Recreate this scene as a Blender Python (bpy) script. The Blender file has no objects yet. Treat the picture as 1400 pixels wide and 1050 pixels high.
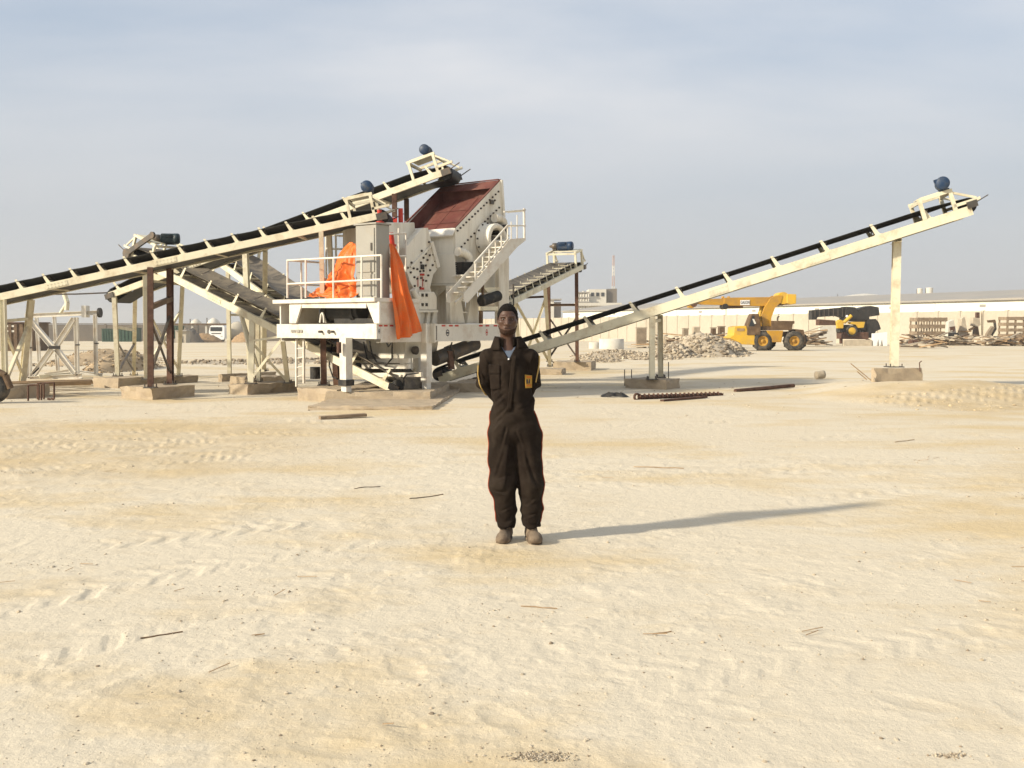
import bpy, bmesh, math, random
import numpy as np
from mathutils import Vector, Matrix

# ---------------------------------------------------------------- camera, sky, sun, exposure
SC = bpy.context.scene
COL = SC.collection
FPX, CX, CY, HOR = 1350.0, 700.0, 525.0, 446.0      # focal length, centre and horizon in photo pixels
CAMZ = 1.62
TILT = math.atan((CY - HOR) / FPX)
cam_d = bpy.data.cameras.new('camera')
cam_d.sensor_width = 36.0
cam_d.lens = 36.0 * FPX / 1400.0
cam_d.clip_start = 0.05
cam_d.clip_end = 6000.0
cam = bpy.data.objects.new('camera', cam_d)
COL.objects.link(cam)
cam.location = (0, 0, CAMZ)
cam.rotation_euler = (math.pi / 2 - TILT, 0, 0)
SC.camera = cam

SUN_DIR = Vector((0.905, 0.425, 0)).normalized()       # the way the light travels over the ground
SUN_EL = math.radians(25.5)
world = bpy.data.worlds.new('World')
SC.world = world
world.use_nodes = True
nt = world.node_tree
nt.nodes.clear()
def wn(t, **k):
    n = nt.nodes.new(t)
    for a, b in k.items():
        setattr(n, a, b)
    return n
w_out = wn('ShaderNodeOutputWorld')
w_bg = wn('ShaderNodeBackground')
w_bg.inputs['Strength'].default_value = 0.05
sky = wn('ShaderNodeTexSky', sky_type='NISHITA')
sky.sun_disc = False
sky.sun_elevation = SUN_EL
sky.sun_rotation = math.atan2(-SUN_DIR.x, -SUN_DIR.y)
sky.air_density = 1.0
sky.dust_density = 2.4
sky.ozone_density = 1.3
tc = wn('ShaderNodeTexCoord')
sep = wn('ShaderNodeSeparateXYZ')
nt.links.new(tc.outputs['Generated'], sep.inputs[0])
addz = wn('ShaderNodeMath', operation='ADD'); addz.inputs[1].default_value = 0.16
mxz = wn('ShaderNodeMath', operation='MAXIMUM'); mxz.inputs[1].default_value = 0.0
nt.links.new(sep.outputs['Z'], mxz.inputs[0]); nt.links.new(mxz.outputs[0], addz.inputs[0])
dx = wn('ShaderNodeMath', operation='DIVIDE'); dy = wn('ShaderNodeMath', operation='DIVIDE')
nt.links.new(sep.outputs['X'], dx.inputs[0]); nt.links.new(addz.outputs[0], dx.inputs[1])
nt.links.new(sep.outputs['Y'], dy.inputs[0]); nt.links.new(addz.outputs[0], dy.inputs[1])
cmb = wn('ShaderNodeCombineXYZ')
nt.links.new(dx.outputs[0], cmb.inputs['X']); nt.links.new(dy.outputs[0], cmb.inputs['Y'])
cmap = wn('ShaderNodeMapping')
cmap.inputs['Scale'].default_value = (0.5, 0.8, 1)
cmap.inputs['Rotation'].default_value = (0, 0, -0.157)
cmap.inputs['Location'].default_value = (-1.36, -1.873, 0)
nt.links.new(cmb.outputs[0], cmap.inputs['Vector'])
cn1 = wn('ShaderNodeTexNoise'); cn1.inputs['Scale'].default_value = 1.0
cn1.inputs['Detail'].default_value = 7; cn1.inputs['Roughness'].default_value = 0.52; cn1.inputs['Distortion'].default_value = 0.15
nt.links.new(cmap.outputs[0], cn1.inputs['Vector'])
cr = wn('ShaderNodeValToRGB')
cr.color_ramp.elements[0].position = 0.34; cr.color_ramp.elements[0].color = (0, 0, 0, 1)
cr.color_ramp.elements[1].position = 0.74; cr.color_ramp.elements[1].color = (1, 1, 1, 1)
nt.links.new(cn1.outputs['Fac'], cr.inputs['Fac'])
cmul = wn('ShaderNodeMath', operation='MULTIPLY'); cmul.inputs[1].default_value = 0.85
nt.links.new(cr.outputs['Color'], cmul.inputs[0])
veil = wn('ShaderNodeMixRGB'); veil.inputs['Fac'].default_value = 0.78      # even high haze over the whole dome
veil.inputs['Color2'].default_value = (2.9, 3.4, 4.05, 1)
nt.links.new(sky.outputs['Color'], veil.inputs['Color1'])
clouds = wn('ShaderNodeMixRGB'); clouds.inputs['Color2'].default_value = (5.8, 5.6, 5.45, 1)
lowf = wn('ShaderNodeMapRange'); lowf.inputs['From Min'].default_value = 0.02; lowf.inputs['From Max'].default_value = 0.26
nt.links.new(mxz.outputs[0], lowf.inputs['Value'])                # cirrus thins out in the dust near the horizon
cf2 = wn('ShaderNodeMath', operation='MULTIPLY'); nt.links.new(cmul.outputs[0], cf2.inputs[0]); nt.links.new(lowf.outputs[0], cf2.inputs[1])
nt.links.new(cf2.outputs[0], clouds.inputs['Fac'])
nt.links.new(veil.outputs[0], clouds.inputs['Color1'])
dustf = wn('ShaderNodeMapRange'); dustf.inputs['From Min'].default_value = 0.0; dustf.inputs['From Max'].default_value = 0.30
dustf.inputs['To Min'].default_value = 0.85; dustf.inputs['To Max'].default_value = 0.0; dustf.interpolation_type = 'SMOOTHSTEP'
nt.links.new(mxz.outputs[0], dustf.inputs['Value'])
dust = wn('ShaderNodeMixRGB'); dust.inputs['Color2'].default_value = (3.65, 3.66, 3.68, 1)   # grey dust low over the desert, all round
nt.links.new(dustf.outputs[0], dust.inputs['Fac']); nt.links.new(clouds.outputs[0], dust.inputs['Color1'])
nt.links.new(dust.outputs[0], w_bg.inputs['Color'])
nt.links.new(w_bg.outputs[0], w_out.inputs['Surface'])

sun_d = bpy.data.lights.new('sun', 'SUN')
sun_d.energy = 1.9
sun_d.angle = math.radians(3.2)
sun_d.color = (1.0, 0.90, 0.72)
sun = bpy.data.objects.new('sun', sun_d)
COL.objects.link(sun)
sun_vec = Vector((SUN_DIR.x * math.cos(SUN_EL), SUN_DIR.y * math.cos(SUN_EL), -math.sin(SUN_EL)))
sun.rotation_euler = sun_vec.to_track_quat('-Z', 'Y').to_euler()
sun.location = (-20, -10, 20)

SC.view_settings.view_transform = 'Standard'
SC.view_settings.look = 'None'
SC.view_settings.gamma = 1.0
SC.view_settings.exposure = 1.78
SC.view_settings.use_curve_mapping = False
SC.render.engine = 'CYCLES'
SC.cycles.max_bounces = 6
SC.cycles.use_denoising = True

# ---------------------------------------------------------------- helpers
rng = random.Random(11)
F_CAM = Vector((0, math.cos(TILT), -math.sin(TILT)))
U_CAM = Vector((0, math.sin(TILT), math.cos(TILT)))
EYE = Vector((0, 0, CAMZ))
def ray(px, py):
    return F_CAM + Vector((1, 0, 0)) * ((px - CX) / FPX) + U_CAM * ((CY - py) / FPX)
def P(px, py, Y):                       # the point of the place seen at a photo pixel, Y metres ahead
    d = ray(px, py)
    return EYE + d * (Y / d.y)
def G(px, py, z=0.0):                   # the same on a level z
    d = ray(px, py)
    return EYE + d * ((z - CAMZ) / d.z)
def on_plane(px, py, p0, nrm):
    d = ray(px, py)
    return EYE + d * ((p0 - EYE).dot(nrm) / d.dot(nrm))
def dip(y):                             # the yard falls away gently beyond 60 m
    t = min(max((y - 60.0) / 190.0, 0.0), 1.0)
    return -1.9 * t
def Z(v):
    return Vector((0, 0, v))

class MB:
    """collects shapes into ONE mesh object"""
    def __init__(s):
        s.v = []; s.f = []; s.sm = []; s.mi = []; s.cur = 0
    def add(s, vs, fs, smooth=False):
        b = len(s.v)
        s.v.extend([tuple(p) for p in vs])
        for f in fs:
            s.f.append([b + i for i in f]); s.sm.append(smooth); s.mi.append(s.cur)
        return s
    def hexa(s, c8):                    # bottom 4 ccw, top 4 ccw
        return s.add(c8, [(3, 2, 1, 0), (4, 5, 6, 7), (0, 1, 5, 4), (1, 2, 6, 5), (2, 3, 7, 6), (3, 0, 4, 7)])
    def box(s, c, size, ax=None):
        c = Vector(c); hx, hy, hz = size[0] / 2, size[1] / 2, size[2] / 2
        a, b, n = ax if ax else (Vector((1, 0, 0)), Vector((0, 1, 0)), Vector((0, 0, 1)))
        pts = []
        for k in (-1, 1):
            for i, j in ((-1, -1), (1, -1), (1, 1), (-1, 1)):
                pts.append(c + a * (i * hx) + b * (j * hy) + n * (k * hz))
        return s.hexa(pts)
    def beam(s, p, q, w, h, side=None, off=0.0):
        p = Vector(p); q = Vector(q); d = (q - p).normalized()
        if side is None:
            side = d.cross(Z(1))
            if side.length < 1e-3:
                side = Vector((1, 0, 0))
        side = (side - d * side.dot(d)).normalized()
        up = side.cross(d).normalized()
        c = [p + side * (i * w / 2) + up * (j * h / 2 + off) for i, j in ((-1, -1), (1, -1), (1, 1), (-1, 1))]
        e = [x + (q - p) for x in c]
        return s.hexa([c[0], c[1], c[2], c[3], e[0], e[1], e[2], e[3]])
    def channel(s, p, q, w, h, t=0.012, side=None, back=1):
        """C-section: web on the side the vector `side` points to"""
        p = Vector(p); q = Vector(q); d = (q - p).normalized()
        if side is None:
            side = d.cross(Z(1))
        side = (side - d * side.dot(d)).normalized()
        up = side.cross(d).normalized()
        if up.z < 0: up = -up
        s.beam(p + side * (w / 2 - t / 2), q + side * (w / 2 - t / 2), t, h, side)
        for k in (-1, 1):
            o = up * (k * (h / 2 - t / 2)) - side * (t / 2)
            s.beam(p + o, q + o, w - t, t - 0.001, side)
        return s
    def angle(s, p, q, w, t=0.012, side=None):
        p = Vector(p); q = Vector(q); d = (q - p).normalized()
        if side is None:
            side = d.cross(Z(1))
            if side.length < 1e-3: side = Vector((1, 0, 0))
        side = (side - d * side.dot(d)).normalized(); up = side.cross(d).normalized()
        s.beam(p + side * (w / 2), q + side * (w / 2), t, w, side)
        s.beam(p + up * (w / 2 - t) - side * (t / 2 + .001), q + up * (w / 2 - t) - side * (t / 2 + .001), w - t, t, side)
        return s
    def ibeam(s, p, q, w, h, t=0.014, side=None):
        p = Vector(p); q = Vector(q); d = (q - p).normalized()
        if side is None:
            side = d.cross(Z(1))
            if side.length < 1e-3: side = Vector((1, 0, 0))
        side = (side - d * side.dot(d)).normalized(); up = side.cross(d).normalized()
        s.beam(p, q, t, h - 2 * t, side)
        for k in (-1, 1):
            o = up * (k * (h / 2 - t / 2))
            s.beam(p + o, q + o, w, t, side)
        return s
    def cyl(s, p, q, r, n=16, r2=None, caps=True):
        p = Vector(p); q = Vector(q); d = (q - p).normalized()
        a = d.cross(Z(1))
        if a.length < 1e-3: a = Vector((1, 0, 0))
        a.normalize(); b = d.cross(a)
        r2 = r if r2 is None else r2
        ring = [a * math.cos(2 * math.pi * i / n) + b * math.sin(2 * math.pi * i / n) for i in range(n)]
        A = [p + x * r for x in ring]; B = [q + x * r2 for x in ring]
        s.add(A + B, [(i, (i + 1) % n, n + (i + 1) % n, n + i) for i in range(n)], True)
        if caps:
            s.add(A, [tuple(range(n))[::-1]]); s.add(B, [tuple(range(n))])
        return s
    def lathe(s, p, d, prof, n=20):
        """prof: list of (distance along d, radius)"""
        p = Vector(p); d = Vector(d).normalized(); a = d.cross(Z(1))
        if a.length < 1e-3: a = Vector((1, 0, 0))
        a.normalize(); b = d.cross(a); vs = []; fs = []
        for (t, r) in prof:
            for i in range(n):
                an = 2 * math.pi * i / n
                vs.append(p + d * t + (a * math.cos(an) + b * math.sin(an)) * r)
        for k in range(len(prof) - 1):
            for i in range(n):
                fs.append((k * n + i, k * n + (i + 1) % n, (k + 1) * n + (i + 1) % n, (k + 1) * n + i))
        return s.add(vs, fs, True)
    def tube(s, pts, r, n=8):
        pts = [Vector(p) for p in pts]
        for k in range(len(pts) - 1):
            s.cyl(pts[k], pts[k + 1], r, n)
        return s
    def prism(s, poly, ext):
        """polygon (3-D points in order) pushed along the vector ext"""
        poly = [Vector(p) for p in poly]; n = len(poly); ext = Vector(ext)
        nn = Vector((0, 0, 0))
        for i in range(n):
            nn += poly[i].cross(poly[(i + 1) % n])
        if nn.dot(ext) < 0: poly = poly[::-1]
        vs = poly + [p + ext for p in poly]
        s.add(vs, [tuple(range(n))[::-1], tuple(range(n, 2 * n))] + [(i, (i + 1) % n, n + (i + 1) % n, n + i) for i in range(n)])
        return s
    def sheet(s, grid, thick=None, smooth=True):
        """rows of points -> surface"""
        R_ = len(grid); C_ = len(grid[0])
        vs = [p for row in grid for p in row]
        fs = [(r * C_ + c, r * C_ + c + 1, (r + 1) * C_ + c + 1, (r + 1) * C_ + c) for r in range(R_ - 1) for c in range(C_ - 1)]
        return s.add(vs, fs, smooth)
    def mesh(s, name, org=(0, 0, 0), mats=()):
        me = bpy.data.meshes.new(name)
        o = Vector(org)
        me.from_pydata([(p[0] - o[0], p[1] - o[1], p[2] - o[2]) for p in s.v], [], s.f)
        me.polygons.foreach_set('use_smooth', s.sm)
        for m in mats: me.materials.append(m)
        if len(mats) > 1: me.polygons.foreach_set('material_index', s.mi)
        me.update()
        return me
    def build(s, name, mat, parent=None, bevel=0):
        """mat: a material or a list of them"""
        org = ORG.get(parent.name, Vector((0, 0, 0))) if parent else Vector((0, 0, 0))
        mats = mat if isinstance(mat, (list, tuple)) else [mat]
        o = bpy.data.objects.new(name, s.mesh(name, org, mats))
        COL.objects.link(o)
        if parent:
            o.parent = parent; ORG[o.name] = org
        if bevel:
            m = o.modifiers.new('edge', 'BEVEL'); m.width = bevel; m.segments = 2; m.limit_method = 'ANGLE'
        return o
ORG = {}
def thing(name, label, cat, loc=(0, 0, 0), group=None):
    o = bpy.data.objects.new(name, None)
    COL.objects.link(o)
    o.location = loc; o.empty_display_size = 0.3
    o['label'] = label; o['category'] = cat
    if group: o['group'] = group
    ORG[o.name] = Vector(loc)
    return o
def single(mb, name, mat, label, cat, loc=None, group=None, bevel=0, kind=None):
    """a thing of one mesh, its origin at its base"""
    if loc is None:
        n = len(mb.v)
        loc = (sum(p[0] for p in mb.v) / n, sum(p[1] for p in mb.v) / n, min(p[2] for p in mb.v))
    mats = mat if isinstance(mat, (list, tuple)) else [mat]
    o = bpy.data.objects.new(name, mb.mesh(name, loc, mats))
    COL.objects.link(o); o.location = loc
    if label: o['label'] = label
    if cat: o['category'] = cat
    if group: o['group'] = group
    if kind: o['kind'] = kind
    if bevel:
        m = o.modifiers.new('edge', 'BEVEL'); m.width = bevel; m.segments = 2; m.limit_method = 'ANGLE'
    return o
def part_copy(me, name, parent, mat4):
    """one more piece that shares a mesh; mat4 is in the world, parents only move"""
    o = bpy.data.objects.new(name, me); COL.objects.link(o); o.parent = parent
    m = mat4.copy(); m.translation = m.translation - ORG.get(parent.name, Vector((0, 0, 0)))
    o.matrix_local = m
    return o

# ---------------------------------------------------------------- materials
def material(name, base, rough=0.6, metal=0.0, var=0.18, scale=3.0, dirt=None, dirt_amt=0.0, dirt_scale=1.2, bump=0.0, bump_scale=40.0, streak=False):
    m = bpy.data.materials.new(name); m.use_nodes = True
    t = m.node_tree; N = t.nodes; L = t.links
    b = N['Principled BSDF']
    b.inputs['Roughness'].default_value = rough; b.inputs['Metallic'].default_value = metal
    b.inputs['Specular IOR Level'].default_value = 0.35
    co = N.new('ShaderNodeNewGeometry')
    mp = N.new('ShaderNodeMapping'); L.new(co.outputs['Position'], mp.inputs['Vector'])
    if streak: mp.inputs['Scale'].default_value = (1, 1, 0.18)
    n1 = N.new('ShaderNodeTexNoise'); n1.inputs['Scale'].default_value = scale; n1.inputs['Detail'].default_value = 6; n1.inputs['Roughness'].default_value = 0.65
    L.new(mp.outputs[0], n1.inputs['Vector'])
    r1 = N.new('ShaderNodeMapRange'); r1.inputs['From Min'].default_value = 0.3; r1.inputs['From Max'].default_value = 0.7
    r1.inputs['To Min'].default_value = 1 - var; r1.inputs['To Max'].default_value = 1 + var
    L.new(n1.outputs['Fac'], r1.inputs['Value'])
    mul = N.new('ShaderNodeMixRGB'); mul.blend_type = 'MULTIPLY'; mul.inputs['Fac'].default_value = 1
    mul.inputs['Color1'].default_value = (*base, 1); L.new(r1.outputs[0], mul.inputs['Color2'])
    outc = mul.outputs[0]
    if dirt:
        n2 = N.new('ShaderNodeTexNoise'); n2.inputs['Scale'].default_value = dirt_scale; n2.inputs['Detail'].default_value = 9; n2.inputs['Roughness'].default_value = 0.72
        L.new(mp.outputs[0], n2.inputs['Vector'])
        r2 = N.new('ShaderNodeMapRange'); c = 0.62 - 0.3 * dirt_amt
        r2.inputs['From Min'].default_value = c - 0.06; r2.inputs['From Max'].default_value = c + 0.1
        r2.inputs['To Max'].default_value = min(1.0, 0.45 + 0.55 * dirt_amt)
        L.new(n2.outputs['Fac'], r2.inputs['Value'])
        mx = N.new('ShaderNodeMixRGB'); L.new(r2.outputs[0], mx.inputs['Fac']); L.new(outc, mx.inputs['Color1']); mx.inputs['Color2'].default_value = (*dirt, 1)
        outc = mx.outputs[0]
    L.new(outc, b.inputs['Base Color'])
    if bump:
        nb = N.new('ShaderNodeTexNoise'); nb.inputs['Scale'].default_value = bump_scale; nb.inputs['Detail'].default_value = 6
        L.new(co.outputs['Position'], nb.inputs['Vector'])
        bp = N.new('ShaderNodeBump'); bp.inputs['Strength'].default_value = min(1.0, bump * 10); bp.inputs['Distance'].default_value = 0.02 * bump * 10
        L.new(nb.outputs['Fac'], bp.inputs['Height']); L.new(bp.outputs[0], b.inputs['Normal'])
    return m
SANDC = (0.46, 0.38, 0.27)
M = {}
M['cream'] = material('cream_paint', (0.68, 0.63, 0.475), 0.55, dirt=(0.40, 0.30, 0.18), dirt_amt=0.24, dirt_scale=2.4, var=0.07)
M['white'] = material('white_steel_paint', (0.66, 0.625, 0.55), 0.5, dirt=(0.45, 0.33, 0.22), dirt_amt=0.2, dirt_scale=2.2, var=0.06)
M['machine'] = material('machine_paint', (0.72, 0.68, 0.585), 0.5, dirt=(0.36, 0.28, 0.18), dirt_amt=0.26, dirt_scale=1.6, var=0.08, streak=True)
M['grey'] = material('grey_cabinet_paint', (0.30, 0.285, 0.25), 0.45, dirt=(0.33, 0.27, 0.19), dirt_amt=0.2, dirt_scale=2.0, var=0.06)
M['rust'] = material('rusty_steel', (0.070, 0.034, 0.022), 0.8, dirt=(0.15, 0.08, 0.05), dirt_amt=0.45, dirt_scale=5, var=0.35, bump=0.03)
M['oxide'] = material('red_oxide_paint', (0.105, 0.028, 0.021), 0.75, dirt=(0.16, 0.068, 0.048), dirt_amt=0.4, dirt_scale=1.8, var=0.2)
M['red'] = material('red_paint', (0.45, 0.035, 0.02), 0.45, var=0.1)
M['belt'] = material('black_rubber_belt', (0.018, 0.018, 0.018), 0.6, dirt=(0.05, 0.045, 0.04), dirt_amt=0.2, dirt_scale=3, var=0.2)
M['dusty_belt'] = material('dusty_rubber_belt', (0.10, 0.088, 0.072), 0.75, dirt=(0.20, 0.165, 0.12), dirt_amt=0.5, dirt_scale=3, var=0.2)
M['rubber'] = material('black_rubber', (0.016, 0.016, 0.016), 0.7, dirt=(0.09, 0.075, 0.055), dirt_amt=0.25, dirt_scale=6, var=0.2)
M['tyre'] = material('dusty_tyre_rubber', (0.035, 0.034, 0.032), 0.8, dirt=(0.16, 0.13, 0.095), dirt_amt=0.4, dirt_scale=3, var=0.2, bump=0.04)
M['motor'] = material('blue_motor_paint', (0.012, 0.034, 0.080), 0.5, dirt=(0.09, 0.085, 0.07), dirt_amt=0.2, dirt_scale=6, var=0.2)
M['motor_teal'] = material('teal_motor_paint', (0.010, 0.024, 0.030), 0.5, dirt=(0.07, 0.07, 0.06), dirt_amt=0.2, dirt_scale=6, var=0.2)
M['steel'] = material('dark_steel', (0.085, 0.078, 0.07), 0.5, metal=0.4, dirt=(0.17, 0.12, 0.08), dirt_amt=0.35, dirt_scale=4, var=0.25)
M['bolt'] = material('bolt_steel', (0.06, 0.045, 0.035), 0.6, metal=0.3, var=0.2)
M['concrete'] = material('sandy_concrete', (0.345, 0.275, 0.195), 0.9, dirt=(0.42, 0.34, 0.235), dirt_amt=0.45, dirt_scale=3.5, var=0.16, bump=0.06, bump_scale=30)
M['tarp'] = material('orange_tarpaulin', (0.72, 0.135, 0.015), 0.5, dirt=(0.56, 0.16, 0.04), dirt_amt=0.4, dirt_scale=4, var=0.12)
M['dark'] = material('dark_machinery', (0.022, 0.021, 0.02), 0.55, dirt=(0.075, 0.06, 0.045), dirt_amt=0.3, dirt_scale=5, var=0.3)
M['yellow'] = material('yellow_crane_paint', (0.50, 0.265, 0.025), 0.6, dirt=(0.30, 0.17, 0.055), dirt_amt=0.45, dirt_scale=1.5, var=0.12)
M['bright_yellow'] = material('bright_yellow_paint', (0.66, 0.40, 0.035), 0.55, dirt=(0.42, 0.28, 0.10), dirt_amt=0.35, dirt_scale=1.5, var=0.1)
M['brownpaint'] = material('faded_brown_paint', (0.10, 0.060, 0.032), 0.6, dirt=(0.2, 0.13, 0.07), dirt_amt=0.35, dirt_scale=2, var=0.2)
M['wood'] = material('sunbleached_timber', (0.36, 0.24, 0.13), 0.8, dirt=(0.24, 0.15, 0.08), dirt_amt=0.4, dirt_scale=4, var=0.2)
M['greywood'] = material('grey_scrap_timber', (0.30, 0.225, 0.15), 0.85, dirt=(0.17, 0.12, 0.08), dirt_amt=0.45, dirt_scale=2, var=0.25)
M['rock'] = material('grey_rubble', (0.37, 0.305, 0.22), 0.95, dirt=(0.48, 0.41, 0.31), dirt_amt=0.4, dirt_scale=1.4, var=0.3)
M['wallgrey'] = material('grey_block_wall', (0.155, 0.135, 0.115), 0.9, dirt=(0.21, 0.175, 0.135), dirt_amt=0.4, dirt_scale=0.3, var=0.14)
M['wallbeige'] = material('beige_precast_wall', (0.44, 0.395, 0.315), 0.9, dirt=(0.36, 0.31, 0.24), dirt_amt=0.3, dirt_scale=0.25, var=0.08)
M['whitewall'] = material('white_cladding', (0.80, 0.78, 0.68), 0.7, dirt=(0.66, 0.60, 0.48), dirt_amt=0.2, dirt_scale=0.3, var=0.04)
M['roofgrey'] = material('grey_roof_sheeting', (0.30, 0.28, 0.25), 0.6, dirt=(0.36, 0.32, 0.27), dirt_amt=0.4, dirt_scale=0.2, var=0.08)
M['green'] = material('green_container_paint', (0.022, 0.065, 0.042), 0.55, dirt=(0.08, 0.10, 0.06), dirt_amt=0.25, dirt_scale=0.6, var=0.15)
M['pale'] = material('pale_tank_paint', (0.60, 0.565, 0.49), 0.6, dirt=(0.46, 0.41, 0.33), dirt_amt=0.25, dirt_scale=0.4, var=0.06)
M['truckwhite'] = material('white_truck_paint', (0.80, 0.80, 0.79), 0.3, var=0.04)
M['glass'] = material('dark_window_glass', (0.03, 0.035, 0.04), 0.1, var=0.1)
M['redwhite'] = material('hazed_red_mast_paint', (0.42, 0.30, 0.26), 0.6, var=0.1)  # mast red greyed in the colour itself to imitate distance haze
M['black_print'] = material('dark_print', (0.03, 0.03, 0.04), 0.6, var=0.05)

# ---------------------------------------------------------------- ground
NR = np.random.RandomState(5)
LAT = NR.rand(256, 256)
def vnoise(x, y):
    xi = np.floor(x).astype(np.int64); yi = np.floor(y).astype(np.int64)
    fx = x - xi; fy = y - yi
    fx = fx * fx * fx * (fx * (fx * 6 - 15) + 10); fy = fy * fy * fy * (fy * (fy * 6 - 15) + 10)
    a = LAT[xi & 255, yi & 255]; b = LAT[(xi + 1) & 255, yi & 255]
    c = LAT[xi & 255, (yi + 1) & 255]; d = LAT[(xi + 1) & 255, (yi + 1) & 255]
    return (a * (1 - fx) + b * fx) * (1 - fy) + (c * (1 - fx) + d * fx) * fy
def fbm(x, y, o=4, g=0.5):
    s = 0; a = 1; t = 0
    for k in range(o):
        s = s + a * (vnoise(x * 2 ** k + 17.3 * k, y * 2 ** k + 9.1 * k) - 0.5); t += a; a *= g
    return s / t
def sstep(a, b, x):
    t = np.clip((x - a) / (b - a), 0, 1)
    return t * t * (3 - 2 * t)
def poly_dist(px, py, pts):
    """distance to a polyline (signed) and length along it"""
    best = np.full(px.shape, 1e9); along = np.zeros(px.shape); sgn = np.zeros(px.shape); L0 = 0
    for (ax, ay), (bx, by) in zip(pts[:-1], pts[1:]):
        dx_, dy_ = bx - ax, by - ay; l = math.hypot(dx_, dy_)
        t = np.clip(((px - ax) * dx_ + (py - ay) * dy_) / l ** 2, 0, 1)
        ex = px - ax - t * dx_; ey = py - ay - t * dy_
        d = np.hypot(ex, ey); s = (dx_ * ey - dy_ * ex) / l
        m = d < best
        best = np.where(m, d, best); along = np.where(m, L0 + t * l, along); sgn = np.where(m, s, sgn)
        L0 += l
    return best, along, sgn
def gp(px, py):
    v = G(px, py); return (v.x, v.y)
def bezier_px(p0, p1, p2, n=14):
    a, b, c = gp(*p0), gp(*p1), gp(*p2)
    return [((1 - t) ** 2 * a[0] + 2 * t * (1 - t) * b[0] + t * t * c[0], (1 - t) ** 2 * a[1] + 2 * t * (1 - t) * b[1] + t * t * c[1]) for t in np.linspace(0, 1, n)]

TRACKS = [  # (path, tread width, depth, lug pitch)
    (bezier_px((-60, 626), (170, 622), (345, 590)), 0.5, 0.016, 0.17),
    (bezier_px((-60, 604), (160, 612), (330, 632)), 0.5, 0.016, 0.17),
    (bezier_px((-60, 590), (180, 588), (420, 596)), 0.5, 0.015, 0.16),
    (bezier_px((-80, 642), (120, 650), (330, 622)), 0.5, 0.014, 0.16),
    (bezier_px((-60, 597), (200, 600), (360, 612)), 0.45, 0.014, 0.16),
    (bezier_px((-60, 612), (140, 618), (345, 606)), 0.45, 0.014, 0.16),
    (bezier_px((-60, 634), (180, 640), (350, 610)), 0.45, 0.013, 0.16),
    (bezier_px((-60, 845), (160, 795), (470, 742)), 0.46, 0.020, 0.22),
    (bezier_px((-60, 770), (140, 742), (420, 715)), 0.46, 0.016, 0.22),
    (bezier_px((-60, 930), (200, 850), (480, 785)), 0.46, 0.014, 0.22),
    (bezier_px((1420, 660), (1250, 668), (1040, 695)), 0.44, 0.010, 0.2),
    (bezier_px((1420, 600), (1300, 592), (1120, 600)), 0.55, 0.018, 0.26),
    (bezier_px((1420, 628), (1150, 640), (820, 640)), 0.45, 0.010, 0.22),
    (bezier_px((1420, 530), (1330, 536), (1265, 520)), 0.5, 0.05, 0.4),
    (bezier_px((620, 1000), (900, 900), (1420, 860)), 0.45, 0.008, 0.2),
    (bezier_px((560, 640), (800, 660), (1100, 640)), 0.5, 0.010, 0.24),
    (bezier_px((380, 575), (650, 590), (1000, 575)), 0.6, 0.016, 0.26),
]
FEET = []
for k in range(520):
    yy = 3.0 + 13 * rng.random() ** 1.3; xx = (rng.random() - 0.5) * 1.2 * (yy + 1.5)
    if math.hypot(xx - 0.08, yy - 7.5) < 0.5: continue
    FEET.append((xx, yy, rng.uniform(0, 6.3), rng.uniform(0.001, 0.004)))
BERM = [gp(1208, 557), gp(1300, 553), gp(1480, 548)]

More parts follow.
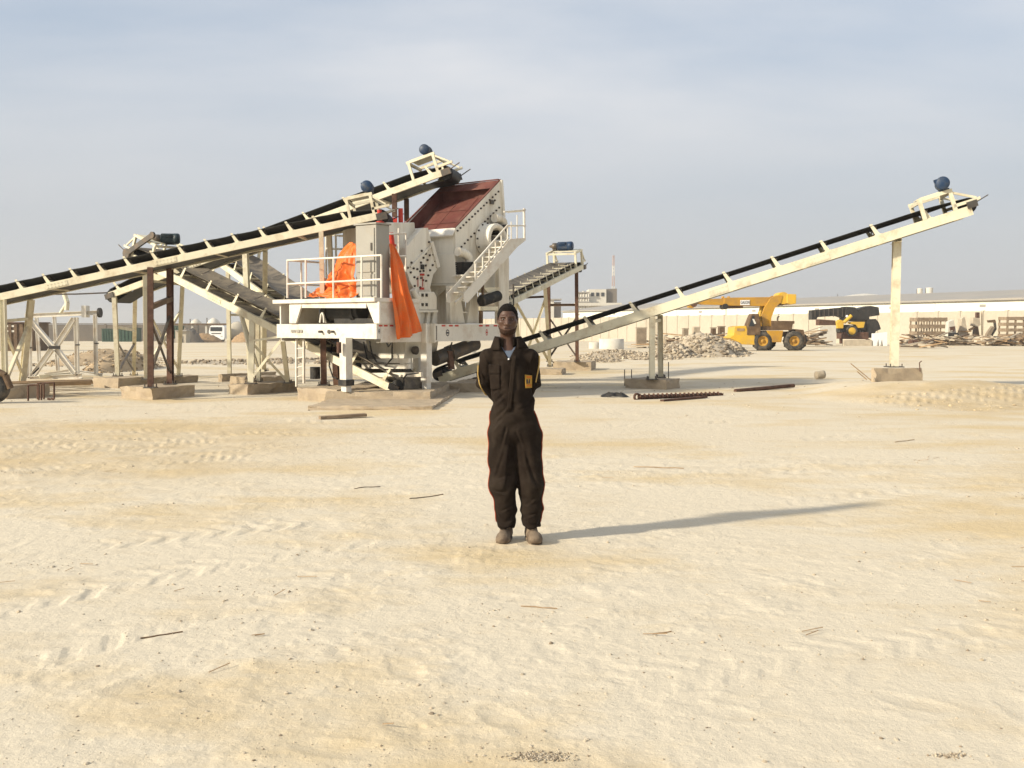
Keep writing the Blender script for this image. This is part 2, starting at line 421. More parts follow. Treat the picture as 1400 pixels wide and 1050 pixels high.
def ground_height(x, y, coarse=False):
    t = np.clip((y - 60.0) / 190.0, 0.0, 1.0)
    h = -1.9 * t
    r = np.hypot(x, y)
    near = 1 - sstep(60, 160, r)
    h = h + near * (0.05 * fbm(x / 7, y / 7 + 3, 2) + 0.008 * fbm(x / 2.2, y / 1.6, 2))
    rough = sstep(-0.12, 0.16, fbm(x / 3.1 + 40, y / 2.3 + 7, 2))
    fine = 1 - sstep(22, 50, r)
    cl = fbm(x / 0.30, y / 0.26, 4, 0.66)
    h = h + fine * (0.0015 + 0.0075 * rough) * (cl + 0.8 * np.maximum(cl - 0.05, 0) * 2.0) * 1.6
    left = sstep(-1.5, -4.5, x) * sstep(9.0, 10.5, y) * (1 - sstep(16.5, 18.5, y))
    h = h + left * 0.03 * fbm(x / 0.4 + 3, y / 0.5, 3, 0.6)
    for path, w, dep, pitch in TRACKS:
        xs = [p[0] for p in path]; ys = [p[1] for p in path]
        m = (x > min(xs) - w) & (x < max(xs) + w) & (y > min(ys) - w) & (y < max(ys) + w)
        if not m.any(): continue
        xx = x[m]; yy = y[m]
        d, al, sg = poly_dist(xx, yy, path)
        wob = fbm(xx / 0.9, yy / 0.9, 2)
        body = 1 - sstep(w * 0.42, w * 0.56, d)
        lug = np.sin(2 * math.pi * (al + np.abs(sg) * 0.8) / pitch)
        lug = np.clip(lug * 1.6, -1, 1)
        rim = np.exp(-((d - w * 0.62) / (w * 0.12)) ** 2)
        keep = 0.35 + 0.65 * sstep(-0.12, 0.08, wob)
        brk = 0.25 + 0.75 * sstep(-0.15, 0.15, fbm(xx / 0.16, yy / 0.16, 2))
        h[m] += 0.5 * keep * (dep * body * (-0.5 + 0.7 * lug * brk) + 0.45 * dep * rim * brk)
    for fx, fy, fa, fd in FEET:
        m = (np.abs(x - fx) < 0.3) & (np.abs(y - fy) < 0.3)
        if not m.any(): continue
        ca, sa = math.cos(fa), math.sin(fa)
        u = (x[m] - fx) * ca + (y[m] - fy) * sa; v = -(x[m] - fx) * sa + (y[m] - fy) * ca
        q = (u / 0.15) ** 2 + (v / 0.06) ** 2
        h[m] += -fd * np.exp(-q * q * 0.7) + 0.45 * fd * np.exp(-((np.sqrt(q) - 1.5) / 0.35) ** 2)
    pd = np.hypot(x - 9.8, (y - 24.5) * 0.8)
    h = h + 0.22 * (1 - sstep(1.0, 3.0, pd))
    # the graded bank on the right with wheel-lug scores down its face
    m = (x > 5) & (x < 40) & (y > 14) & (y < 34)
    if m.any():
        xx = x[m]; yy = y[m]
        d, al, sg = poly_dist(xx, yy, BERM)
        ins = sstep(-0.05, 1.6, al) * (1 - sstep(12, 16, al))
        up = sstep(-0.15, 1.0, sg) * (1 - sstep(1.6, 4.5, sg))
        hb = 0.19 * ins * up * (0.85 + 0.7 * fbm(xx / 1.3, yy / 1.0, 3))
        groove = np.abs(((al + 0.55 * sg + 0.12 * fbm(xx / 1.2, yy / 1.2, 2)) / 0.66) % 1.0 - 0.5) * 2
        face = sstep(0.0, 0.25, sg) * (1 - sstep(1.1, 1.5, sg)) * ins
        hb = hb + face * 0.06 * (sstep(0.03, 0.22, groove) - 0.9) * (0.6 + 0.4 * sstep(-0.15, 0.15, fbm(xx / 1.6, yy / 1.3, 2))) + face * 0.018 * fbm(xx / 0.25, yy / 0.2, 3, 0.65)
        foot = np.exp(-((sg + 0.9) / 0.8) ** 2) * ins
        hb = hb + foot * 0.075 * fbm(xx / 0.35, yy / 0.4, 3, 0.6)
        h[m] += hb
    return h
def tan_mask(x, y):
    d, al, sg = poly_dist(x, y, BERM)
    t = sstep(-0.2, 1.2, al) * sstep(-2.6, -1.2, sg + 0.5 * fbm(x, y, 2)) * (1 - sstep(1.6, 3.0, sg)) * (x > 5)
    l = sstep(-1.5, -4.0, x) * sstep(9.0, 11.5, y) * (1 - sstep(15.5, 18.0, y)) * 0.75
    return np.clip(np.maximum(t, l), 0, 1)
def gz(x, y):
    return float(ground_height(np.array([float(x)]), np.array([float(y)]))[0])

def make_ground():
    ys = [-900, -600, -250, -110, -50, -25, -12, -6, -2, 0.5, 2.0]
    yy = 2.6
    inv = np.concatenate([np.linspace(1 / 2.6, 1 / 17.0, 650), np.linspace(1 / 17.0, 1 / 34.0, 101)[1:]])          # even steps as the eye sees them
    ys += list(1 / inv)
    y = ys[-1]
    while y < 1600:
        y *= 1.035; ys.append(y)
    s = list(np.linspace(-0.6, 0.6, 900))
    o = []; q = 0.6
    while q < 40:
        q *= 1.22; o.append(q)
    s = [-v for v in o[::-1]] + s + o
    ys = np.array(ys); s = np.array(s)
    W = np.maximum(np.abs(ys), 4.0)
    X = np.clip(W[:, None] * s[None, :], -1600, 1600); Y = np.repeat(ys[:, None], len(s), 1)
    H = ground_height(X.ravel(), Y.ravel())
    nr, nc = X.shape
    co = np.stack([X.ravel(), Y.ravel(), H], 1).astype(np.float32)
    idx = np.arange(nr * nc).reshape(nr, nc)
    quads = np.stack([idx[:-1, :-1], idx[:-1, 1:], idx[1:, 1:], idx[1:, :-1]], -1).reshape(-1, 4)
    me = bpy.data.meshes.new('ground')
    me.vertices.add(len(co)); me.vertices.foreach_set('co', co.ravel())
    me.loops.add(quads.size); me.loops.foreach_set('vertex_index', quads.ravel().astype(np.int32))
    me.polygons.add(len(quads)); me.polygons.foreach_set('loop_start', np.arange(0, quads.size, 4, dtype=np.int32))
    me.polygons.foreach_set('loop_total', np.full(len(quads), 4, dtype=np.int32))
    me.polygons.foreach_set('use_smooth', np.ones(len(quads), dtype=bool))
    me.update(calc_edges=True)
    at_ = me.attributes.new('dug', 'FLOAT', 'POINT'); at_.data.foreach_set('value', tan_mask(X.ravel(), Y.ravel()).astype(np.float32))
    g = bpy.data.objects.new('ground', me); COL.objects.link(g)
    g['kind'] = 'structure'
    m = bpy.data.materials.new('sand'); m.use_nodes = True
    t = m.node_tree; N = t.nodes; L = t.links; b = N['Principled BSDF']
    b.inputs['Roughness'].default_value = 0.95; b.inputs['Specular IOR Level'].default_value = 0.1
    pos = N.new('ShaderNodeNewGeometry')
    def noise(scale, detail, rough=0.6, vec=None, stretch=None):
        n = N.new('ShaderNodeTexNoise'); n.inputs['Scale'].default_value = scale; n.inputs['Detail'].default_value = detail; n.inputs['Roughness'].default_value = rough
        if stretch:
            mp = N.new('ShaderNodeMapping'); mp.inputs['Scale'].default_value = stretch; mp.inputs['Rotation'].default_value = (0, 0, -0.12)
            L.new(pos.outputs['Position'], mp.inputs['Vector']); L.new(mp.outputs[0], n.inputs['Vector'])
        else:
            L.new(pos.outputs['Position'], n.inputs['Vector'])
        return n
    def ramp(src, a, b_, lo=0.0, hi=1.0):
        r = N.new('ShaderNodeMapRange'); r.inputs['From Min'].default_value = a; r.inputs['From Max'].default_value = b_
        r.inputs['To Min'].default_value = lo; r.inputs['To Max'].default_value = hi; L.new(src, r.inputs['Value']); return r.outputs[0]
    def mix(fac, c1, c2):
        x = N.new('ShaderNodeMixRGB'); L.new(fac, x.inputs['Fac'])
        for i, c in (('Color1', c1), ('Color2', c2)):
            if isinstance(c, tuple): x.inputs[i].default_value = (*c, 1)
            else: L.new(c, x.inputs[i])
        return x.outputs[0]
    big = noise(0.42, 7, 0.62, stretch=(0.55, 1.0, 1))
    c = mix(ramp(big.outputs['Fac'], 0.49, 0.62), (0.615, 0.545, 0.425), (0.57, 0.455, 0.28))
    mid = noise(1.6, 8, 0.7, stretch=(0.6, 1, 1))
    c = mix(ramp(mid.outputs['Fac'], 0.52, 0.75, 0, 0.6), c, (0.53, 0.43, 0.285))
    far = noise(0.05, 6, 0.6, stretch=(0.35, 1, 1))
    c = mix(ramp(far.outputs['Fac'], 0.45, 0.7, 0, 0.5), c, (0.51, 0.415, 0.28))
    dug = N.new('ShaderNodeAttribute'); dug.attribute_name = 'dug'
    dm = N.new('ShaderNodeMath'); dm.operation = 'MULTIPLY'; L.new(dug.outputs['Fac'], dm.inputs[0]); L.new(ramp(mid.outputs['Fac'], 0.3, 0.6, 0.35, 0.95), dm.inputs[1])
    c = mix(dm.outputs[0], c, (0.50, 0.39, 0.235))
    grit = noise(55, 4, 0.7)
    c = mix(ramp(grit.outputs['Fac'], 0.60, 0.74, 0, 0.5), c, (0.30, 0.23, 0.15))
    pale = noise(38, 3, 0.6)
    c = mix(ramp(pale.outputs['Fac'], 0.62, 0.74, 0, 0.45), c, (0.66, 0.60, 0.49))
    L.new(c, b.inputs['Base Color'])
    b1 = noise(34, 9, 0.78); b2 = noise(9, 6, 0.66)
    ad = N.new('ShaderNodeMath'); ad.operation = 'MULTIPLY_ADD'; ad.inputs[1].default_value = 2.2
    L.new(b2.outputs['Fac'], ad.inputs[0]); L.new(b1.outputs['Fac'], ad.inputs[2])
    bp = N.new('ShaderNodeBump'); bp.inputs['Strength'].default_value = 0.42; bp.inputs['Distance'].default_value = 0.022
    L.new(ad.outputs[0], bp.inputs['Height']); L.new(bp.outputs[0], b.inputs['Normal'])
    me.materials.append(m)
    M['sand'] = m
    return g
make_ground()

# ---------------------------------------------------------------- foundation blocks
def foundation(corner, lpx, rpx, h, label, ang=32, base=0.0, mat='concrete', sink=0.06, group=None, name='foundation_block'):
    c = G(*corner, base); a = math.radians(ang)
    eL = Vector((-math.cos(a), math.sin(a), 0)); eR = Vector((math.sin(a), math.cos(a), 0))
    def length(e, px):
        k = (px - CX) / FPX * (1 / math.cos(TILT))
        return (k * c.y - c.x) / (e.x - k * e.y)
    lL = max(0.15, length(eL, lpx)); lR = max(0.15, length(eR, rpx))
    r = random.Random(int(corner[0] * 7 + corner[1]))
    bm = bmesh.new()
    nx, ny = max(2, int(lL / 0.16)), max(2, int(lR / 0.16)); nz = 3
    def pt(i, j, k):
        p = c + eL * (lL * i / nx) + eR * (lR * j / ny) + Z(-sink + (h + sink) * k / nz)
        edge = (i in (0, nx)) + (j in (0, ny)) + (k == nz)
        jit = 0.008 if edge < 2 else 0.014
        cen = c + eL * lL / 2 + eR * lR / 2 + Z(h / 2)
        if edge >= 2:
            p += (cen - p).normalized() * abs(r.gauss(0, 0.014))
        return p + Vector((r.gauss(0, jit), r.gauss(0, jit), r.gauss(0, jit * 0.6)))
    V = {}
    def gv(i, j, k):
        if (i, j, k) not in V: V[(i, j, k)] = bm.verts.new(pt(i, j, k))
        return V[(i, j, k)]
    for i in range(nx):
        for j in range(ny):
            bm.faces.new([gv(i, j, nz), gv(i, j + 1, nz), gv(i + 1, j + 1, nz), gv(i + 1, j, nz)])
    for k in range(nz):
        for i in range(nx):
            bm.faces.new([gv(i, 0, k), gv(i, 0, k + 1), gv(i + 1, 0, k + 1), gv(i + 1, 0, k)])
            bm.faces.new([gv(i, ny, k), gv(i + 1, ny, k), gv(i + 1, ny, k + 1), gv(i, ny, k + 1)])
        for j in range(ny):
            bm.faces.new([gv(0, j, k), gv(0, j + 1, k), gv(0, j + 1, k + 1), gv(0, j, k + 1)])
            bm.faces.new([gv(nx, j, k), gv(nx, j, k + 1), gv(nx, j + 1, k + 1), gv(nx, j + 1, k)])
    bmesh.ops.recalc_face_normals(bm, faces=bm.faces)
    cen = c + eL * lL / 2 + eR * lR / 2
    for v in bm.verts: v.co -= cen
    me = bpy.data.meshes.new(name); bm.to_mesh(me); bm.free(); me.materials.append(M[mat])
    o = bpy.data.objects.new(name, me); COL.objects.link(o); o.location = cen
    o['label'] = label; o['category'] = 'concrete block'; o['group'] = group or 'concrete foundation blocks'
    return o
foundation((208, 546), 164, 266, 0.26, 'sandy concrete block under the two rusty brown conveyor legs')
foundation((194, 527), 169, 271, 0.20, 'low concrete block behind the rusty legs carrying thin cream legs')
foundation((162, 531), 127, 203, 0.26, 'concrete block left of the rusty legs, under the narrow leaning cream legs')
foundation((339, 540), 312, 408, 0.24, 'front concrete block of the three left of the crusher platform')
foundation((355, 527), 314, 394, 0.22, 'middle concrete block of the three left of the crusher platform')
foundation((303, 522), 299, 378, 0.22, 'rearmost concrete block of the three left of the crusher platform')
foundation((461, 549), 405, 520, 0.26, 'concrete block at the left front of the crusher, under the small ladder')
foundation((588, 550), 444, 620, 0.215, 'long concrete block under the two jack legs of the crusher', ang=4)
foundation((590, 561), 420, 630, 0.07, 'thin concrete slab lying in front of the crusher jack legs', ang=3)
foundation((660, 537), 612, 700, 0.22, 'shaded concrete block behind the man, under the conveyor tail', ang=10)
foundation((911, 533), 853, 929.5, 0.25, 'concrete block under the short front legs of the right conveyor')
foundation((1261, 524.5), 1195, 1267, 0.38, 'tall concrete block under the single tall leg of the right conveyor', ang=-8, base=0.22)
foundation((808, 507), 755, 814, 0.32, 'concrete block under the rusty legs of the rear conveyor right of the man', ang=10)
foundation((768, 513), 733, 774, 0.20, 'small concrete block in front of the rear conveyor legs, beside the man', ang=10)
foundation((8, 546), -40, 68, 0.30, 'shaded concrete block at the left edge beside the tyre')

# ---------------------------------------------------------------- conveyors
def basis(d, w, n, o):
    return Matrix(((d.x, w.x, n.x, o.x), (d.y, w.y, n.y, o.y), (d.z, w.z, n.z, o.z), (0, 0, 0, 1)))
def make_motor(parent, c, axis, r, length, mat, up=Vector((0, 0, 1)), gearbox=True):
    axis = axis.normalized(); side = axis.cross(up).normalized(); up = side.cross(axis).normalized()
    m = MB(); n = 48; prof = []
    for t in (-0.32, 0.26):
        ring = []
        for i in range(n):
            an = 2 * math.pi * i / n; rr = r * (1.0 if i % 2 else 0.90)
            ring.append(c + axis * (t * length) + (side * math.cos(an) + up * math.sin(an)) * rr)
        prof.append(ring)
    m.add(prof[0] + prof[1], [(i, (i + 1) % n, n + (i + 1) % n, n + i) for i in range(n)])
    m.lathe(c, axis, [(-0.36 * length, 0.0), (-0.36 * length, r * 0.82), (-0.32 * length, r * 0.98), (-0.32 * length, r * 0.5)])
    m.box(c + side * (r * 0.75) + up * r * 0.72, (length * 0.24, r * 0.5, r * 0.5), (axis, side, up))
    m.box(c - up * r * 1.0, (length * 0.46, r * 1.5, r * 0.16), (axis, side, up))
    mo = m.build('motor', M[mat], parent)
    f = MB(); f.lathe(c, axis, [(0.25 * length, r * 0.5), (0.25 * length, r * 1.04), (0.44 * length, r * 1.04), (0.5 * length, r * 0.86), (0.5 * length, 0.0)])
    f.build('fan_cover', M[mat], mo)
    if gearbox:
        g = MB(); g.lathe(c, axis, [(-0.36 * length, r * 0.55), (-0.42 * length, r * 0.8), (-0.62 * length, r * 0.8), (-0.70 * length, r * 0.35), (-0.82 * length, r * 0.22), (-0.82 * length, 0)])
        g.box(c - axis * 0.52 * length - up * r * 0.75, (length * 0.2, r * 1.2, r * 0.5), (axis, side, up))
        g.build('gearbox', M['steel'], mo)
    return mo

def conveyor(name, label, A, B, W=0.95, sh=0.16, hb=0.28, far=1, pitch=1.15, sag=0.0, belt='belt', stand=None, motor='motor', sec=2.6, stub=0.07, phase=0.5, group='inclined belt conveyors', wing=0.13):
    """A tail and B head of the stringer nearest the camera; far = +1 if the other stringer lies on the +w side"""
    A = Vector(A); B = Vector(B); Lc = (B - A).length; d = (B - A).normalized()
    w = Z(1).cross(d).normalized() * far
    n = (d.cross(w) if far > 0 else w.cross(d)).normalized()
    if n.z < 0: n = -n
    mid = (A + B) / 2 + w * W / 2
    t = thing(name, label, 'conveyor', (mid.x, mid.y, 0), group)
    def at(s, y, z): return A + d * s + w * y + n * z
    for y, sd in ((0, -1), (W, 1)):
        m = MB(); k = 0; s0 = 0.0
        m.channel(at(0, y, 0), at(Lc, y, 0), 0.075, sh, 0.010, w * sd)
        m.build('stringer', M['cream'], t)
        for q in range(1, int(Lc / sec)):          # bolted splice plates
            s1 = q * sec
            sp = MB(); sp.box(at(s1, y + sd * 0.044, 0), (0.5, 0.010, sh * 0.72), (d, w, n))
            for a in range(6):
                for b_ in (-1, 1):
                    sp.cyl(at(s1 - 0.2 + a * 0.08, y + sd * 0.05, b_ * sh * 0.2), at(s1 - 0.2 + a * 0.08, y + sd * 0.062, b_ * sh * 0.2), 0.012, 6)
            sp.build('splice_plate', M['cream'], t)
    q = 0.4
    while q < Lc:
        m = MB(); m.channel(at(q, 0.04, -sh * 0.25), at(q, W - 0.04, -sh * 0.25), 0.06, sh * 0.45, 0.008); m.build('cross_member', M['cream'], t); q += 1.9
    # idlers
    bm_ = MB(); I3 = (Vector((1, 0, 0)), Vector((0, 1, 0)), Vector((0, 0, 1)))
    zt = sh / 2
    lean = -0.09
    for yy, sg in ((0.03, 1), (W - 0.03, -1)):
        bm_.prism([(lean - stub / 2, yy, hb + 0.03), (lean + stub / 2, yy, hb + 0.03), (stub / 2 + 0.02, yy, zt), (-stub / 2 - 0.02, yy, zt)], (0, sg * 0.012, 0))
        bm_.prism([(lean - stub / 2, yy, hb + 0.03), (lean + stub / 2, yy, hb + 0.03), (lean + stub / 2, yy + sg * 0.04, hb - 0.0), (lean - stub / 2, yy + sg * 0.04, hb - 0.0)], (0, 0, 0.01))
        bm_.box((0, yy + sg * 0.02, zt + 0.006), (0.16, 0.12, 0.012))
    bm_.box((0, W / 2, zt + 0.035), (0.05, W - 0.1, 0.05))
    for yy in (W * 0.34, W * 0.66):
        bm_.box((-0.03, yy, zt + 0.07), (0.035, 0.012, 0.09))
    bme = bm_.mesh('idler_bracket', (0, 0, 0), [M['cream']])
    zc = hb - wing
    ro = []
    for p0, p1 in (((0, W * 0.36, zc - 0.035), (0, W * 0.64, zc - 0.035)), ((0, 0.07, hb - 0.045), (0, W * 0.335, zc - 0.03)), ((0, W - 0.07, hb - 0.045), (0, W * 0.665, zc - 0.03))):
        r_ = MB(); r_.cyl(p0, p1, 0.032, 10); ro.append(r_.mesh('idler_roller', (0, 0, 0), [M['steel']]))
    s = phase; ss = []
    while s < Lc - 0.25:
        ss.append(s)
        mm = basis(d, w, n, A + d * s)
        if mm.determinant() < 0: pass
        o = part_copy(bme, 'idler_bracket', t, mm); ORG[o.name] = None
        for me in ro:
            r_ = bpy.data.objects.new('idler_roller', me); COL.objects.link(r_); r_.parent = o
        s += pitch
    # belt: carrying strand with a trough, return strand, wraps
    m = MB(); th = 0.014; rows_t = []; rows_b = []
    ns = int(Lc / 0.19)
    cross = [(0.03, hb), (W * 0.18, hb - wing * 0.52), (W * 0.345, zc), (W * 0.5, zc), (W * 0.655, zc), (W * 0.82, hb - wing * 0.52), (W - 0.03, hb)]
    for k in range(ns + 1):
        s = 0.02 + (Lc + 0.02) * k / ns
        e = min(1.0, s / 0.9, (Lc + 0.04 - s) / 0.9); e = max(0.0, e)
        ph = ((s - phase) / pitch) % 1.0
        dropc = sag * math.sin(math.pi * ph) * e
        top = []
        for j, (y, z) in enumerate(cross):
            inn = 1 - abs(j - 3) / 3.0
            zz = z * e + (zc + 0.03) * (1 - e) - dropc * (0.25 + 0.75 * inn)
            top.append(at(s, y, zz))
        rows_t.append(top); rows_b.append([p - n * th for p in top])
    m.sheet(rows_t); m.sheet(rows_b)
    m.sheet([[r[0] for r in rows_t], [r[0] for r in rows_b]], smooth=False); m.sheet([[r[-1] for r in rows_t], [r[-1] for r in rows_b]], smooth=False)
    rp = 0.185; cz = zc + 0.03 - rp; rb_ = cz - rp
    for end, sg in ((Lc + 0.03, 1), (0.02, -1)):
        g = []
        for k in range(11):
            an = math.pi * k / 10
            g.append([at(end + sg * rp * math.sin(an), y, cz + rp * math.cos(an)) for y in (0.08, W - 0.08)])
        m.sheet(g)
    m.cur = 1
    m.sheet([[at(Lc * k / 48, y, -sh * 0.30 + (rb_ + sh * 0.30) * max(0, 1 - min(k, 48 - k) / 4.0) - (0.015 * math.sin(k * 1.1) if 4 < k < 44 else 0)) for y in (0.08, W - 0.08)] for k in range(49)])
    m.build('belt', [M[belt], M['dusty_belt'] if belt == 'dusty_belt' else M['belt']], t)
    for end, nm in ((Lc + 0.03, 'head_pulley'), (0.02, 'tail_pulley')):
        m = MB(); m.cyl(at(end, 0.085, cz), at(end, W - 0.085, cz), rp - 0.012, 20); m.cyl(at(end, -0.07, cz), at(end, W + 0.07, cz), 0.035, 10)
        m.build(nm, M['rubber'], t)
    for end in (0.02,):
        for y in (-0.05, W + 0.05):
            m = MB(); m.box(at(end, y, cz), (0.26, 0.05, 0.14), (d, w, n)); m.build('bearing', M['steel'], t)
    if stand:
        s1, s2, hp, moff = stand['s1'], stand['s2'], stand['h'], stand.get('moff', 0.4)
        f = MB(); sw = stand.get('w', 0.07)
        for y in (0.0, W):
            for s in (s1, s2):
                f.beam(at(Lc + s, y, sh / 2), at(Lc + s, y, hp), sw, sw, d)
            f.beam(at(Lc + s1 - 0.05, y, hp + sw / 2), at(Lc + s2 + 0.05, y, hp + sw / 2), sw, sw, w)
            f.beam(at(Lc + s2, y, hp), at(Lc + 0.22, y, sh / 2 + 0.14), sw * 0.6, sw * 0.6, w)
            f.beam(at(Lc + s2 - 0.02, y, sh / 2 + 0.10), at(Lc + 0.30, y, sh / 2 + 0.10), sw, sw * 0.9, w)
            f.beam(at(Lc + 0.02, y, -sh / 2), at(Lc + 0.02, y, sh / 2 + 0.08), sw * 0.7, sw * 0.7, d)
        for s in (s1, s2):
            f.beam(at(Lc + s, sw / 2, hp), at(Lc + s, W - sw / 2, hp), sw * 0.9, sw * 0.9, d)
        f.box(at(Lc + (s1 + s2) / 2, W * 0.4, hp + sw + 0.008), (abs(s2 - s1) * 0.9, W * 0.8, 0.014), (d, w, n))
        f.build('drive_stand', M['cream'], t)
        for y in (-0.05, W + 0.05):
            m = MB(); m.box(at(Lc + 0.08, y, cz), (0.24, 0.05, 0.16), (d, w, n)); m.cyl(at(Lc + 0.1, y, cz), at(Lc + 0.48, y, cz + 0.10), 0.014, 6); m.build('bearing', M['steel'], t)
        ax = stand.get('axis', -w)
        make_motor(t, at(Lc + s1 + moff * (s2 - s1), W * stand.get('my', 0.35), hp + sw + stand.get('mr', 0.17) * 1.1), ax, stand.get('mr', 0.17), stand.get('ml', 0.55), motor, n)
        if stand.get('guard'):
            g = MB(); p = at(Lc + s1 + moff * (s2 - s1), -0.08, hp + sw + 0.2); q = at(Lc + 0.03, -0.10, cz)
            g.beam(p, q, 0.06, 0.13, w); g.cyl(p - w * 0.03, p + w * 0.03, 0.09, 16); g.cyl(q - w * 0.03, q + w * 0.03, 0.13, 16)
            g.build('belt_guard', M['steel'], t)
    t['len'] = Lc
    return t, at, Lc, d, w, n
def leg(t, top, foot, size=0.11, mat='cream', shape='i', side=None, plate=True):
    m = MB(); top = Vector(top); foot = Vector(foot)
    if shape == 'i': m.ibeam(foot + Z(0.02), top, size, size, 0.012, side)
    elif shape == 'l': m.angle(foot + Z(0.02), top, size, 0.012, side)
    else: m.beam(foot + Z(0.02), top, size, size, side)
    o = m.build('leg', M[mat], t)
    if plate:
        p = MB(); p.box(foot + Z(0.012), (size * 2.0, size * 2.0, 0.024))
        for i in (-1, 1):
            for j in (-1, 1):
                p.cyl(foot + Vector((i * size * .75, j * size * .75, .02)), foot + Vector((i * size * .75, j * size * .75, .09)), 0.014, 6)
        p.build('base_plate', M['steel'], o)
    return o
def brace(t, p, q, size=0.05, mat='cream', name='brace'):
    m = MB(); m.angle(p, q, size, 0.008); return m.build(name, M[mat], t)
def lerp(a, b, k): return Vector(a) * (1 - k) + Vector(b) * k
def s_at(A, d, px):
    """length along a stringer where it is seen at photo column px"""
    k = (px - CX) / FPX
    # ray condition: X = k * depth, depth along the camera axis
    f = lambda p: p.x - k * ((p - EYE).dot(F_CAM))
    a, b = f(Vector(A)), f(Vector(A) + d)
    return -a / (b - a)

# right conveyor
A = P(600, 518.5, 26.4); B = P(1326, 288, 23.9)
c1, at1, L1, d1, w1, n1 = conveyor('belt_conveyor', 'long cream belt conveyor rising to the right on two leg stands', A, B, 1.0, 0.235, 0.375, 1, 1.23, 0.0, 'belt', dict(s1=-1.02, s2=-0.30, h=0.56, mr=0.155, ml=0.42, moff=0.85, my=0.05, w=0.085, axis=Vector((-0.30, -0.95, 0))), sec=2.55, phase=0.62, wing=0.09)
s = s_at(A, d1, 890)
la = at1(s, 0, -0.12); lb = at1(s + .16, 1.0, -0.12); f0 = Vector((la.x, la.y, .25)); f1 = Vector((lb.x + .03, lb.y, .25))
leg(c1, la, f0, 0.14); leg(c1, lb, f1, 0.13)
brace(c1, lerp(la, f0, 0.08), lerp(lb, f1, 0.08), 0.08)
s = s_at(A, d1, 1228)
f0 = G(1229, 505.5, 0.60); la = at1(s, 0.42, -0.16)
f0 = Vector((la.x, la.y, 0.60)); leg(c1, la, f0, 0.19, 'cream', 'i', d1)
m = MB(); m.channel(at1(s, 0.03, -0.15), at1(s, 0.97, -0.15), 0.10, 0.10, 0.01); m.build('crosshead', M['cream'], c1)

# nearest left conveyor, up to the crusher
A = P(-70, 421, 22.2); B = P(517, 295, 22.2)
c3, at3, L3, d3, w3, n3 = conveyor('belt_conveyor', 'longest left conveyor rising from the left edge, head above the grey cabinet', A, B, 1.0, 0.155, 0.27, 1, 0.62, 0.055, 'belt', dict(s1=-0.62, s2=-0.08, h=0.48, mr=0.13, ml=0.4, moff=0.95, my=0.15, w=0.06), sec=2.5, phase=0.45, stub=0.05, wing=0.15)
s = s_at(A, d3, 205); f0 = G(206, 530.5, 0.26); f1 = G(233, 525.5, 0.26); la = at3(s, 0, -0.02); lb = at3(s + 0.1, 1.0, -0.02)
la = at3(s, -0.02, -0.07)
leg(c3, la, f0, 0.125, 'rust', 'i'); leg(c3, lb, f1, 0.125, 'rust', 'i'); brace(c3, lerp(la, f0, .33), lerp(lb, f1, .27), 0.11, 'brownpaint')
brace(c3, lerp(la, f0, .88), lerp(lb, f1, .40), 0.05, 'steel'); brace(c3, lerp(la, f0, .45), lerp(lb, f1, .92), 0.05, 'steel')
s = s_at(A, d3, 3); f0 = Vector((at3(s, 0, 0).x, at3(s, 0, 0).y, 0.02)); f1 = G(30, 527, 0.2); la = at3(s, 0, -0.07); lb = at3(s + 0.15, 1.0, -0.07)
leg(c3, la, f0, 0.11); leg(c3, lb, f1, 0.13); brace(c3, lerp(la, f0, .3), lerp(lb, f1, .9), 0.07); brace(c3, lerp(la, f0, .85), lerp(lb, f1, .3), 0.07); brace(c3, lerp(la, f0, .22), lerp(lb, f1, .22), 0.07)
s = s_at(A, d3, 438); f0 = G(443, 527, 0.26); la = at3(s, 0, -0.07); lb = at3(s, 1.0, -0.07); f1 = Vector((f0.x + .12, f0.y + 1.0, .05))
for a_, b_ in ((la, f0), (lb, f1)):
    kn = lerp(a_, b_, .52); leg(c3, a_, kn - Z(0.02), 0.10, 'cream', 'i', plate=False); leg(c3, kn, b_, 0.13, 'rust', 'i')
brace(c3, lerp(la, f0, .3), lerp(lb, f1, .3), 0.06)

# rear left conveyor, up to the hopper
A = P(150, 404, 26.7); B = P(606, 236, 24.7)
c2, at2, L2, d2, w2, n2 = conveyor('belt_conveyor', 'highest conveyor, rising from behind the left one to above the red hopper', A, B, 0.95, 0.16, 0.27, 1, 1.15, 0.0, 'belt', dict(s1=-0.78, s2=-0.12, h=0.50, mr=0.125, ml=0.4, moff=0.75, my=0.15, w=0.065), sec=2.6, phase=0.3, stub=0.05)
la = at2(0.12, 0, -0.08); lb = at2(0.12, 0.95, -0.08); f0 = G(161, 514.5, 0.26); f1 = G(183, 513, 0.0)
leg(c2, la, f0, 0.11, 'cream', 'i'); leg(c2, lb, f1, 0.11, 'cream', 'i')
brace(c2, lerp(la, f0, .38), lerp(lb, f1, .38), 0.08); brace(c2, lerp(la, f0, .55), lerp(lb, f1, .95), 0.05, 'steel'); brace(c2, lerp(la, f0, .95), lerp(lb, f1, .55), 0.05, 'steel')
m = MB(); m.tube([P(58, 402.5, 26.6), P(105, 402, 26.65), P(152, 400, 26.7)], .022, 6); m.build('stay_rod', M['steel'], c2)
s = s_at(A, d2, 334); la = at2(s, 0, -0.08); lb = at2(s + .1, .95, -0.08); f0 = G(343, 518.5, 0.22); f1 = G(361, 507, 0.22)
leg(c2, la, f0, 0.13); leg(c2, lb, f1, 0.13); brace(c2, lerp(la, f0, .33), lerp(lb, f1, .33), 0.08)
s = s_at(A, d2, 538); la = at2(s, 0, -0.08); lb = at2(s, .95, -0.08)
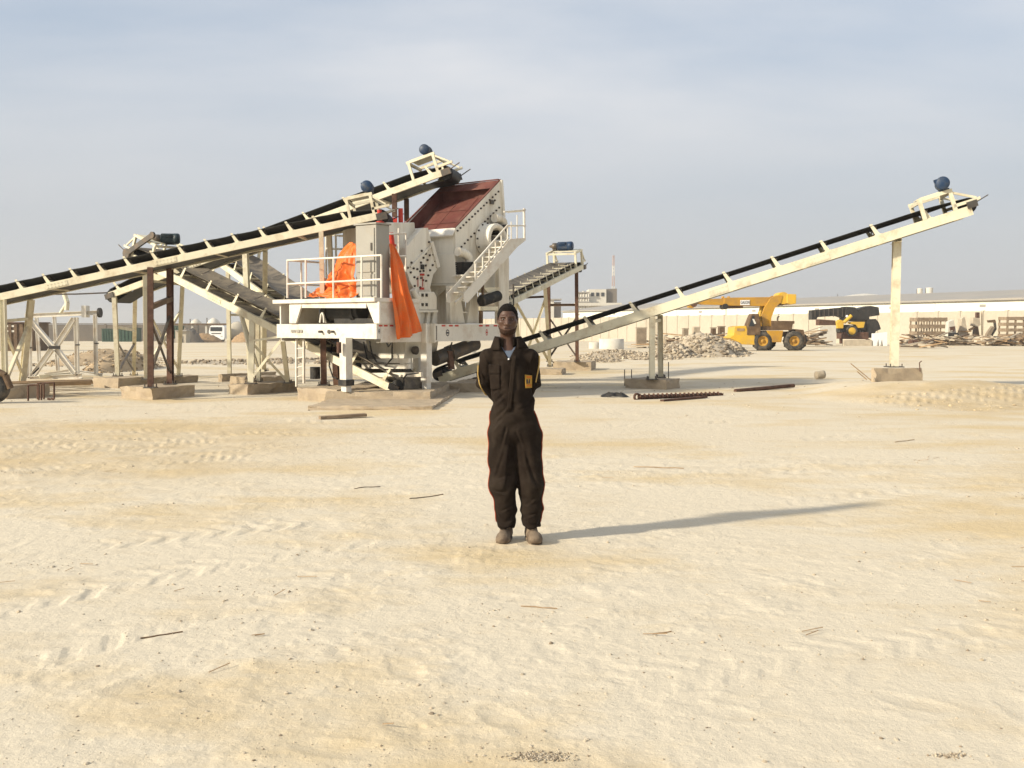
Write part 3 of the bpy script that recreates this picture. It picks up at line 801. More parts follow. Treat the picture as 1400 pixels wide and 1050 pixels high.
for a_ in (la, lb):
    f_ = Vector((a_.x, a_.y, 0.0)); k1 = lerp(a_, f_, .12); k2 = lerp(a_, f_, .27)
    leg(c2, a_, k1, 0.12, 'rust', 'i', plate=False); leg(c2, k1, k2, 0.12, 'red', 'box', plate=False); leg(c2, k2, f_, 0.13, 'cream', 'i')

# conveyor from under the crusher up to the left
A = P(540, 533, 21.7); B = P(178, 349.5, 26.3)
c4, at4, L4, d4, w4, n4 = conveyor('belt_conveyor', 'conveyor from under the crusher rising to a teal motor at upper left', A, B, 1.0, 0.17, 0.33, -1, 1.0, 0.03, 'dusty_belt', dict(s1=-0.85, s2=-0.05, h=0.54, mr=0.135, ml=0.55, moff=0.1, my=0.45, w=0.06, axis=Vector((1, 0.15, 0)), guard=True), motor='motor_teal', sec=3.0, phase=0.4, stub=0.05)
s = s_at(A, d4, 199); la = at4(s, 0, -0.08); lb = at4(s - .3, 1.0, -0.08); f0 = G(200, 519, 0.2); f1 = G(244, 514.5, 0.2)
leg(c4, la, f0, 0.11); leg(c4, lb, f1, 0.10); brace(c4, lerp(la, f0, .35), lerp(lb, f1, .95), 0.06); brace(c4, lerp(la, f0, .9), lerp(lb, f1, .35), 0.06); brace(c4, lerp(la, f0, .12), lerp(lb, f1, .12), 0.06)
s = s_at(A, d4, 346); la = at4(s, 0, -0.08); f0 = G(343, 525, 0.24); leg(c4, la, f0, 0.13)
s = s_at(A, d4, 387); lb = at4(s, 0, -0.08); f1 = G(393.5, 524, 0.22); leg(c4, lb, f1, 0.10)
brace(c4, lerp(la, f0, .35), lerp(lb, f1, .97), 0.06); brace(c4, lerp(la, f0, .93), lerp(lb, f1, .05), 0.06); brace(c4, lerp(la, f0, .32), lerp(lb, f1, .0), 0.05)
s = s_at(A, d4, 312); lc_ = at4(s, 1.0, -0.08); f2 = Vector((lc_.x, lc_.y, .2)); leg(c4, lc_, f2, 0.10)
s = s_at(A, d4, 331); ld = at4(s, 0, -0.08); brace(c4, ld, lerp(lc_, f2, .85), 0.07); brace(c4, ld, lerp(la, f0, .55), 0.07)

# rear left conveyor beside it
A = P(505, 508, 24.0); B = P(292, 353.5, 31.0)
c5, at5, L5, d5, w5, n5 = conveyor('belt_conveyor', 'short conveyor glimpsed behind the platform railing, dusty belt facing right', A, B, 1.1, 0.17, 0.33, -1, 1.1, 0.02, 'dusty_belt', dict(s1=-0.8, s2=-0.05, h=0.55, mr=0.15, ml=0.5, my=0.5), sec=3.2, phase=0.5, stub=0.05)
s = s_at(A, d5, 312); la = at5(s, 0, -0.08); lb = at5(s, 1.1, -0.08); leg(c5, la, (la.x, la.y, 0), 0.11); leg(c5, lb, (lb.x, lb.y, 0), 0.11)
brace(c5, lerp(la, (la.x, la.y, 0), .4), lerp(lb, (lb.x, lb.y, 0), .4), .07)

# rear right conveyor behind the man
A = P(694, 416, 28.6); B = P(797, 364.5, 36.3)
c6, at6, L6, d6, w6, n6 = conveyor('belt_conveyor', 'short rear conveyor right of the man, dusty belt and blue motor on top', A, B, 1.05, 0.17, 0.26, 1, 0.72, 0.0, 'dusty_belt', dict(s1=-0.95, s2=-0.12, h=0.58, mr=0.155, ml=0.66, moff=0.5, my=0.5, w=0.07), sec=3.4, phase=0.4, stub=0.05)
s = s_at(A, d6, 788); la = at6(s, 0, -0.08); f0 = G(789, 495, .32); lb = at6(s, 1.05, -0.08); f1 = Vector((f0.x + w6.x * 1.05, f0.y + w6.y * 1.05, .32))
leg(c6, la, f0, 0.12, 'rust'); leg(c6, lb, f1, 0.12, 'rust'); brace(c6, lerp(la, f0, .36), lerp(lb, f1, .36), .09, 'brownpaint'); brace(c6, lerp(la, f0, .5), lerp(lb, f1, .95), .06, 'steel'); brace(c6, lerp(la, f0, .95), lerp(lb, f1, .5), .06, 'steel')
s = s_at(A, d6, 745); la = at6(s, 0, -0.08); f0 = G(752, 501, .2); lb = at6(s - .1, 1.05, -0.08); f1 = Vector((f0.x - 1.0, f0.y + .35, .0))
leg(c6, la, f0, 0.11); leg(c6, lb, f1, 0.11); brace(c6, lerp(la, f0, .12), lerp(lb, f1, .95), .07); brace(c6, lerp(la, f0, .95), lerp(lb, f1, .12), .07); brace(c6, lerp(la, f0, .1), lerp(lb, f1, .1), .07, 'rust')
m = MB(); p_ = at6(0.35, -0.05, -0.1); m.beam(p_, p_ + Z(0.62), 0.05, 0.05); m.build('stop_post', M['steel'], c6)

# ---------------------------------------------------------------- the mobile crusher
CU = Vector((0.60, 0.80, 0)); CV = Vector((-0.80, 0.60, 0))     # along the chassis (away), across it (to the left)
_o = P(514, 463, 20.8)
CO = Vector((_o.x, _o.y, 0))
def C(u, v, z): return CO + CU * u + CV * v + Z(z)
def onv(px, py, v): return on_plane(px, py, C(0, v, 0), CV)
def onu(px, py, u): return on_plane(px, py, C(u, 0, 0), CU)
def uvz(p):
    q = Vector(p) - CO
    return q.dot(CU), q.dot(CV), q.z
AX = (CU, CV, Z(1))
def cbox(m, u0, u1, v0, v1, z0, z1):
    return m.box(C((u0 + u1) / 2, (v0 + v1) / 2, (z0 + z1) / 2), (abs(u1 - u0), abs(v1 - v0), abs(z1 - z0)), AX)
cr = thing('mobile_crusher', 'large off-white mobile crusher on a steel chassis with red-lined hopper', 'crusher', tuple(C(2.5, 1.5, 0)))
zb = C(0, 0, 0).z + P(514, 463.2, 20.8).z
zt_ = P(514, 442.8, 20.8).z
# chassis
m = MB(); m.channel(C(0.05, 0.02, (zb + zt_) / 2), C(0.05, 3.16, (zb + zt_) / 2), 0.12, zt_ - zb, 0.014, -CU)
cbox(m, -0.005, 0.12, -0.02, 0.30, zb - 0.005, zt_ + 0.004)
fb = m.build('front_beam', M['white'], cr)
for k, px in enumerate((440, 449.5, 456)):
    p = onu(px, 453.5, -0.02); q = MB(); q.cyl(p + CU * 0.02, p - CU * (0.09 if k != 1 else 0.01), 0.028 if k != 1 else 0.045, 10); q.build('coupling_pin', M['steel'], fb)
for v0, v1 in ((-0.02, 0.12), (3.04, 3.18)):
    m = MB(); sd = -CV if v0 < 1 else CV
    m.channel(C(0.13, (v0 + v1) / 2, (zt_ + zb - 0.08) / 2), C(4.9, (v0 + v1) / 2, (zt_ + zb - 0.08) / 2), 0.14, zt_ - zb + 0.08, 0.014, sd)
    sb = m.build('side_beam', M['white'], cr)
    if v0 < 1: rsb = sb
for u in (0.9, 2.2, 3.6, 4.8):
    m = MB(); m.ibeam(C(u, 0.13, zt_ - 0.16), C(u, 3.03, zt_ - 0.16), 0.14, 0.24); m.build('cross_beam', M['machine'], cr)
m = MB()
for px in (577.5, 589.5):
    u = uvz(onv(px, 455, -0.04))[0]; cbox(m, u - 0.02, u + 0.02, -0.16, -0.02, zb - 0.10, zt_ + 0.01)
m.build('stiffener', M['machine'], rsb)
m = MB(); pts = [onv(590.5, 445.5, -0.06), onv(597.5, 445.5, -0.06), onv(597.5, 465, -0.06), onv(590.5, 465, -0.06)]; m.prism(pts, CV * 0.03)
pn = m.build('access_panel', M['steel'], rsb)
m = MB(); pts = [onv(591.5, 447, -0.07), onv(596.5, 447, -0.07), onv(596.5, 463.5, -0.07), onv(591.5, 463.5, -0.07)]; m.prism(pts, CV * 0.01); m.build('panel_window', M['grey'], pn)
# red conspicuity marks and the small round decals on the side beam
m = MB()
for px in (518, 525, 533, 604, 614, 622, 655, 664, 675):
    m.prism([onv(px, 444.2, -0.024), onv(px + 5, 444.2, -0.024), onv(px + 5, 446.4, -0.024), onv(px, 446.4, -0.024)], CV * 0.003)
o = m.build('reflective_tape', M['red'], rsb); o['label'] = 'short red reflective strips'
def decal(px, py, w, h, mat, ring=True, par=rsb, v=-0.024):
    m = MB(); c = onv(px, py, v); s = (c - EYE).length / FPX
    if ring:
        n = 18; vs = []; fs = []
        for i in range(n):
            a = 2 * math.pi * i / n
            for r in (1.0, 0.72): vs.append(c + CU * (math.cos(a) * w * s * r) + Z(math.sin(a) * h * s * r))
        for i in range(n): fs.append((2 * i, 2 * ((i + 1) % n), 2 * ((i + 1) % n) + 1, 2 * i + 1))
        m.add(vs, fs)
    m.box(c, (w * s * 1.2, 0.002, h * s * 0.5), AX)
    return m.build('decal', M[mat], par)
decal(612, 455, 3.6, 4.6, 'black_print'); decal(665.5, 454.5, 2.2, 4.4, 'red'); decal(518.5, 452.8, 1.5, 3.2, 'motor'); 
m = MB()
for i, (a, b) in enumerate(((0, 3), (4, 6), (8, 13), (14, 17))):
    m.prism([onu(397.5 + a * 0.9, 450.8, 0.0 - 0.032), onu(397.5 + b * 0.9, 450.8, -0.032), onu(397.5 + b * 0.9, 454.6, -0.032), onu(397.5 + a * 0.9, 454.6, -0.032)], CU * 0.003)
m.build('worn_lettering', M['grey'], fb)

# deck, gussets
dz1 = onu(515, 406.5, -0.12).z; dz0 = dz1 - 0.085
DV = 3.16
m = MB(); cbox(m, -0.12, 1.35, -0.08, DV, dz0, dz1); deck = m.build('deck', M['white'], cr)
m = MB(); m.prism([onu(395.5, 412.5, -0.06), onu(413.5, 412.5, -0.06), onu(404.5, 442, -0.06), onu(395.5, 442, -0.06)], CU * 0.05); m.build('gusset', M['white'], cr)
m = MB(); m.prism([onu(500, 412.5, -0.06), onu(518.5, 412.5, -0.06), onu(518.5, 442, -0.06), onu(511.5, 442, -0.06)], CU * 0.05); m.build('gusset', M['white'], cr)
m = MB(); a = onu(413, 417, -0.05); b = onu(501, 417, -0.05); m.beam(a, b, 0.02, 0.13, CU); m.build('deck_apron', M['white'], cr)
m = MB(); cbox(m, 0.0, 1.30, -0.045, -0.005, zt_ + 0.002, dz0 - 0.002); m.build('side_skirt', M['white'], cr)
m = MB(); cbox(m, 1.20, 1.26, 0.0, 3.0, zt_ + 0.002, dz0 - 0.002); m.build('rear_bulkhead', M['machine'], cr)
m = MB(); cbox(m, 0.0, 1.15, 3.02, 3.06, zt_ + 0.002, dz0 - 0.002); m.build('side_skirt', M['white'], cr)
# drive engine in the bay under the deck
en = MB(); c0 = onu(447, 427, 0.45); c1_ = onu(496, 425, 0.45)
en.cyl(c0, c1_, 0.21, 20); en.cyl(lerp(c0, c1_, .08), lerp(c0, c1_, .16), 0.25, 20); en.cyl(lerp(c0, c1_, .8), lerp(c0, c1_, .9), 0.25, 20)
cbox(en, 0.3, 0.8, 0.35, 1.6, zt_ + 0.005, zt_ + 0.12); eo = en.build('drive_engine', M['dark'], cr)
m = MB(); m.tube([onu(437.5, 441, 0.1), onu(439, 430, 0.1), onu(441, 427.5, 0.1), onu(442.5, 432, 0.1), onu(443, 441, 0.1)], 0.022); m.build('lifting_hoop', M['white'], cr)
m = MB(); m.tube([onu(441, 428, 0.12), onu(446, 441, 0.3)], 0.02); m.build('hydraulic_pipe', M['machine'], cr)

# railing round the deck
def rail(m, pts, r=0.022): return m.tube(pts, r, 8)
m = MB(); RU = -0.08
fr = lambda px, py: onu(px, py, RU)
rail(m, [fr(392.5, 356), fr(521.5, 349)]); rail(m, [fr(393, 388.3), fr(521.5, 382)])
for px, y0 in ((393, 356), (418, 354.7), (456, 352.8), (494.5, 350.5), (521.5, 349)):
    rail(m, [fr(px, y0), fr(px, 407.5)])
pL = uvz(fr(393, 356)); pR = uvz(fr(521.5, 349))
rail(m, [fr(393, 356), C(1.0, pL[1], pL[2])]); rail(m, [fr(393, 388.3), C(1.0, pL[1], uvz(fr(393, 388.3))[2])])
rail(m, [C(0.32, pL[1], dz1), C(0.32, pL[1], pL[2])]); rail(m, [C(1.0, pL[1], dz1), C(1.0, pL[1], pL[2])])
m.build('railing', M['white'], cr)
# control cabinet
k0 = uvz(onu(515, 405, 0.12)); kL = uvz(onu(487, 405, 0.12))
cd = uvz(onv(533, 405, k0[1]))[0]; ctop = onu(515, 306, 0.12).z
m = MB(); cbox(m, 0.12, cd, k0[1], kL[1], dz1 + 0.002, ctop); cab = m.build('control_cabinet', M['grey'], cr, bevel=0.01)
m = MB(); cbox(m, 0.09, cd + 0.03, k0[1] - 0.03, kL[1] + 0.03, ctop + 0.002, ctop + 0.035); m.build('cabinet_roof', M['grey'], cab)
m = MB(); cbox(m, 0.10, 0.118, k0[1] + 0.05, kL[1] - 0.05, dz1 + 0.55, ctop - 0.08); m.build('cabinet_door', M['grey'], cab)
m = MB(); cbox(m, 0.08, 0.098, k0[1] + 0.10, k0[1] + 0.14, dz1 + 1.0, dz1 + 1.16); m.build('door_handle', M['steel'], cab)
m = MB(); cbox(m, 0.105, 0.118, k0[1] + 0.05, kL[1] - 0.05, dz1 + 0.05, dz1 + 0.50); m.build('cabinet_door', M['grey'], cab)

# front impact housing with its bolted cheek plate
def prism_v(px, v0, v1): return MB().prism([onv(x, y, v0) for x, y in px], CV * (v1 - v0))
cheek = [(556, 338), (569, 321), (578, 311.5), (585, 311.5), (589.5, 331), (599.5, 366), (592.5, 375), (588, 393), (590, 400), (568, 400), (560, 383), (555, 367)]
prism_v(cheek, 0.62, 2.2).build('front_housing', M['machine'], cr, bevel=0.02)
ck = prism_v(cheek, 0.57, 0.615).build('cheek_plate', M['machine'], cr)
m = MB(); a = onv(561, 365, 0.56); b = onv(592, 333, 0.56); m.beam(a, b, 0.05, 0.05, CV); m.build('rib', M['machine'], ck)
m = MB(); a = onv(589.5, 331, 0.55); b = onv(599, 365.5, 0.55); m.beam(a, b, 0.06, 0.10, CV); m.build('rib', M['machine'], ck)
m = MB()
for x, y in ((586, 331), (576, 343), (562, 359), (557, 366), (565, 367), (570, 368), (584, 342), (589, 338), (581.5, 347), (587, 349), (592, 348), (578.5, 352.5), (584, 355.5), (575, 359), (581.5, 363), (591, 362.5), (587.5, 369.5), (574, 371), (578.5, 370.5), (585, 376.5), (566, 379), (575, 380), (570, 381), (582, 384), (578, 383), (566.5, 391), (574, 393), (597, 365.5), (594.5, 357), (561, 372.5)):
    p = onv(x, y, 0.57); m.cyl(p, p - CV * 0.03, 0.026, 6)
o = m.build('bolt_heads', M['bolt'], ck); o['kind'] = 'stuff'
m = MB(); p = onv(576.5, 365, 0.57); m.box(p - CV * 0.02, (0.09, 0.05, 0.11), AX); m.build('inspection_cover', M['dark'], ck)
m = MB(); p = onv(576.5, 375.5, 0.57); m.box(p - CV * 0.015, (0.12, 0.04, 0.045), AX)
for x in (571.5, 578):
    m.cyl(onv(x, 378, 0.55), onv(x, 392, 0.55), 0.010, 6)
p = onv(576, 394.5, 0.57); m.box(p - CV * 0.015, (0.12, 0.04, 0.05), AX); o = m.build('latch_rods', M['red'], ck)
# bearing pedestal beneath the cheek plate
prism_v([(573, 399), (594, 399), (597.5, 406), (597.5, 424), (574, 424)], 0.42, 0.75).build('bearing_pedestal', M['machine'], cr, bevel=0.02)
for x in (577.5, 583):
    for y in (403.5, 416.5):
        p = onv(x, y, 0.42); m = MB(); m.box(p - CV * 0.004, (0.07, 0.02, 0.07), AX); m.build('bearing_slot', M['dark'], cr)
prism_v([(567, 424.2), (599, 424.2), (599, 427), (567, 427)], 0.36, 0.95).build('pedestal_flange', M['machine'], cr)
for x0, x1 in ((572, 576), (585, 588), (593, 596.5)):
    prism_v([(x0, 427), (x1, 427), (x1 - 1, 443), (x0 - 2, 443)], 0.42, 0.46).build('pedestal_gusset', M['machine'], cr)
prism_v([(566, 427.2), (598, 427.2), (598, 443), (566, 443)], 0.5, 1.6).build('lower_housing', M['machine'], cr)
m = MB(); m.tube([onv(564, 396, 0.45), onv(570, 408, 0.45), onv(573, 423, 0.45)], 0.07, 10); m.build('hydraulic_ram', M['machine'], cr)
# inlet top box, back platform rail, red rams
prism_v([(528, 304), (567, 304), (568.5, 322), (556, 338), (528, 350)], 0.8, 2.2).build('top_box', M['machine'], cr, bevel=0.02)
m = MB()
for a, b in (((532.5, 320), (555, 319)), ((532.5, 350.5), (555, 350)), ((555, 319), (555, 372)), ((545, 312), (545, 366))):
    rail(m, [onv(*a, 0.42), onv(*b, 0.42)], 0.02)
m.build('railing', M['white'], cr)
m = MB()
for a, b in (((446, 321), (483, 323.5)), ((446, 321), (446, 376)), ((446, 340), (483, 341)), ((459, 321), (460, 384)), ((446, 376), (450, 378))):
    rail(m, [onu(*a, 1.30), onu(*b, 1.30)], 0.024)
rail(m, [onu(446, 376, 1.30), C(1.3, uvz(onu(446, 376, 1.3))[1], dz1)], .024)
m.build('railing', M['white'], cr)
for a, b, v in (((518.8, 287), (519.5, 303), 0.9), ((534.5, 318), (536.5, 334), 0.55), ((547.6, 285), (548, 304.5), 0.9)):
    m = MB(); m.cyl(onv(*a, v), onv(*b, v), 0.055, 12); m.cyl(onv(*b, v), onv(b[0], b[1] + 3, v), 0.09, 12); m.build('red_ram', M['red'], cr)

# main body with the red-lined hopper
V0, V1 = 0.25, 2.15
sideR = [(622, 312), (684.5, 246), (688, 300), (689, 345), (655, 395), (625.5, 389)]
pr = [onv(x, y, V0) for x, y in sideR]
uf = uvz(pr[0])[0]; zf = pr[0].z; ub = uvz(pr[1])[0]; zk = pr[1].z
m = MB(); m.prism(pr, CV * 0.04); sp = m.build('side_plate', M['machine'], cr)
m = MB(); m.prism([p + CV * (V1 - V0) for p in pr], -CV * 0.04); m.build('side_plate', M['machine'], cr)
zlow = pr[5].z
m = MB(); m.prism([C(uf, V0 + 0.045, zlow), C(uf, V0 + 0.045, zf - 0.03), C(uf + 0.04, V0 + 0.045, zf - 0.03), C(uf + 0.04, V0 + 0.045, zlow)], CV * (V1 - V0 - 0.09)); m.build('front_plate', M['machine'], cr)
m = MB(); m.prism([C(uf - 0.10, V0, zf - 0.16), C(uf + 0.03, V0, zf + 0.015), C(uf + 0.03, V1, zf + 0.015), C(uf - 0.10, V1, zf - 0.16)], CU * 0.012 - Z(0.03)); m.build('front_lip', M['white'], cr)
m = MB(); m.prism([onu(588, 347, uf - 0.05), onu(621.5, 347, uf - 0.05), onu(624, 388, uf - 0.05), onu(588, 388, uf - 0.05)], CU * 0.04); m.build('front_cover', M['machine'], cr, bevel=0.01)
m = MB(); m.prism([onu(586, 388.3, uf - 0.09), onu(627, 388.3, uf - 0.09), onu(627, 390.3, uf - 0.09), onu(586, 390.3, uf - 0.09)], CU * 0.4); m.build('base_flange', M['machine'], cr)
# lining: floor, back wall, inside of the cheeks
dn = 0.42; fl = Vector(CU * (ub - uf) + Z(zk - zf)).normalized()
m = MB(); a = C(uf + 0.06, V0 + 0.06, zf - dn); b = C(ub - 0.10, V0 + 0.06, zk - dn + 0.02)
m.prism([a, b, b + CV * (V1 - V0 - 0.12), a + CV * (V1 - V0 - 0.12)], Z(-0.03)); ho = m.build('hopper_floor', M['oxide'], cr)
m = MB()
for k in range(1, 4):
    p = lerp(a, b, k / 4.0) + Z(0.004); m.beam(p + CV * 0.05, p + CV * (V1 - V0 - 0.17), 0.05, 0.012, CU)
for j in (0.33, 0.66):
    p = a + CV * ((V1 - V0 - 0.12) * j) + Z(0.005); q = b + CV * ((V1 - V0 - 0.12) * j) + Z(0.005); m.beam(p, q, 0.04, 0.010, CV)
m.build('liner_seams', M['oxide'], ho)
m = MB(); m.prism([C(ub - 0.05, V0 + 0.045, zk - 0.62), C(ub - 0.05, V0 + 0.045, zk - 0.01), C(ub - 0.05, V1 - 0.045, zk - 0.01), C(ub - 0.05, V1 - 0.045, zk - 0.62)], CU * 0.03); m.build('hopper_back', M['oxide'], cr)
m = MB(); m.prism([C(ub - 0.25, V0 + 0.07, zk - 0.20), C(ub - 0.06, V0 + 0.07, zk - 0.03), C(ub - 0.06, V1 - 0.07, zk - 0.03), C(ub - 0.25, V1 - 0.07, zk - 0.20)], Z(-0.02)); m.build('hopper_back_liner', M['oxide'], cr)
for v, sg in ((V0 + 0.042, 1), (V1 - 0.058, 1)):
    m = MB(); m.prism([C(uf + 0.05, v, zf - dn), C(uf + 0.05, v, zf - 0.03), C(ub - 0.06, v, zk - 0.03), C(ub - 0.06, v, zk - dn - 0.03)], CV * 0.016); m.build('hopper_side_liner', M['oxide'], cr)
m = MB()
for v in (V0 + 0.02, V1 - 0.02):
    m.beam(C(uf, v, zf + 0.012), C(ub, v, zk + 0.012), 0.05, 0.024, CV)
m.beam(C(ub - 0.035, V0 + .04, zk + 0.014), C(ub - 0.035, V1 - .04, zk + 0.014), 0.05, 0.024, CU)
m.build('hopper_rim', M['oxide'], cr)
m = MB(); cbox(m, uf + 0.06, ub - 0.1, V0 + 0.1, V1 - 0.1, zlow - 0.1, zf - 0.4); m.build('core_housing', M['machine'], cr)
# rows of bolts on the side plate
m = MB()
def bolt_row(a, b, n):
    for k in range(n):
        x = a[0] + (b[0] - a[0]) * k / (n - 1); y = a[1] + (b[1] - a[1]) * k / (n - 1)
        p = onv(x, y, V0); m.cyl(p, p - CV * 0.03, 0.024, 6)
bolt_row((625, 315.5), (681, 262), 15); bolt_row((626, 342), (648, 319), 6); bolt_row((662.5, 303), (682, 284), 6); bolt_row((674, 276), (676, 274), 2)
o = m.build('bolt_heads', M['bolt'], sp); o['kind'] = 'stuff'
m = MB(); p = onv(671.5, 276.5, V0); m.box(p - CV * .02, (.13, .05, .1), AX); m.build('inspection_cover', M['steel'], sp)
m = MB(); m.beam(onv(685.5, 246, V0 - .02), onv(689, 300, V0 - .02), .05, .07, CV); m.build('edge_rib', M['machine'], sp)
# drum-shaped bearing ring
p = onv(664, 328, V0); m = MB()
m.lathe(p, -CV, [(0.0, 0.40), (0.02, 0.42), (0.05, 0.42), (0.06, 0.375), (0.36, 0.375), (0.38, 0.365), (0.38, 0.27), (0.30, 0.26), (0.05, 0.26)], 32)
rg = m.build('bearing_ring', M['machine'], cr)
m = MB(); m.cyl(p - CV * 0.03, p - CV * 0.10, 0.255, 24); m.cyl(p - CV * 0.1, p - CV * 0.25, 0.08, 16); m.build('bearing_hub', M['steel'], rg)
m = MB()
for k in range(12):
    an = k * math.pi / 6; q = p + CU * (math.cos(an) * 0.40) + Z(math.sin(an) * 0.40); m.cyl(q - CV * .05, q - CV * .08, .022, 6)
o = m.build('ring_bolts', M['bolt'], rg); o['kind'] = 'stuff'
# rubber buffers on brackets, with the elbow covers above them
for (x0, y0, x1, y1), el in (((634, 358, 648.5, 375), [(626, 344), (634, 346), (640, 351), (642, 358)]), ((681.5, 307, 695, 321), [(676, 298), (683, 299), (687, 302), (688.5, 307)])):
    m = MB(); v = -0.05
    for k in range(7):
        ya = y0 + (y1 - y0) * k / 7.0; yb = y0 + (y1 - y0) * (k + 0.72) / 7.0
        m.prism([onv(x0, ya, v), onv(x1, ya, v), onv(x1, yb, v), onv(x0, yb, v)], CV * 0.28)
    m.prism([onv(x0 + 1, y0, v + .02), onv(x1 - 1, y0, v + .02), onv(x1 - 1, y1, v + .02), onv(x0 + 1, y1, v + .02)], CV * 0.24)
    bo = m.build('rubber_buffer', M['rubber'], cr)
    m = MB(); m.tube([onv(*q, 0.08) for q in el], 0.11, 12); m.build('elbow_cover', M['machine'], cr)
    m = MB(); m.prism([onv(x0 - 2, y1 + .3, v - .03), onv(x1 + 1.5, y1 + .3, v - .03), onv(x1 + 1.5, y1 + 2.5, v - .03), onv(x0 - 2, y1 + 2.5, v - .03)], CV * 0.32); m.build('buffer_bracket', M['machine'], cr)
m = MB()
for x in (634.5, 644):
    m.prism([onv(x, 377.6, -.05), onv(x + 3, 377.6, -.05), onv(x + 3, 404, -.05), onv(x, 404, -.05)], CV * .28)
m.build('buffer_stand', M['machine'], cr)
# body legs down to the chassis
for poly, v in (([(615, 390.5), (627, 390.5), (636, 442.5), (616, 442.5)], 0.20), ([(645, 396), (652, 396), (655.5, 442.5), (639, 442.5)], 0.20), ([(682, 352), (696, 352), (696, 442.5), (682, 442.5)], -0.02), ([(600, 392), (606, 392), (606, 442.5), (600, 442.5)], 1.9)):
    prism_v(poly, v, v + 0.13).build('body_leg', M['machine'], cr, bevel=0.006)
for y in (411, 427):
    m = MB(); m.beam(onv(624, y, 0.24), onv(638, y, 0.24), 0.05, 0.03, CV); m.build('cross_strap', M['machine'], cr)
m = MB(); cbox(m, uf + 0.5, uf + 0.55, 0.4, 2.1, zt_ + 0.005, zlow - 0.02); m.build('rear_panel', M['machine'], cr)
m = MB(); p0, p1, p2 = onu(588, 391, uf + .1), onu(614, 391, uf + .1), onu(588, 412, uf + .1); m.prism([p0, p1, p2], CU * .03); m.build('corner_gusset', M['machine'], cr)
# stair and landing along the near side
so = -0.62; si = -0.12
stair = [(634, 401), (650, 384), (697, 327), (718, 325), (719, 328.5), (708, 337), (639.5, 414), (634, 412)]
m = MB(); m.prism([onv(x, y, so) for x, y in stair], CV * 0.012); st = m.build('stair_stringer', M['white'], cr)
off = CV * (si - so)
m = MB(); m.prism([onv(x, y, so) + off for x, y in stair], CV * 0.012); m.build('stair_stringer', M['white'], cr)
lo_, hi_ = onv(643, 403, so), onv(698, 334.5, so)
for k in range(10):
    p = lerp(lo_, hi_, (k + .5) / 10); m = MB(); m.box(p + off * .5 + CV * .006, (0.22, (si - so) - .02, .025), AX); m.build('tread', M['machine'], cr)
m = MB(); p = onv(699, 330, so); q = onv(717, 329, so); m.prism([p + CV * .02, q + CV * .02, q + off - CV * .02, p + off - CV * .02], Z(.02)); m.build('landing', M['machine'], cr)
m = MB(); R_ = lambda x, y, o=0: onv(x, y, so) + off * o
for o in (0,):
    rail(m, [R_(648.5, 359), R_(650, 358), R_(694, 308)], .022); rail(m, [R_(650, 384), R_(650, 358)], .022); rail(m, [R_(650.5, 378), R_(695, 326)], .018)
    for x, ya, yb in ((660, 347, 371), (669, 337, 361), (677.5, 327, 350), (685.5, 318, 340), (694, 308, 330)): rail(m, [R_(x, ya), R_(x, yb)], .018)
m.build('stair_railing', M['white'], cr)
m = MB(); rail(m, [R_(689, 289.5), R_(718.5, 287)], .02); rail(m, [R_(716.5, 285), R_(717, 326)], .03); rail(m, [R_(699, 303), R_(699, 327)], .014); rail(m, [R_(707, 294), R_(707, 326)], .014); rail(m, [R_(694, 308), R_(719, 308.5)], .016)
rail(m, [R_(716.5, 288), R_(716.5, 288, 1)], .02); rail(m, [R_(716.5, 308), R_(716.5, 308, 1)], .016)
m.build('landing_railing', M['white'], cr)
m = MB(); m.beam(R_(634, 414.5, .5), R_(652, 399, .5), .05, .06, CV); m.build('stair_brace', M['machine'], cr)
# far discharge chute end seen under the stair
m = MB()
for a, b in (((657, 420), (681, 420)),):
    m.prism([onv(656.5, 419, -.3), onv(681, 419, -.3), onv(681, 424.5, -.3), onv(656.5, 424.5, -.3)], CV * .06)
m.prism([onv(661, 393, -.2), onv(684, 393, -.2), onv(680, 400, -.2), onv(667, 400, -.2)], CV * .3)
ch = m.build('discharge_lip', M['cream'], cr)
m = MB(); m.beam(onv(657.5, 419, -.26), onv(657.5, 442.5, -.26), .08, .06, CV); m.beam(onv(660, 390, -.2), onv(660, 418, -.2), .05, .05, CV); m.build('discharge_post', M['brownpaint'], cr)
m = MB(); m.cyl(onv(658, 412, -.22), onv(681, 404.5, -.22), .13, 16); m.build('discharge_roller', M['rubber'], cr)
# jack legs, underside
for px, base, wpx in ((473.5, 535.5, 8.2), (583, 531.5, 7.2)):
    f = G(px, base, .215); top = Vector((f.x, f.y, zb + 0.02)); m = MB(); sz = wpx / FPX * f.y * 1.5
    m.box(lerp(f, top, .57), (sz, sz, (top.z - f.z) * .86), AX); jl = m.build('jack_leg', M['white'], cr)
    m = MB(); m.box(lerp(f, top, .10), (sz * .8, sz * .8, (top.z - f.z) * .20), AX); m.build('jack_foot', M['white'], jl)
    if px < 500:
        m = MB(); m.box(lerp(f, top, .17), (sz * 1.25, sz * 1.25, .13), AX); m.build('jack_collar', M['rubber'], jl)
        m = MB(); m.cyl(lerp(f, top, .72) - CU * .2, lerp(f, top, .92) - CU * .2, .05, 10); m.build('jack_ram', M['rust'], jl)
for u_, v_ in ((4.5, 2.9), (3.0, 2.8)):
    m = MB(); m.box(C(u_, v_, zb / 2), (.2, .2, zb + .02), AX); m.build('jack_leg', M['white'], cr)
m = MB(); m.prism([onu(500, 464, 1.6), onu(556, 464, 1.6), onu(552, 490, 1.6), onu(505, 490, 1.6)], CU * 1.1); m.build('discharge_chute', M['machine'], cr)
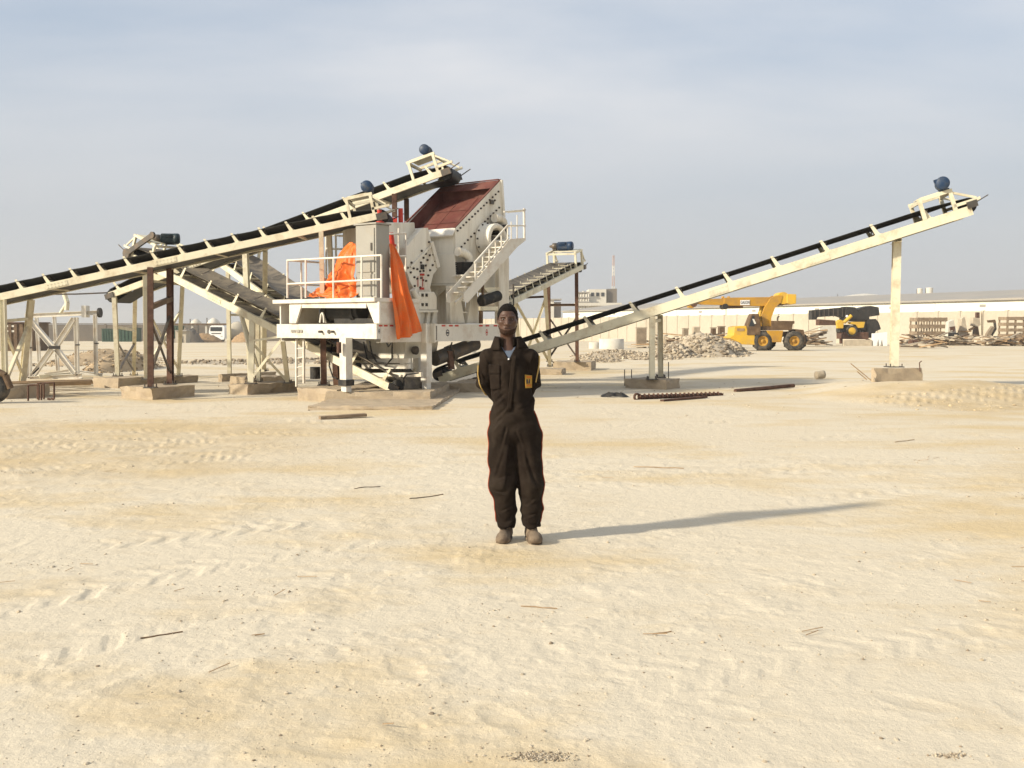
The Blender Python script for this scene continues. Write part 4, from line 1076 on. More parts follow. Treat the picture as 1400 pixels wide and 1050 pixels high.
for (xa, ya), (xb, yb) in (((494, 494), (560, 493)), ((494, 513), (577, 512)), ((496, 501), (560, 501))):
    m = MB(); m.beam(onu(xa, ya, 1.2), onu(xb, yb, 1.2), .07, .10, CU); m.build('under_frame_bar', M['machine'], cr)
prism_v([(553, 466), (560, 466), (566, 509), (556, 509)], .75, .95).build('under_bracket', M['machine'], cr)
m = MB(); p = onv(565.5, 479, .6); m.lathe(p, -CV, [(0, .0), (0, .09), (.08, .1), (.1, .04), (.1, 0)], 14); m.build('hose_reel', M['steel'], cr)
for pts in ([(497, 467), (502, 490), (510, 502)], [(528, 467), (531, 474), (536, 467)], [(536, 466), (536, 490), (527, 500)], [(455, 466), (450, 500), (455, 515), (465, 520)], [(552, 528), (552, 517), (556, 512), (572, 510)], [(618, 468), (616, 474), (617, 480)], [(505, 466), (509, 485), (515, 495), (530, 497)]):
    m = MB(); m.tube([onu(x, y, 1.0 if x < 600 else 2.6) for x, y in pts], .018, 6); m.build('hydraulic_hose', M['rubber'], cr)
m = MB(); m.cyl(onv(594, 491, .5), onv(650, 470, .5), .17, 18); m.cyl(onv(613, 484.5, .5), onv(619, 482, .5), .2, 18); m.build('belt_motor_housing', M['steel'], cr)
prism_v([(613, 480), (619, 480), (622, 505), (616, 505)], .32, .4).build('hanger', M['rust'], cr)
prism_v([(639, 466), (651, 466), (651, 482), (641, 482)], .4, .5).build('hanger', M['machine'], cr)
# little access ladder under the deck
m = MB()
la_, lb_ = [], []
for x, y in ((405.5, 464), (405.5, 528.5)): la_.append(onu(x, y, .15))
for x, y in ((415.5, 464), (415.5, 524)): lb_.append(onu(x, y, .15))
m.beam(la_[0], la_[1], .05, .035, CU); m.beam(lb_[0], lb_[1], .05, .035, CU)
for k in (.2, .4, .6, .8): m.cyl(lerp(la_[0], la_[1], k), lerp(lb_[0], lb_[1], k), .014, 6)
m.build('ladder', M['white'], cr)
m = MB(); p = onu(431, 518, .8); m.cyl(p, p + Z(.28), .12, 14); m.build('hanging_roller', M['rubber'], cr)

# ---------------------------------------------------------------- orange tarpaulins
def tarp(name, label, grid, fold, seed):
    r = np.random.RandomState(seed); m = MB()
    R0, C0 = len(grid), len(grid[0]); NRW, NCL = 64, 64; rows = []
    for i in range(NRW + 1):
        row = []
        a = i / NRW * (R0 - 1); i0 = min(int(a), R0 - 2); fa = a - i0
        for j in range(NCL + 1):
            b = j / NCL * (C0 - 1); j0 = min(int(b), C0 - 2); fb_ = b - j0
            p = (grid[i0][j0] * (1 - fb_) + grid[i0][j0 + 1] * fb_) * (1 - fa) + (grid[i0 + 1][j0] * (1 - fb_) + grid[i0 + 1][j0 + 1] * fb_) * fa
            row.append(p + fold(i / NRW, j / NCL, p))
        rows.append(row)
    m.sheet(rows)
    o = single(m, name, M['tarp'], label, 'tarpaulin', group=None)
    s = o.modifiers.new('thick', 'SOLIDIFY'); s.thickness = 0.006; s.offset = 0
    return o
uR = lambda x, y, v: onv(x, y, v)
def fold1(i, j, p):
    k = 0.25 + 0.75 * i
    return -CV * (0.07 * k * math.sin(j * 13 + 2.2 * i + math.sin(i * 5)) + 0.03 * k * math.sin(j * 33 + 1.3 + i * 4) + 0.05 * k * (fbm(np.array([j * 5.]), np.array([i * 4.]), 3, .6)[0])) + CU * (0.02 * k * math.sin(i * 9 + j * 7))
g1 = [[uR(532, 333, .10), uR(535, 333, .08), uR(539, 336, .06)],
      [uR(532, 362, .0), uR(541, 361, -.07), uR(550, 362, -.02)],
      [uR(535, 400, -.10), uR(548, 400, -.20), uR(559, 399, -.15)],
      [uR(538, 440, -.14), uR(556, 440, -.24), uR(570, 437, -.2)],
      [uR(540, 464, -.14), uR(558, 461, -.26), uR(573, 453, -.22)]]
tarp('tarpaulin', 'orange tarpaulin hanging in folds over the chassis, right of the grey cabinet', g1, fold1, 3)
def fold2(i, j, p):
    k = 0.4 + 0.6 * i
    f = lambda x, y: float(fbm(np.array([x]), np.array([y]), 3, .6)[0])
    return -CU * (0.36 * k * f(i * 3.2 + 4, j * 3.5)) + CV * (0.20 * k * f(i * 4 + 9, j * 5 + 5)) + Z(0.20 * k * f(i * 4, j * 3 + 11)) - CU * (0.035 * k * math.sin(i * 11 + j * 17)) - CU * (0.20 * k * abs(f(i * 7 + 2, j * 6 + 8))) + Z(0.12 * k * abs(f(i * 6 + 5, j * 9 + 1)))
q = lambda x, y, u: onu(x, y, u)
g2 = [[q(481, 332, .60), q(485, 333, .42), q(488, 335, .34)],
      [q(462, 352, .66), q(471, 350, .26), q(488, 355, .20)],
      [q(450, 372, .64), q(464, 372, .12), q(488, 377, .14)],
      [q(446, 390, .60), q(461, 391, .06), q(488, 392, .10)],
      [q(428, 404, .58), q(454, 405, .02), q(488, 406, .08)],
      [q(422, 408, .52), q(452, 409, .0), q(487, 409, .04)]]
tarp('tarpaulin', 'crumpled orange tarpaulin behind the deck railing, left of the grey cabinet', g2, fold2, 4)

# ---------------------------------------------------------------- the man
def lx(px): return (px - 711) * 7.5 / FPX
def lz(py): return (738.5 - py) * 7.5 / FPX
def surface_nets(f, xs, ys, zs):
    nx, ny, nz = f.shape
    ins = f < 0
    cnt = np.zeros((nx - 1, ny - 1, nz - 1), np.int8)
    for i in (0, 1):
        for j in (0, 1):
            for k in (0, 1):
                cnt += ins[i:nx - 1 + i, j:ny - 1 + j, k:nz - 1 + k]
    act = (cnt > 0) & (cnt < 8)
    I, J, K = np.nonzero(act)
    idx = np.full(act.shape, -1, np.int32); idx[I, J, K] = np.arange(len(I))
    acc = np.zeros((len(I), 3)); n = np.zeros(len(I))
    cor = [(i, j, k) for i in (0, 1) for j in (0, 1) for k in (0, 1)]
    for a in range(8):
        for b in range(a + 1, 8):
            ca, cb = cor[a], cor[b]
            if sum(abs(ca[q] - cb[q]) for q in range(3)) != 1: continue
            fa = f[I + ca[0], J + ca[1], K + ca[2]]; fb_ = f[I + cb[0], J + cb[1], K + cb[2]]
            m = (fa < 0) != (fb_ < 0)
            t = np.where(m, fa / np.where(m, fa - fb_, 1), 0)
            pa = np.stack([xs[I + ca[0]], ys[J + ca[1]], zs[K + ca[2]]], 1); pb = np.stack([xs[I + cb[0]], ys[J + cb[1]], zs[K + cb[2]]], 1)
            p = pa + (pb - pa) * t[:, None]
            acc += np.where(m[:, None], p, 0); n += m
    V = acc / n[:, None]
    quads = []
    for ax in range(3):
        sl0 = [slice(None)] * 3; sl1 = [slice(None)] * 3
        sl0[ax] = slice(0, f.shape[ax] - 1); sl1[ax] = slice(1, f.shape[ax])
        A_, B_ = ins[tuple(sl0)], ins[tuple(sl1)]
        ch = np.argwhere(A_ != B_)
        o1, o2 = [(1, 2), (2, 0), (0, 1)][ax]
        ok = (ch[:, o1] > 0) & (ch[:, o2] > 0) & (ch[:, o1] < f.shape[o1] - 1) & (ch[:, o2] < f.shape[o2] - 1)
        ch = ch[ok]
        def cell(d1, d2):
            c = ch.copy(); c[:, o1] -= d1; c[:, o2] -= d2
            return idx[c[:, 0], c[:, 1], c[:, 2]]
        q = np.stack([cell(1, 1), cell(0, 1), cell(0, 0), cell(1, 0)], 1)
        flip = ~A_[ch[:, 0], ch[:, 1], ch[:, 2]]
        q[flip] = q[flip][:, ::-1]
        quads.append(q)
    Q = np.concatenate(quads); Q = Q[(Q >= 0).all(1)]
    return V, Q
def np_mesh(name, V, Q, mat):
    me = bpy.data.meshes.new(name)
    me.vertices.add(len(V)); me.vertices.foreach_set('co', V.astype(np.float32).ravel())
    me.loops.add(Q.size); me.loops.foreach_set('vertex_index', Q.astype(np.int32).ravel())
    me.polygons.add(len(Q)); me.polygons.foreach_set('loop_start', np.arange(0, Q.size, 4, dtype=np.int32))
    me.polygons.foreach_set('loop_total', np.full(len(Q), 4, dtype=np.int32)); me.polygons.foreach_set('use_smooth', np.ones(len(Q), bool))
    me.update(calc_edges=True); me.materials.append(mat)
    return me
def smin(a, b, k):
    h = np.clip(0.5 + 0.5 * (b - a) / k, 0, 1)
    return b * (1 - h) + a * h - k * h * (1 - h)
def smax(a, b, k): return -smin(-a, -b, k)
def cone(p, a, b, ra, rb, sq=None):
    x, y, z = p; ax, ay, az = a; bx, by, bz = b
    vx, vy, vz = bx - ax, by - ay, bz - az; l2 = vx * vx + vy * vy + vz * vz
    t = np.clip(((x - ax) * vx + (y - ay) * vy + (z - az) * vz) / l2, 0, 1)
    ex, ey, ez = x - ax - t * vx, y - ay - t * vy, z - az - t * vz
    if sq: ey = ey / sq
    return np.sqrt(ex * ex + ey * ey + ez * ez) - (ra + (rb - ra) * t)
def ellip(p, c, r):
    x, y, z = p
    k = np.sqrt(((x - c[0]) / r[0]) ** 2 + ((y - c[1]) / r[1]) ** 2 + ((z - c[2]) / r[2]) ** 2)
    return (k - 1) * min(r)
def noise3(x, y, z, s, seed=0):
    return (vnoise(x / s + seed, z / s + 3.1 * seed) + vnoise(y / s + 7 + seed, z / s + 1.7) + vnoise(x / s + 13, y / s + seed * 2.3)) / 3 - 0.5
def grid_of(xs, ys, zs):
    return np.meshgrid(xs, ys, zs, indexing='ij')

_g = G(711, 739)
PG = Vector((_g.x, _g.y, gz(_g.x, _g.y)))
man = thing('person', 'man in dark brown coverall standing with hands behind his back', 'person', tuple(PG))
HC = (-0.094, -0.005, 1.668)
M['skin'] = material('dark_brown_skin', (0.074, 0.037, 0.024), 0.5, var=0.12, scale=14)
M['hair'] = material('black_cropped_hair', (0.010, 0.008, 0.007), 0.95, var=0.3, scale=120, bump=0.06, bump_scale=400)
M['cloth'] = material('dark_brown_work_cloth', (0.0145, 0.0095, 0.0067), 0.9, dirt=(0.029, 0.021, 0.015), dirt_amt=0.38, dirt_scale=5, var=0.22, scale=9, bump=0.03, bump_scale=220)
M['shirt'] = material('blue_grey_cotton', (0.10, 0.125, 0.17), 0.9, var=0.1, bump=0.02, bump_scale=300)
M['boot'] = material('dusty_brown_leather', (0.095, 0.066, 0.045), 0.85, dirt=(0.21, 0.16, 0.11), dirt_amt=0.6, dirt_scale=14, var=0.2, bump=0.04, bump_scale=120)
M['sole'] = material('boot_sole_rubber', (0.055, 0.04, 0.028), 0.85, dirt=(0.28, 0.21, 0.14), dirt_amt=0.4, dirt_scale=20)
M['patch'] = material('yellow_badge_cloth', (0.38, 0.22, 0.035), 0.8, var=0.1)
M['patch_orange'] = material('orange_badge_print', (0.50, 0.15, 0.02), 0.8, var=0.1)
M['piping'] = material('yellow_piping_cloth', (0.40, 0.27, 0.09), 0.8, var=0.1)
M['seam'] = material('dull_red_piping_cloth', (0.27, 0.05, 0.018), 0.8, var=0.1)
M['button'] = material('white_button', (0.8, 0.8, 0.8), 0.3, var=0.02)
M['eye'] = material('shadowed_eye_white', (0.13, 0.10, 0.085), 0.4, var=0.02)  # eye whites darkened in the colour to stand for shadow over the eyes

M['beard'] = material('short_black_stubble', (0.040, 0.023, 0.016), 0.95, var=0.3, scale=120)
for k_ in ('hair', 'cloth', 'beard'):
    M[k_].node_tree.nodes['Principled BSDF'].inputs['Specular IOR Level'].default_value = 0.12
def skull(p):
    hx, hy, hz = HC
    d = ellip(p, (hx, hy + 0.018, hz + 0.020), (0.0740, 0.094, 0.096))
    d = smin(d, ellip(p, (hx, hy - 0.022, hz - 0.035), (0.0645, 0.070, 0.080)), 0.03)      # face
    d = smin(d, ellip(p, (hx, hy - 0.050, hz - 0.082), (0.040, 0.036, 0.030)), 0.03)       # chin
    for s in (-1, 1):
        d = smin(d, ellip(p, (hx + s * 0.042, hy - 0.060, hz - 0.022), (0.024, 0.022, 0.018)), 0.02)   # cheekbone
        d = smin(d, cone(p, (hx + s * 0.012, hy - 0.086, hz + 0.020), (hx + s * 0.045, hy - 0.072, hz + 0.017), 0.010, 0.009), 0.012)  # brow
        d = smax(d, -ellip(p, (hx + s * 0.031, hy - 0.098, hz + 0.001), (0.018, 0.021, 0.011)), 0.012)     # socket
        d = smin(d, ellip(p, (hx + s * 0.071, hy + 0.020, hz - 0.008), (0.009, 0.018, 0.030)), 0.008)      # ear
        d = smin(d, ellip(p, (hx + s * 0.076, hy + 0.026, hz + 0.004), (0.006, 0.013, 0.018)), 0.006)
        d = smin(d, ellip(p, (hx + s * 0.014, hy - 0.098, hz - 0.038), (0.011, 0.011, 0.009)), 0.006)      # nostril wing
    d = smin(d, cone(p, (hx, hy - 0.090, hz + 0.010), (hx, hy - 0.108, hz - 0.034), 0.009, 0.014), 0.010)  # nose
    d = smin(d, cone(p, (hx - 0.017, hy - 0.083, hz - 0.063), (hx + 0.017, hy - 0.083, hz - 0.063), 0.0075, 0.0075), 0.008)
    d = smin(d, cone(p, (hx - 0.015, hy - 0.082, hz - 0.074), (hx + 0.015, hy - 0.082, hz - 0.074), 0.0085, 0.0085), 0.007)
    d = smax(d, -cone(p, (hx - 0.024, hy - 0.096, hz - 0.0685), (hx + 0.024, hy - 0.096, hz - 0.0685), 0.0045, 0.0045), 0.004)
    return d
SHL, SHR = (-0.236, 0.004, 1.376), (0.074, 0.004, 1.380)
ELL, ELR = (-0.270, 0.065, 1.200), (0.102, 0.066, 1.205)
WRL, WRR = (-0.125, 0.185, 1.000), (-0.035, 0.195, 1.010)
HIL, HIR = (-0.128, 0.0, 0.82), (0.052, 0.0, 0.82)
KNL, KNR = (-0.128, -0.012, 0.43), (0.076, -0.005, 0.43)
ANL, ANR = (-0.103, 0.035, 0.10), (0.083, 0.03, 0.10)
TZ = [0.60, 0.70, 0.78, 0.88, 1.00, 1.08, 1.18, 1.30, 1.38, 1.44, 1.48]
TC = [-0.04, -0.04, -0.042, -0.046, -0.052, -0.058, -0.072, -0.082, -0.084, -0.086, -0.09]
TH = [0.200, 0.200, 0.196, 0.180, 0.164, 0.154, 0.146, 0.150, 0.150, 0.118, 0.07]
TD = [0.12, 0.128, 0.132, 0.130, 0.122, 0.120, 0.124, 0.126, 0.116, 0.09, 0.06]
def trunk(p, grow=0.0, z0=0.66, z1=1.47):
    x, y, z = p
    c = np.interp(z, TZ, TC); h = np.interp(z, TZ, TH) + grow; dd = np.interp(z, TZ, TD) + grow
    q = (np.abs((x - c) / h) ** 2.4 + np.abs((y - 0.015) / dd) ** 2.2) ** (1 / 2.3)
    d = (q - 1) * np.minimum(h, dd) * 0.95
    d = smax(d, z - z1, 0.03); d = smax(d, z0 - z, 0.09)
    return d
def limbs_hand(p, w, s, d):
    x0, y0, z0 = w
    d = smin(d, ellip(p, (x0 + s * 0.028, y0 + 0.012, z0 - 0.035), (0.042, 0.018, 0.048)), 0.02)
    for k in range(4):
        a = (x0 + s * (0.010 + 0.016 * k), y0 + 0.018, z0 - 0.070); ln = (0.030, 0.036, 0.033, 0.025)[k]
        b = (a[0] + s * 0.012, a[1] + 0.012, a[2] - ln); c = (b[0] + s * 0.016, b[1] - 0.010, b[2] - ln * 0.7)
        d = smin(d, cone(p, a, b, 0.0095, 0.009), 0.006); d = smin(d, cone(p, b, c, 0.009, 0.0075), 0.004)
    d = smin(d, cone(p, (x0 - s * 0.002, y0 + 0.008, z0 - 0.020), (x0 - s * 0.018, y0 + 0.02, z0 - 0.055), 0.012, 0.010), 0.008)
    d = smin(d, cone(p, (x0 - s * 0.018, y0 + 0.02, z0 - 0.055), (x0 - s * 0.012, y0 + 0.026, z0 - 0.085), 0.010, 0.008), 0.005)
    return d
# body: one surface from crown to ankles
xs = np.concatenate([np.arange(-0.36, -0.19, 0.008), np.arange(-0.19, 0.0, 0.0034), np.arange(0.0, 0.21, 0.008)])
ys = np.concatenate([np.arange(-0.16, -0.13, 0.008), np.arange(-0.13, 0.13, 0.0038), np.arange(0.13, 0.29, 0.0075)])
zs = np.concatenate([np.arange(0.04, 0.86, 0.016), np.arange(0.86, 1.5, 0.0085), np.arange(1.5, 1.81, 0.0034)])
p = grid_of(xs, ys, zs)
b = trunk(p, -0.022, 0.80, 1.455)
for sh, el, wr in ((SHL, ELL, WRL), (SHR, ELR, WRR)):
    b = smin(b, cone(p, sh, el, 0.054, 0.042), 0.03); b = smin(b, cone(p, el, wr, 0.042, 0.028), 0.02)
b = limbs_hand(p, WRL, 1, b); b = limbs_hand(p, WRR, -1, b)
for hi, kn, an in ((HIL, KNL, ANL), (HIR, KNR, ANR)):
    b = smin(b, cone(p, hi, kn, 0.085, 0.056), 0.03); b = smin(b, cone(p, kn, an, 0.054, 0.036), 0.02)
b = smin(b, cone(p, (-0.09, 0.02, 1.40), (-0.093, 0.020, 1.60), 0.060, 0.056), 0.05)
hd = skull(p)
b = smin(b, hd, 0.025)
V, Q = surface_nets(b, xs, ys, zs)
o = bpy.data.objects.new('body', np_mesh('body', V, Q, M['skin'])); COL.objects.link(o); o.parent = man
# hair and beard: thin shells over the head
xs2 = np.arange(-0.20, 0.012, 0.0032); ys2 = np.arange(-0.125, 0.135, 0.0034); zs2 = np.arange(1.52, 1.80, 0.0032)
p2 = grid_of(xs2, ys2, zs2); h2 = skull(p2)
h2 = smin(h2, cone(p2, (-0.09, 0.02, 1.40), (-0.093, 0.020, 1.60), 0.060, 0.056), 0.025)
nz_ = noise3(p2[0], p2[1], p2[2], 0.012, 3) * 0.0025
line = HC[2] + 0.061 - 0.070 * sstep(-0.062, -0.030, p2[1]) - 0.07 * sstep(0.03, 0.09, p2[1]) + nz_ * 2
hair = smax(h2 - 0.0032 + nz_, line - p2[2], 0.004)
ear = np.minimum(ellip(p2, (HC[0] - 0.08, 0.015, HC[2] - 0.005), (0.02, 0.028, 0.038)), ellip(p2, (HC[0] + 0.08, 0.015, HC[2] - 0.005), (0.02, 0.028, 0.038)))
hair = smax(hair, -ear, 0.004)
V, Q = surface_nets(hair, xs2, ys2, zs2)
o = bpy.data.objects.new('hair', np_mesh('hair', V, Q, M['hair'])); COL.objects.link(o); o.parent = man
jaw = p2[2] - (HC[2] - 0.080 + 0.40 * np.clip(np.abs(p2[0] - HC[0]) - 0.022, 0, 0.05) + 0.30 * np.clip(p2[1] + 0.06, 0, 0.06))
beard = smax(smax(h2 - 0.0030 + nz_, jaw, 0.004), p2[1] - 0.012, 0.004)
beard = smax(beard, (HC[2] - 0.114 + 0.25 * np.clip(p2[1] + 0.05, 0, 0.06)) - p2[2], 0.003)
lips = smax(h2 - 0.0016, cone(p2, (HC[0] - 0.017, -0.098, HC[2] - 0.0665), (HC[0] + 0.017, -0.098, HC[2] - 0.0665), 0.0065, 0.0065, 4.0), 0.002)
V, Q = surface_nets(lips, xs2, ys2, zs2)
M['lip'] = material('dark_lips', (0.034, 0.015, 0.012), 0.5, var=0.1)
o = bpy.data.objects.new('lips', np_mesh('lips', V, Q, M['lip'])); COL.objects.link(o); o.parent = man
V, Q = surface_nets(beard, xs2, ys2, zs2)
o = bpy.data.objects.new('beard', np_mesh('beard', V, Q, M['beard'])); COL.objects.link(o); o.parent = man
def local_part(mb, name, mat, parent):
    o = bpy.data.objects.new(name, mb.mesh(name, (0, 0, 0), [mat])); COL.objects.link(o); o.parent = parent
    return o
for s in (-1, 1):
    m = MB(); c = Vector((HC[0] + s * 0.031, HC[1] - 0.0735, HC[2] + 0.0005))
    m.lathe(c, (0, -1, 0), [(-0.010, 0.002), (-0.004, 0.010), (0.003, 0.0085), (0.0075, 0.0045), (0.009, 0.0)], 12); e = local_part(m, 'eye', M['eye'], man)
    m = MB(); m.lathe(c, (0, -1, 0), [(0.0072, 0.0048), (0.0098, 0.0)], 10); local_part(m, 'iris', M['hair'], e)

# shirt
xs3 = np.arange(-0.22, 0.06, 0.006); ys3 = np.arange(-0.14, 0.14, 0.006); zs3 = np.arange(1.24, 1.50, 0.006)
p3 = grid_of(xs3, ys3, zs3)
sh_ = trunk(p3, -0.012, 1.26, 1.47)
sh_ = smin(sh_, cone(p3, (-0.09, 0.02, 1.38), (-0.092, 0.02, 1.47), 0.070, 0.066), 0.03)
neckline = (1.437 + 1.6 * np.maximum(0, np.abs(p3[0] + 0.090) - 0.028)) + 0.35 * np.maximum(0, p3[1])
sh_ = smax(sh_, p3[2] - neckline, 0.004)
V, Q = surface_nets(sh_, xs3, ys3, zs3)
o = bpy.data.objects.new('shirt', np_mesh('shirt', V, Q, M['shirt'])); COL.objects.link(o); o.parent = man

# coverall
xs4 = np.arange(-0.37, 0.23, 0.0062); ys4 = np.arange(-0.18, 0.30, 0.0064); zs4 = np.arange(0.06, 1.55, 0.0066)
p4 = grid_of(xs4, ys4, zs4); x, y, z = p4
cv = trunk(p4, 0.0, 0.735, 1.462)
cv = smin(cv, cone(p4, (-0.225, 0.010, 1.385), (-0.12, 0.018, 1.445), 0.060, 0.050), 0.03)
cv = smin(cv, cone(p4, (0.062, 0.010, 1.388), (-0.06, 0.018, 1.447), 0.060, 0.050), 0.03)
cv = smin(cv, cone(p4, (-0.15, 0.018, 1.425), (-0.085, 0.02, 1.475), 0.050, 0.045), 0.03)
cv = smin(cv, cone(p4, (-0.02, 0.018, 1.428), (-0.085, 0.02, 1.475), 0.050, 0.045), 0.03)
for sh, el, wr in ((SHL, ELL, WRL), (SHR, ELR, WRR)):
    ar = cone(p4, sh, el, 0.070, 0.058); ar = smin(ar, cone(p4, el, wr, 0.058, 0.048), 0.02)
    ar = ar - 0.005 * np.sin(z * 70 + x * 40 + y * 30) * np.exp(-((z - 1.17) / 0.09) ** 2)
    cv = smin(cv, ar, 0.009)
for s, hi, kn, an in ((-1, HIL, KNL, ANL), (1, HIR, KNR, ANR)):
    cu = (an[0] + s * 0.002, 0.008, 0.085)
    sh2 = (an[0] + s * 0.004, 0.0, 0.25)
    lg = cone(p4, hi, kn, 0.110, 0.100); lg = smin(lg, cone(p4, kn, sh2, 0.097, 0.080), 0.03); lg = smin(lg, cone(p4, sh2, cu, 0.080, 0.070), 0.02)
    lg = lg - 0.0045 * np.sin((z - 0.12) * 70 + 16 * (x - an[0]) * s + 9 * y + 30 * noise3(x, y, z, 0.12, 7)) * sstep(0.34, 0.18, z)
    lg = lg - 0.006 * np.sin(z * 34 + s * 34 * x + 10 * y + 25 * noise3(x, y, z, 0.15, 8)) * np.exp(-((z - 0.42) / 0.12) ** 2)
    lg = lg - 0.007 * np.sin((x - hi[0]) * 55 + z * 18 * s) * np.exp(-((z - 0.66) / 0.16) ** 2)
    cv = smin(cv, lg, 0.018)
# folds: drag lines from the waist, pulls across the belly, general crumple
cv = cv - 0.006 * np.sin(z * 26 + x * 44) * np.exp(-((z - 1.06) / 0.13) ** 2) - 0.005 * np.sin(z * 40 - x * 30) * np.exp(-((z - 0.93) / 0.10) ** 2)
cv = cv - 0.004 * np.sin(x * 60 + z * 12) * np.exp(-((z - 1.25) / 0.12) ** 2)
cv = cv - 0.016 * noise3(x, y, z, 0.07, 2) - 0.011 * noise3(x, y, z, 0.032, 5)
def crease(a, b_, wd, dep):
    ax_, az_ = lx(a[0]), lz(a[1]); bx_, bz_ = lx(b_[0]), lz(b_[1]); vx, vz = bx_ - ax_, bz_ - az_; l2 = vx * vx + vz * vz
    t = ((x - ax_) * vx + (z - az_) * vz) / l2; tc_ = np.clip(t, 0, 1)
    d_ = ((x - ax_) * vz - (z - az_) * vx) / math.sqrt(l2); e = np.hypot(x - ax_ - tc_ * vx, z - az_ - tc_ * vz)
    f = np.exp(-(e / wd) ** 2) * np.sin(np.pi * np.clip(t, 0.0, 1.0)) ** 0.5 * (y < 0.03)
    return -dep * f * np.clip(d_ / wd, -1.2, 1.2) * 0.9
for a, b_, wd, dep in (((689, 610), (676, 652), .016, .018), ((697, 605), (690, 668), .014, .014), ((716, 610), (728, 660), .016, .018), ((724, 640), (735, 668), .014, .014), ((676, 655), (700, 645), .012, .012), ((673, 668), (694, 672), .012, .013), ((718, 690), (736, 676), .012, .013), ((682, 700), (700, 690), .010, .012), ((716, 706), (735, 700), .010, .012), ((672, 556), (692, 538), .014, .015), ((676, 575), (694, 556), .013, .014), ((728, 545), (706, 560), .014, .012), ((672, 590), (688, 570), .012, .012), ((686, 612), (694, 580), .012, .014), ((716, 612), (706, 585), .012, .014), ((674, 540), (690, 520), .011, .010), ((662, 482), (670, 500), .011, .010), ((730, 482), (724, 503), .011, .010), ((656, 505), (664, 520), .010, .012)):
    cv = cv + crease(a, b_, wd, dep)
cv = smax(cv, 0.098 + 0.01 * np.sin(x * 60) - z, 0.006)                       # cuffs
vee = np.abs(x + 0.090 - 0.04 * (1.52 - z)) - 0.072 * np.clip((z - 1.372) / 0.13, -1, 1.5)
vee = np.maximum(vee, y - 0.00)
cv = smax(cv, -vee, 0.005)
cv = smax(cv, -cone(p4, (-0.09, 0.012, 1.42), (-0.093, 0.01, 1.6), 0.068, 0.074), 0.004)      # neck hole
cv = smax(cv, -(trunk(p4, -0.018, 1.20, 1.6)), 0.004)                          # hollow under the opening
V, Q = surface_nets(cv, xs4, ys4, zs4)
cover = bpy.data.objects.new('coverall', np_mesh('coverall', V, Q, M['cloth'])); COL.objects.link(cover); cover.parent = man
Vf = V
def front_y(px_, z_, lim=0.25):
    m = (np.abs(Vf[:, 0] - px_) < 0.009) & (np.abs(Vf[:, 2] - z_) < 0.009)
    return float(Vf[m][:, 1].min()) if m.any() else -0.11
def laid(poly_px, n_u, n_v, lift, name, mat, parent, thick=0.004):
    """a four-cornered piece of cloth laid on the front of the coverall"""
    (a, b_, c_, d_) = [Vector((lx(q[0]), lz(q[1]))) for q in poly_px]
    rows = []
    for i in range(n_v + 1):
        row = []
        for j in range(n_u + 1):
            e = a.lerp(b_, j / n_u); f = d_.lerp(c_, j / n_u); q = e.lerp(f, i / n_v)
            row.append(Vector((q.x, front_y(q.x, q.y) - lift, q.y)))
        rows.append(row)
    # even out the cloth
    for _ in range(2):
        for i in range(n_v + 1):
            for j in range(n_u + 1):
                nb = [rows[a_][b2].y for a_ in range(max(0, i - 1), min(n_v, i + 1) + 1) for b2 in range(max(0, j - 1), min(n_u, j + 1) + 1)]
                rows[i][j].y = min(rows[i][j].y, sum(nb) / len(nb))
    m = MB(); m.sheet(rows); o = local_part(m, name, mat, parent)
    s = o.modifiers.new('thick', 'SOLIDIFY'); s.thickness = thick; s.offset = 0
    return o
laid([(668.5, 498), (684, 499), (684.5, 511), (669, 511)], 6, 5, 0.0045, 'pocket_flap', M['cloth'], cover)
laid([(669.5, 511), (683.5, 511), (684, 531), (671.5, 533)], 6, 7, 0.0015, 'chest_pocket', M['cloth'], cover, 0.002)
laid([(700, 489), (706, 486), (699, 560), (693, 560)], 4, 16, 0.005, 'placket', M['cloth'], cover)
pa = laid([(717.2, 512), (727, 513.5), (726.8, 530), (718.2, 530)], 5, 8, 0.006, 'badge', M['patch'], cover, 0.003)
laid([(719.3, 513.6), (726.2, 514.6), (725.4, 517.0), (719.5, 516.4)], 4, 2, 0.0095, 'badge_print', M['patch_orange'], pa, 0.002)
laid([(719.4, 518.4), (721.2, 518.4), (721.4, 524), (719.4, 524)], 2, 4, 0.0095, 'badge_print', M['black_print'], pa, 0.002)
laid([(722.3, 518.4), (724.3, 518.4), (724.0, 524), (722.3, 524)], 2, 4, 0.0095, 'badge_print', M['black_print'], pa, 0.002)
laid([(719.3, 525.4), (725.6, 525.4), (725.6, 527.6), (719.3, 527.6)], 4, 2, 0.0095, 'badge_print', M['patch_orange'], pa, 0.002)
m = MB(); bx_, bz_ = lx(695.4), lz(491); m.cyl((bx_, front_y(bx_, bz_ - 0.01) - 0.012, bz_), (bx_, front_y(bx_, bz_ - 0.01) - 0.002, bz_), 0.0065, 12); local_part(m, 'button', M['button'], cover)
def tubing(pts, r, name, mat, parent):
    m = MB(); q = []
    for a, b_ in zip(pts[:-1], pts[1:]):
        for k in range(5):
            x_ = lx(a[0] + (b_[0] - a[0]) * k / 5); z_ = lz(a[1] + (b_[1] - a[1]) * k / 5); q.append(Vector((x_, front_y(x_, z_) - r * 0.4, z_)))
    m.tube(q, r, 8); return local_part(m, name, mat, parent)
tubing([(654.6, 500), (654.0, 512), (656.2, 525), (660.5, 535), (666.0, 543)], 0.0052, 'piping', M['piping'], cover)
tubing([(737.0, 487), (736.6, 499), (734.4, 511), (731.6, 526)], 0.0052, 'piping', M['piping'], cover)
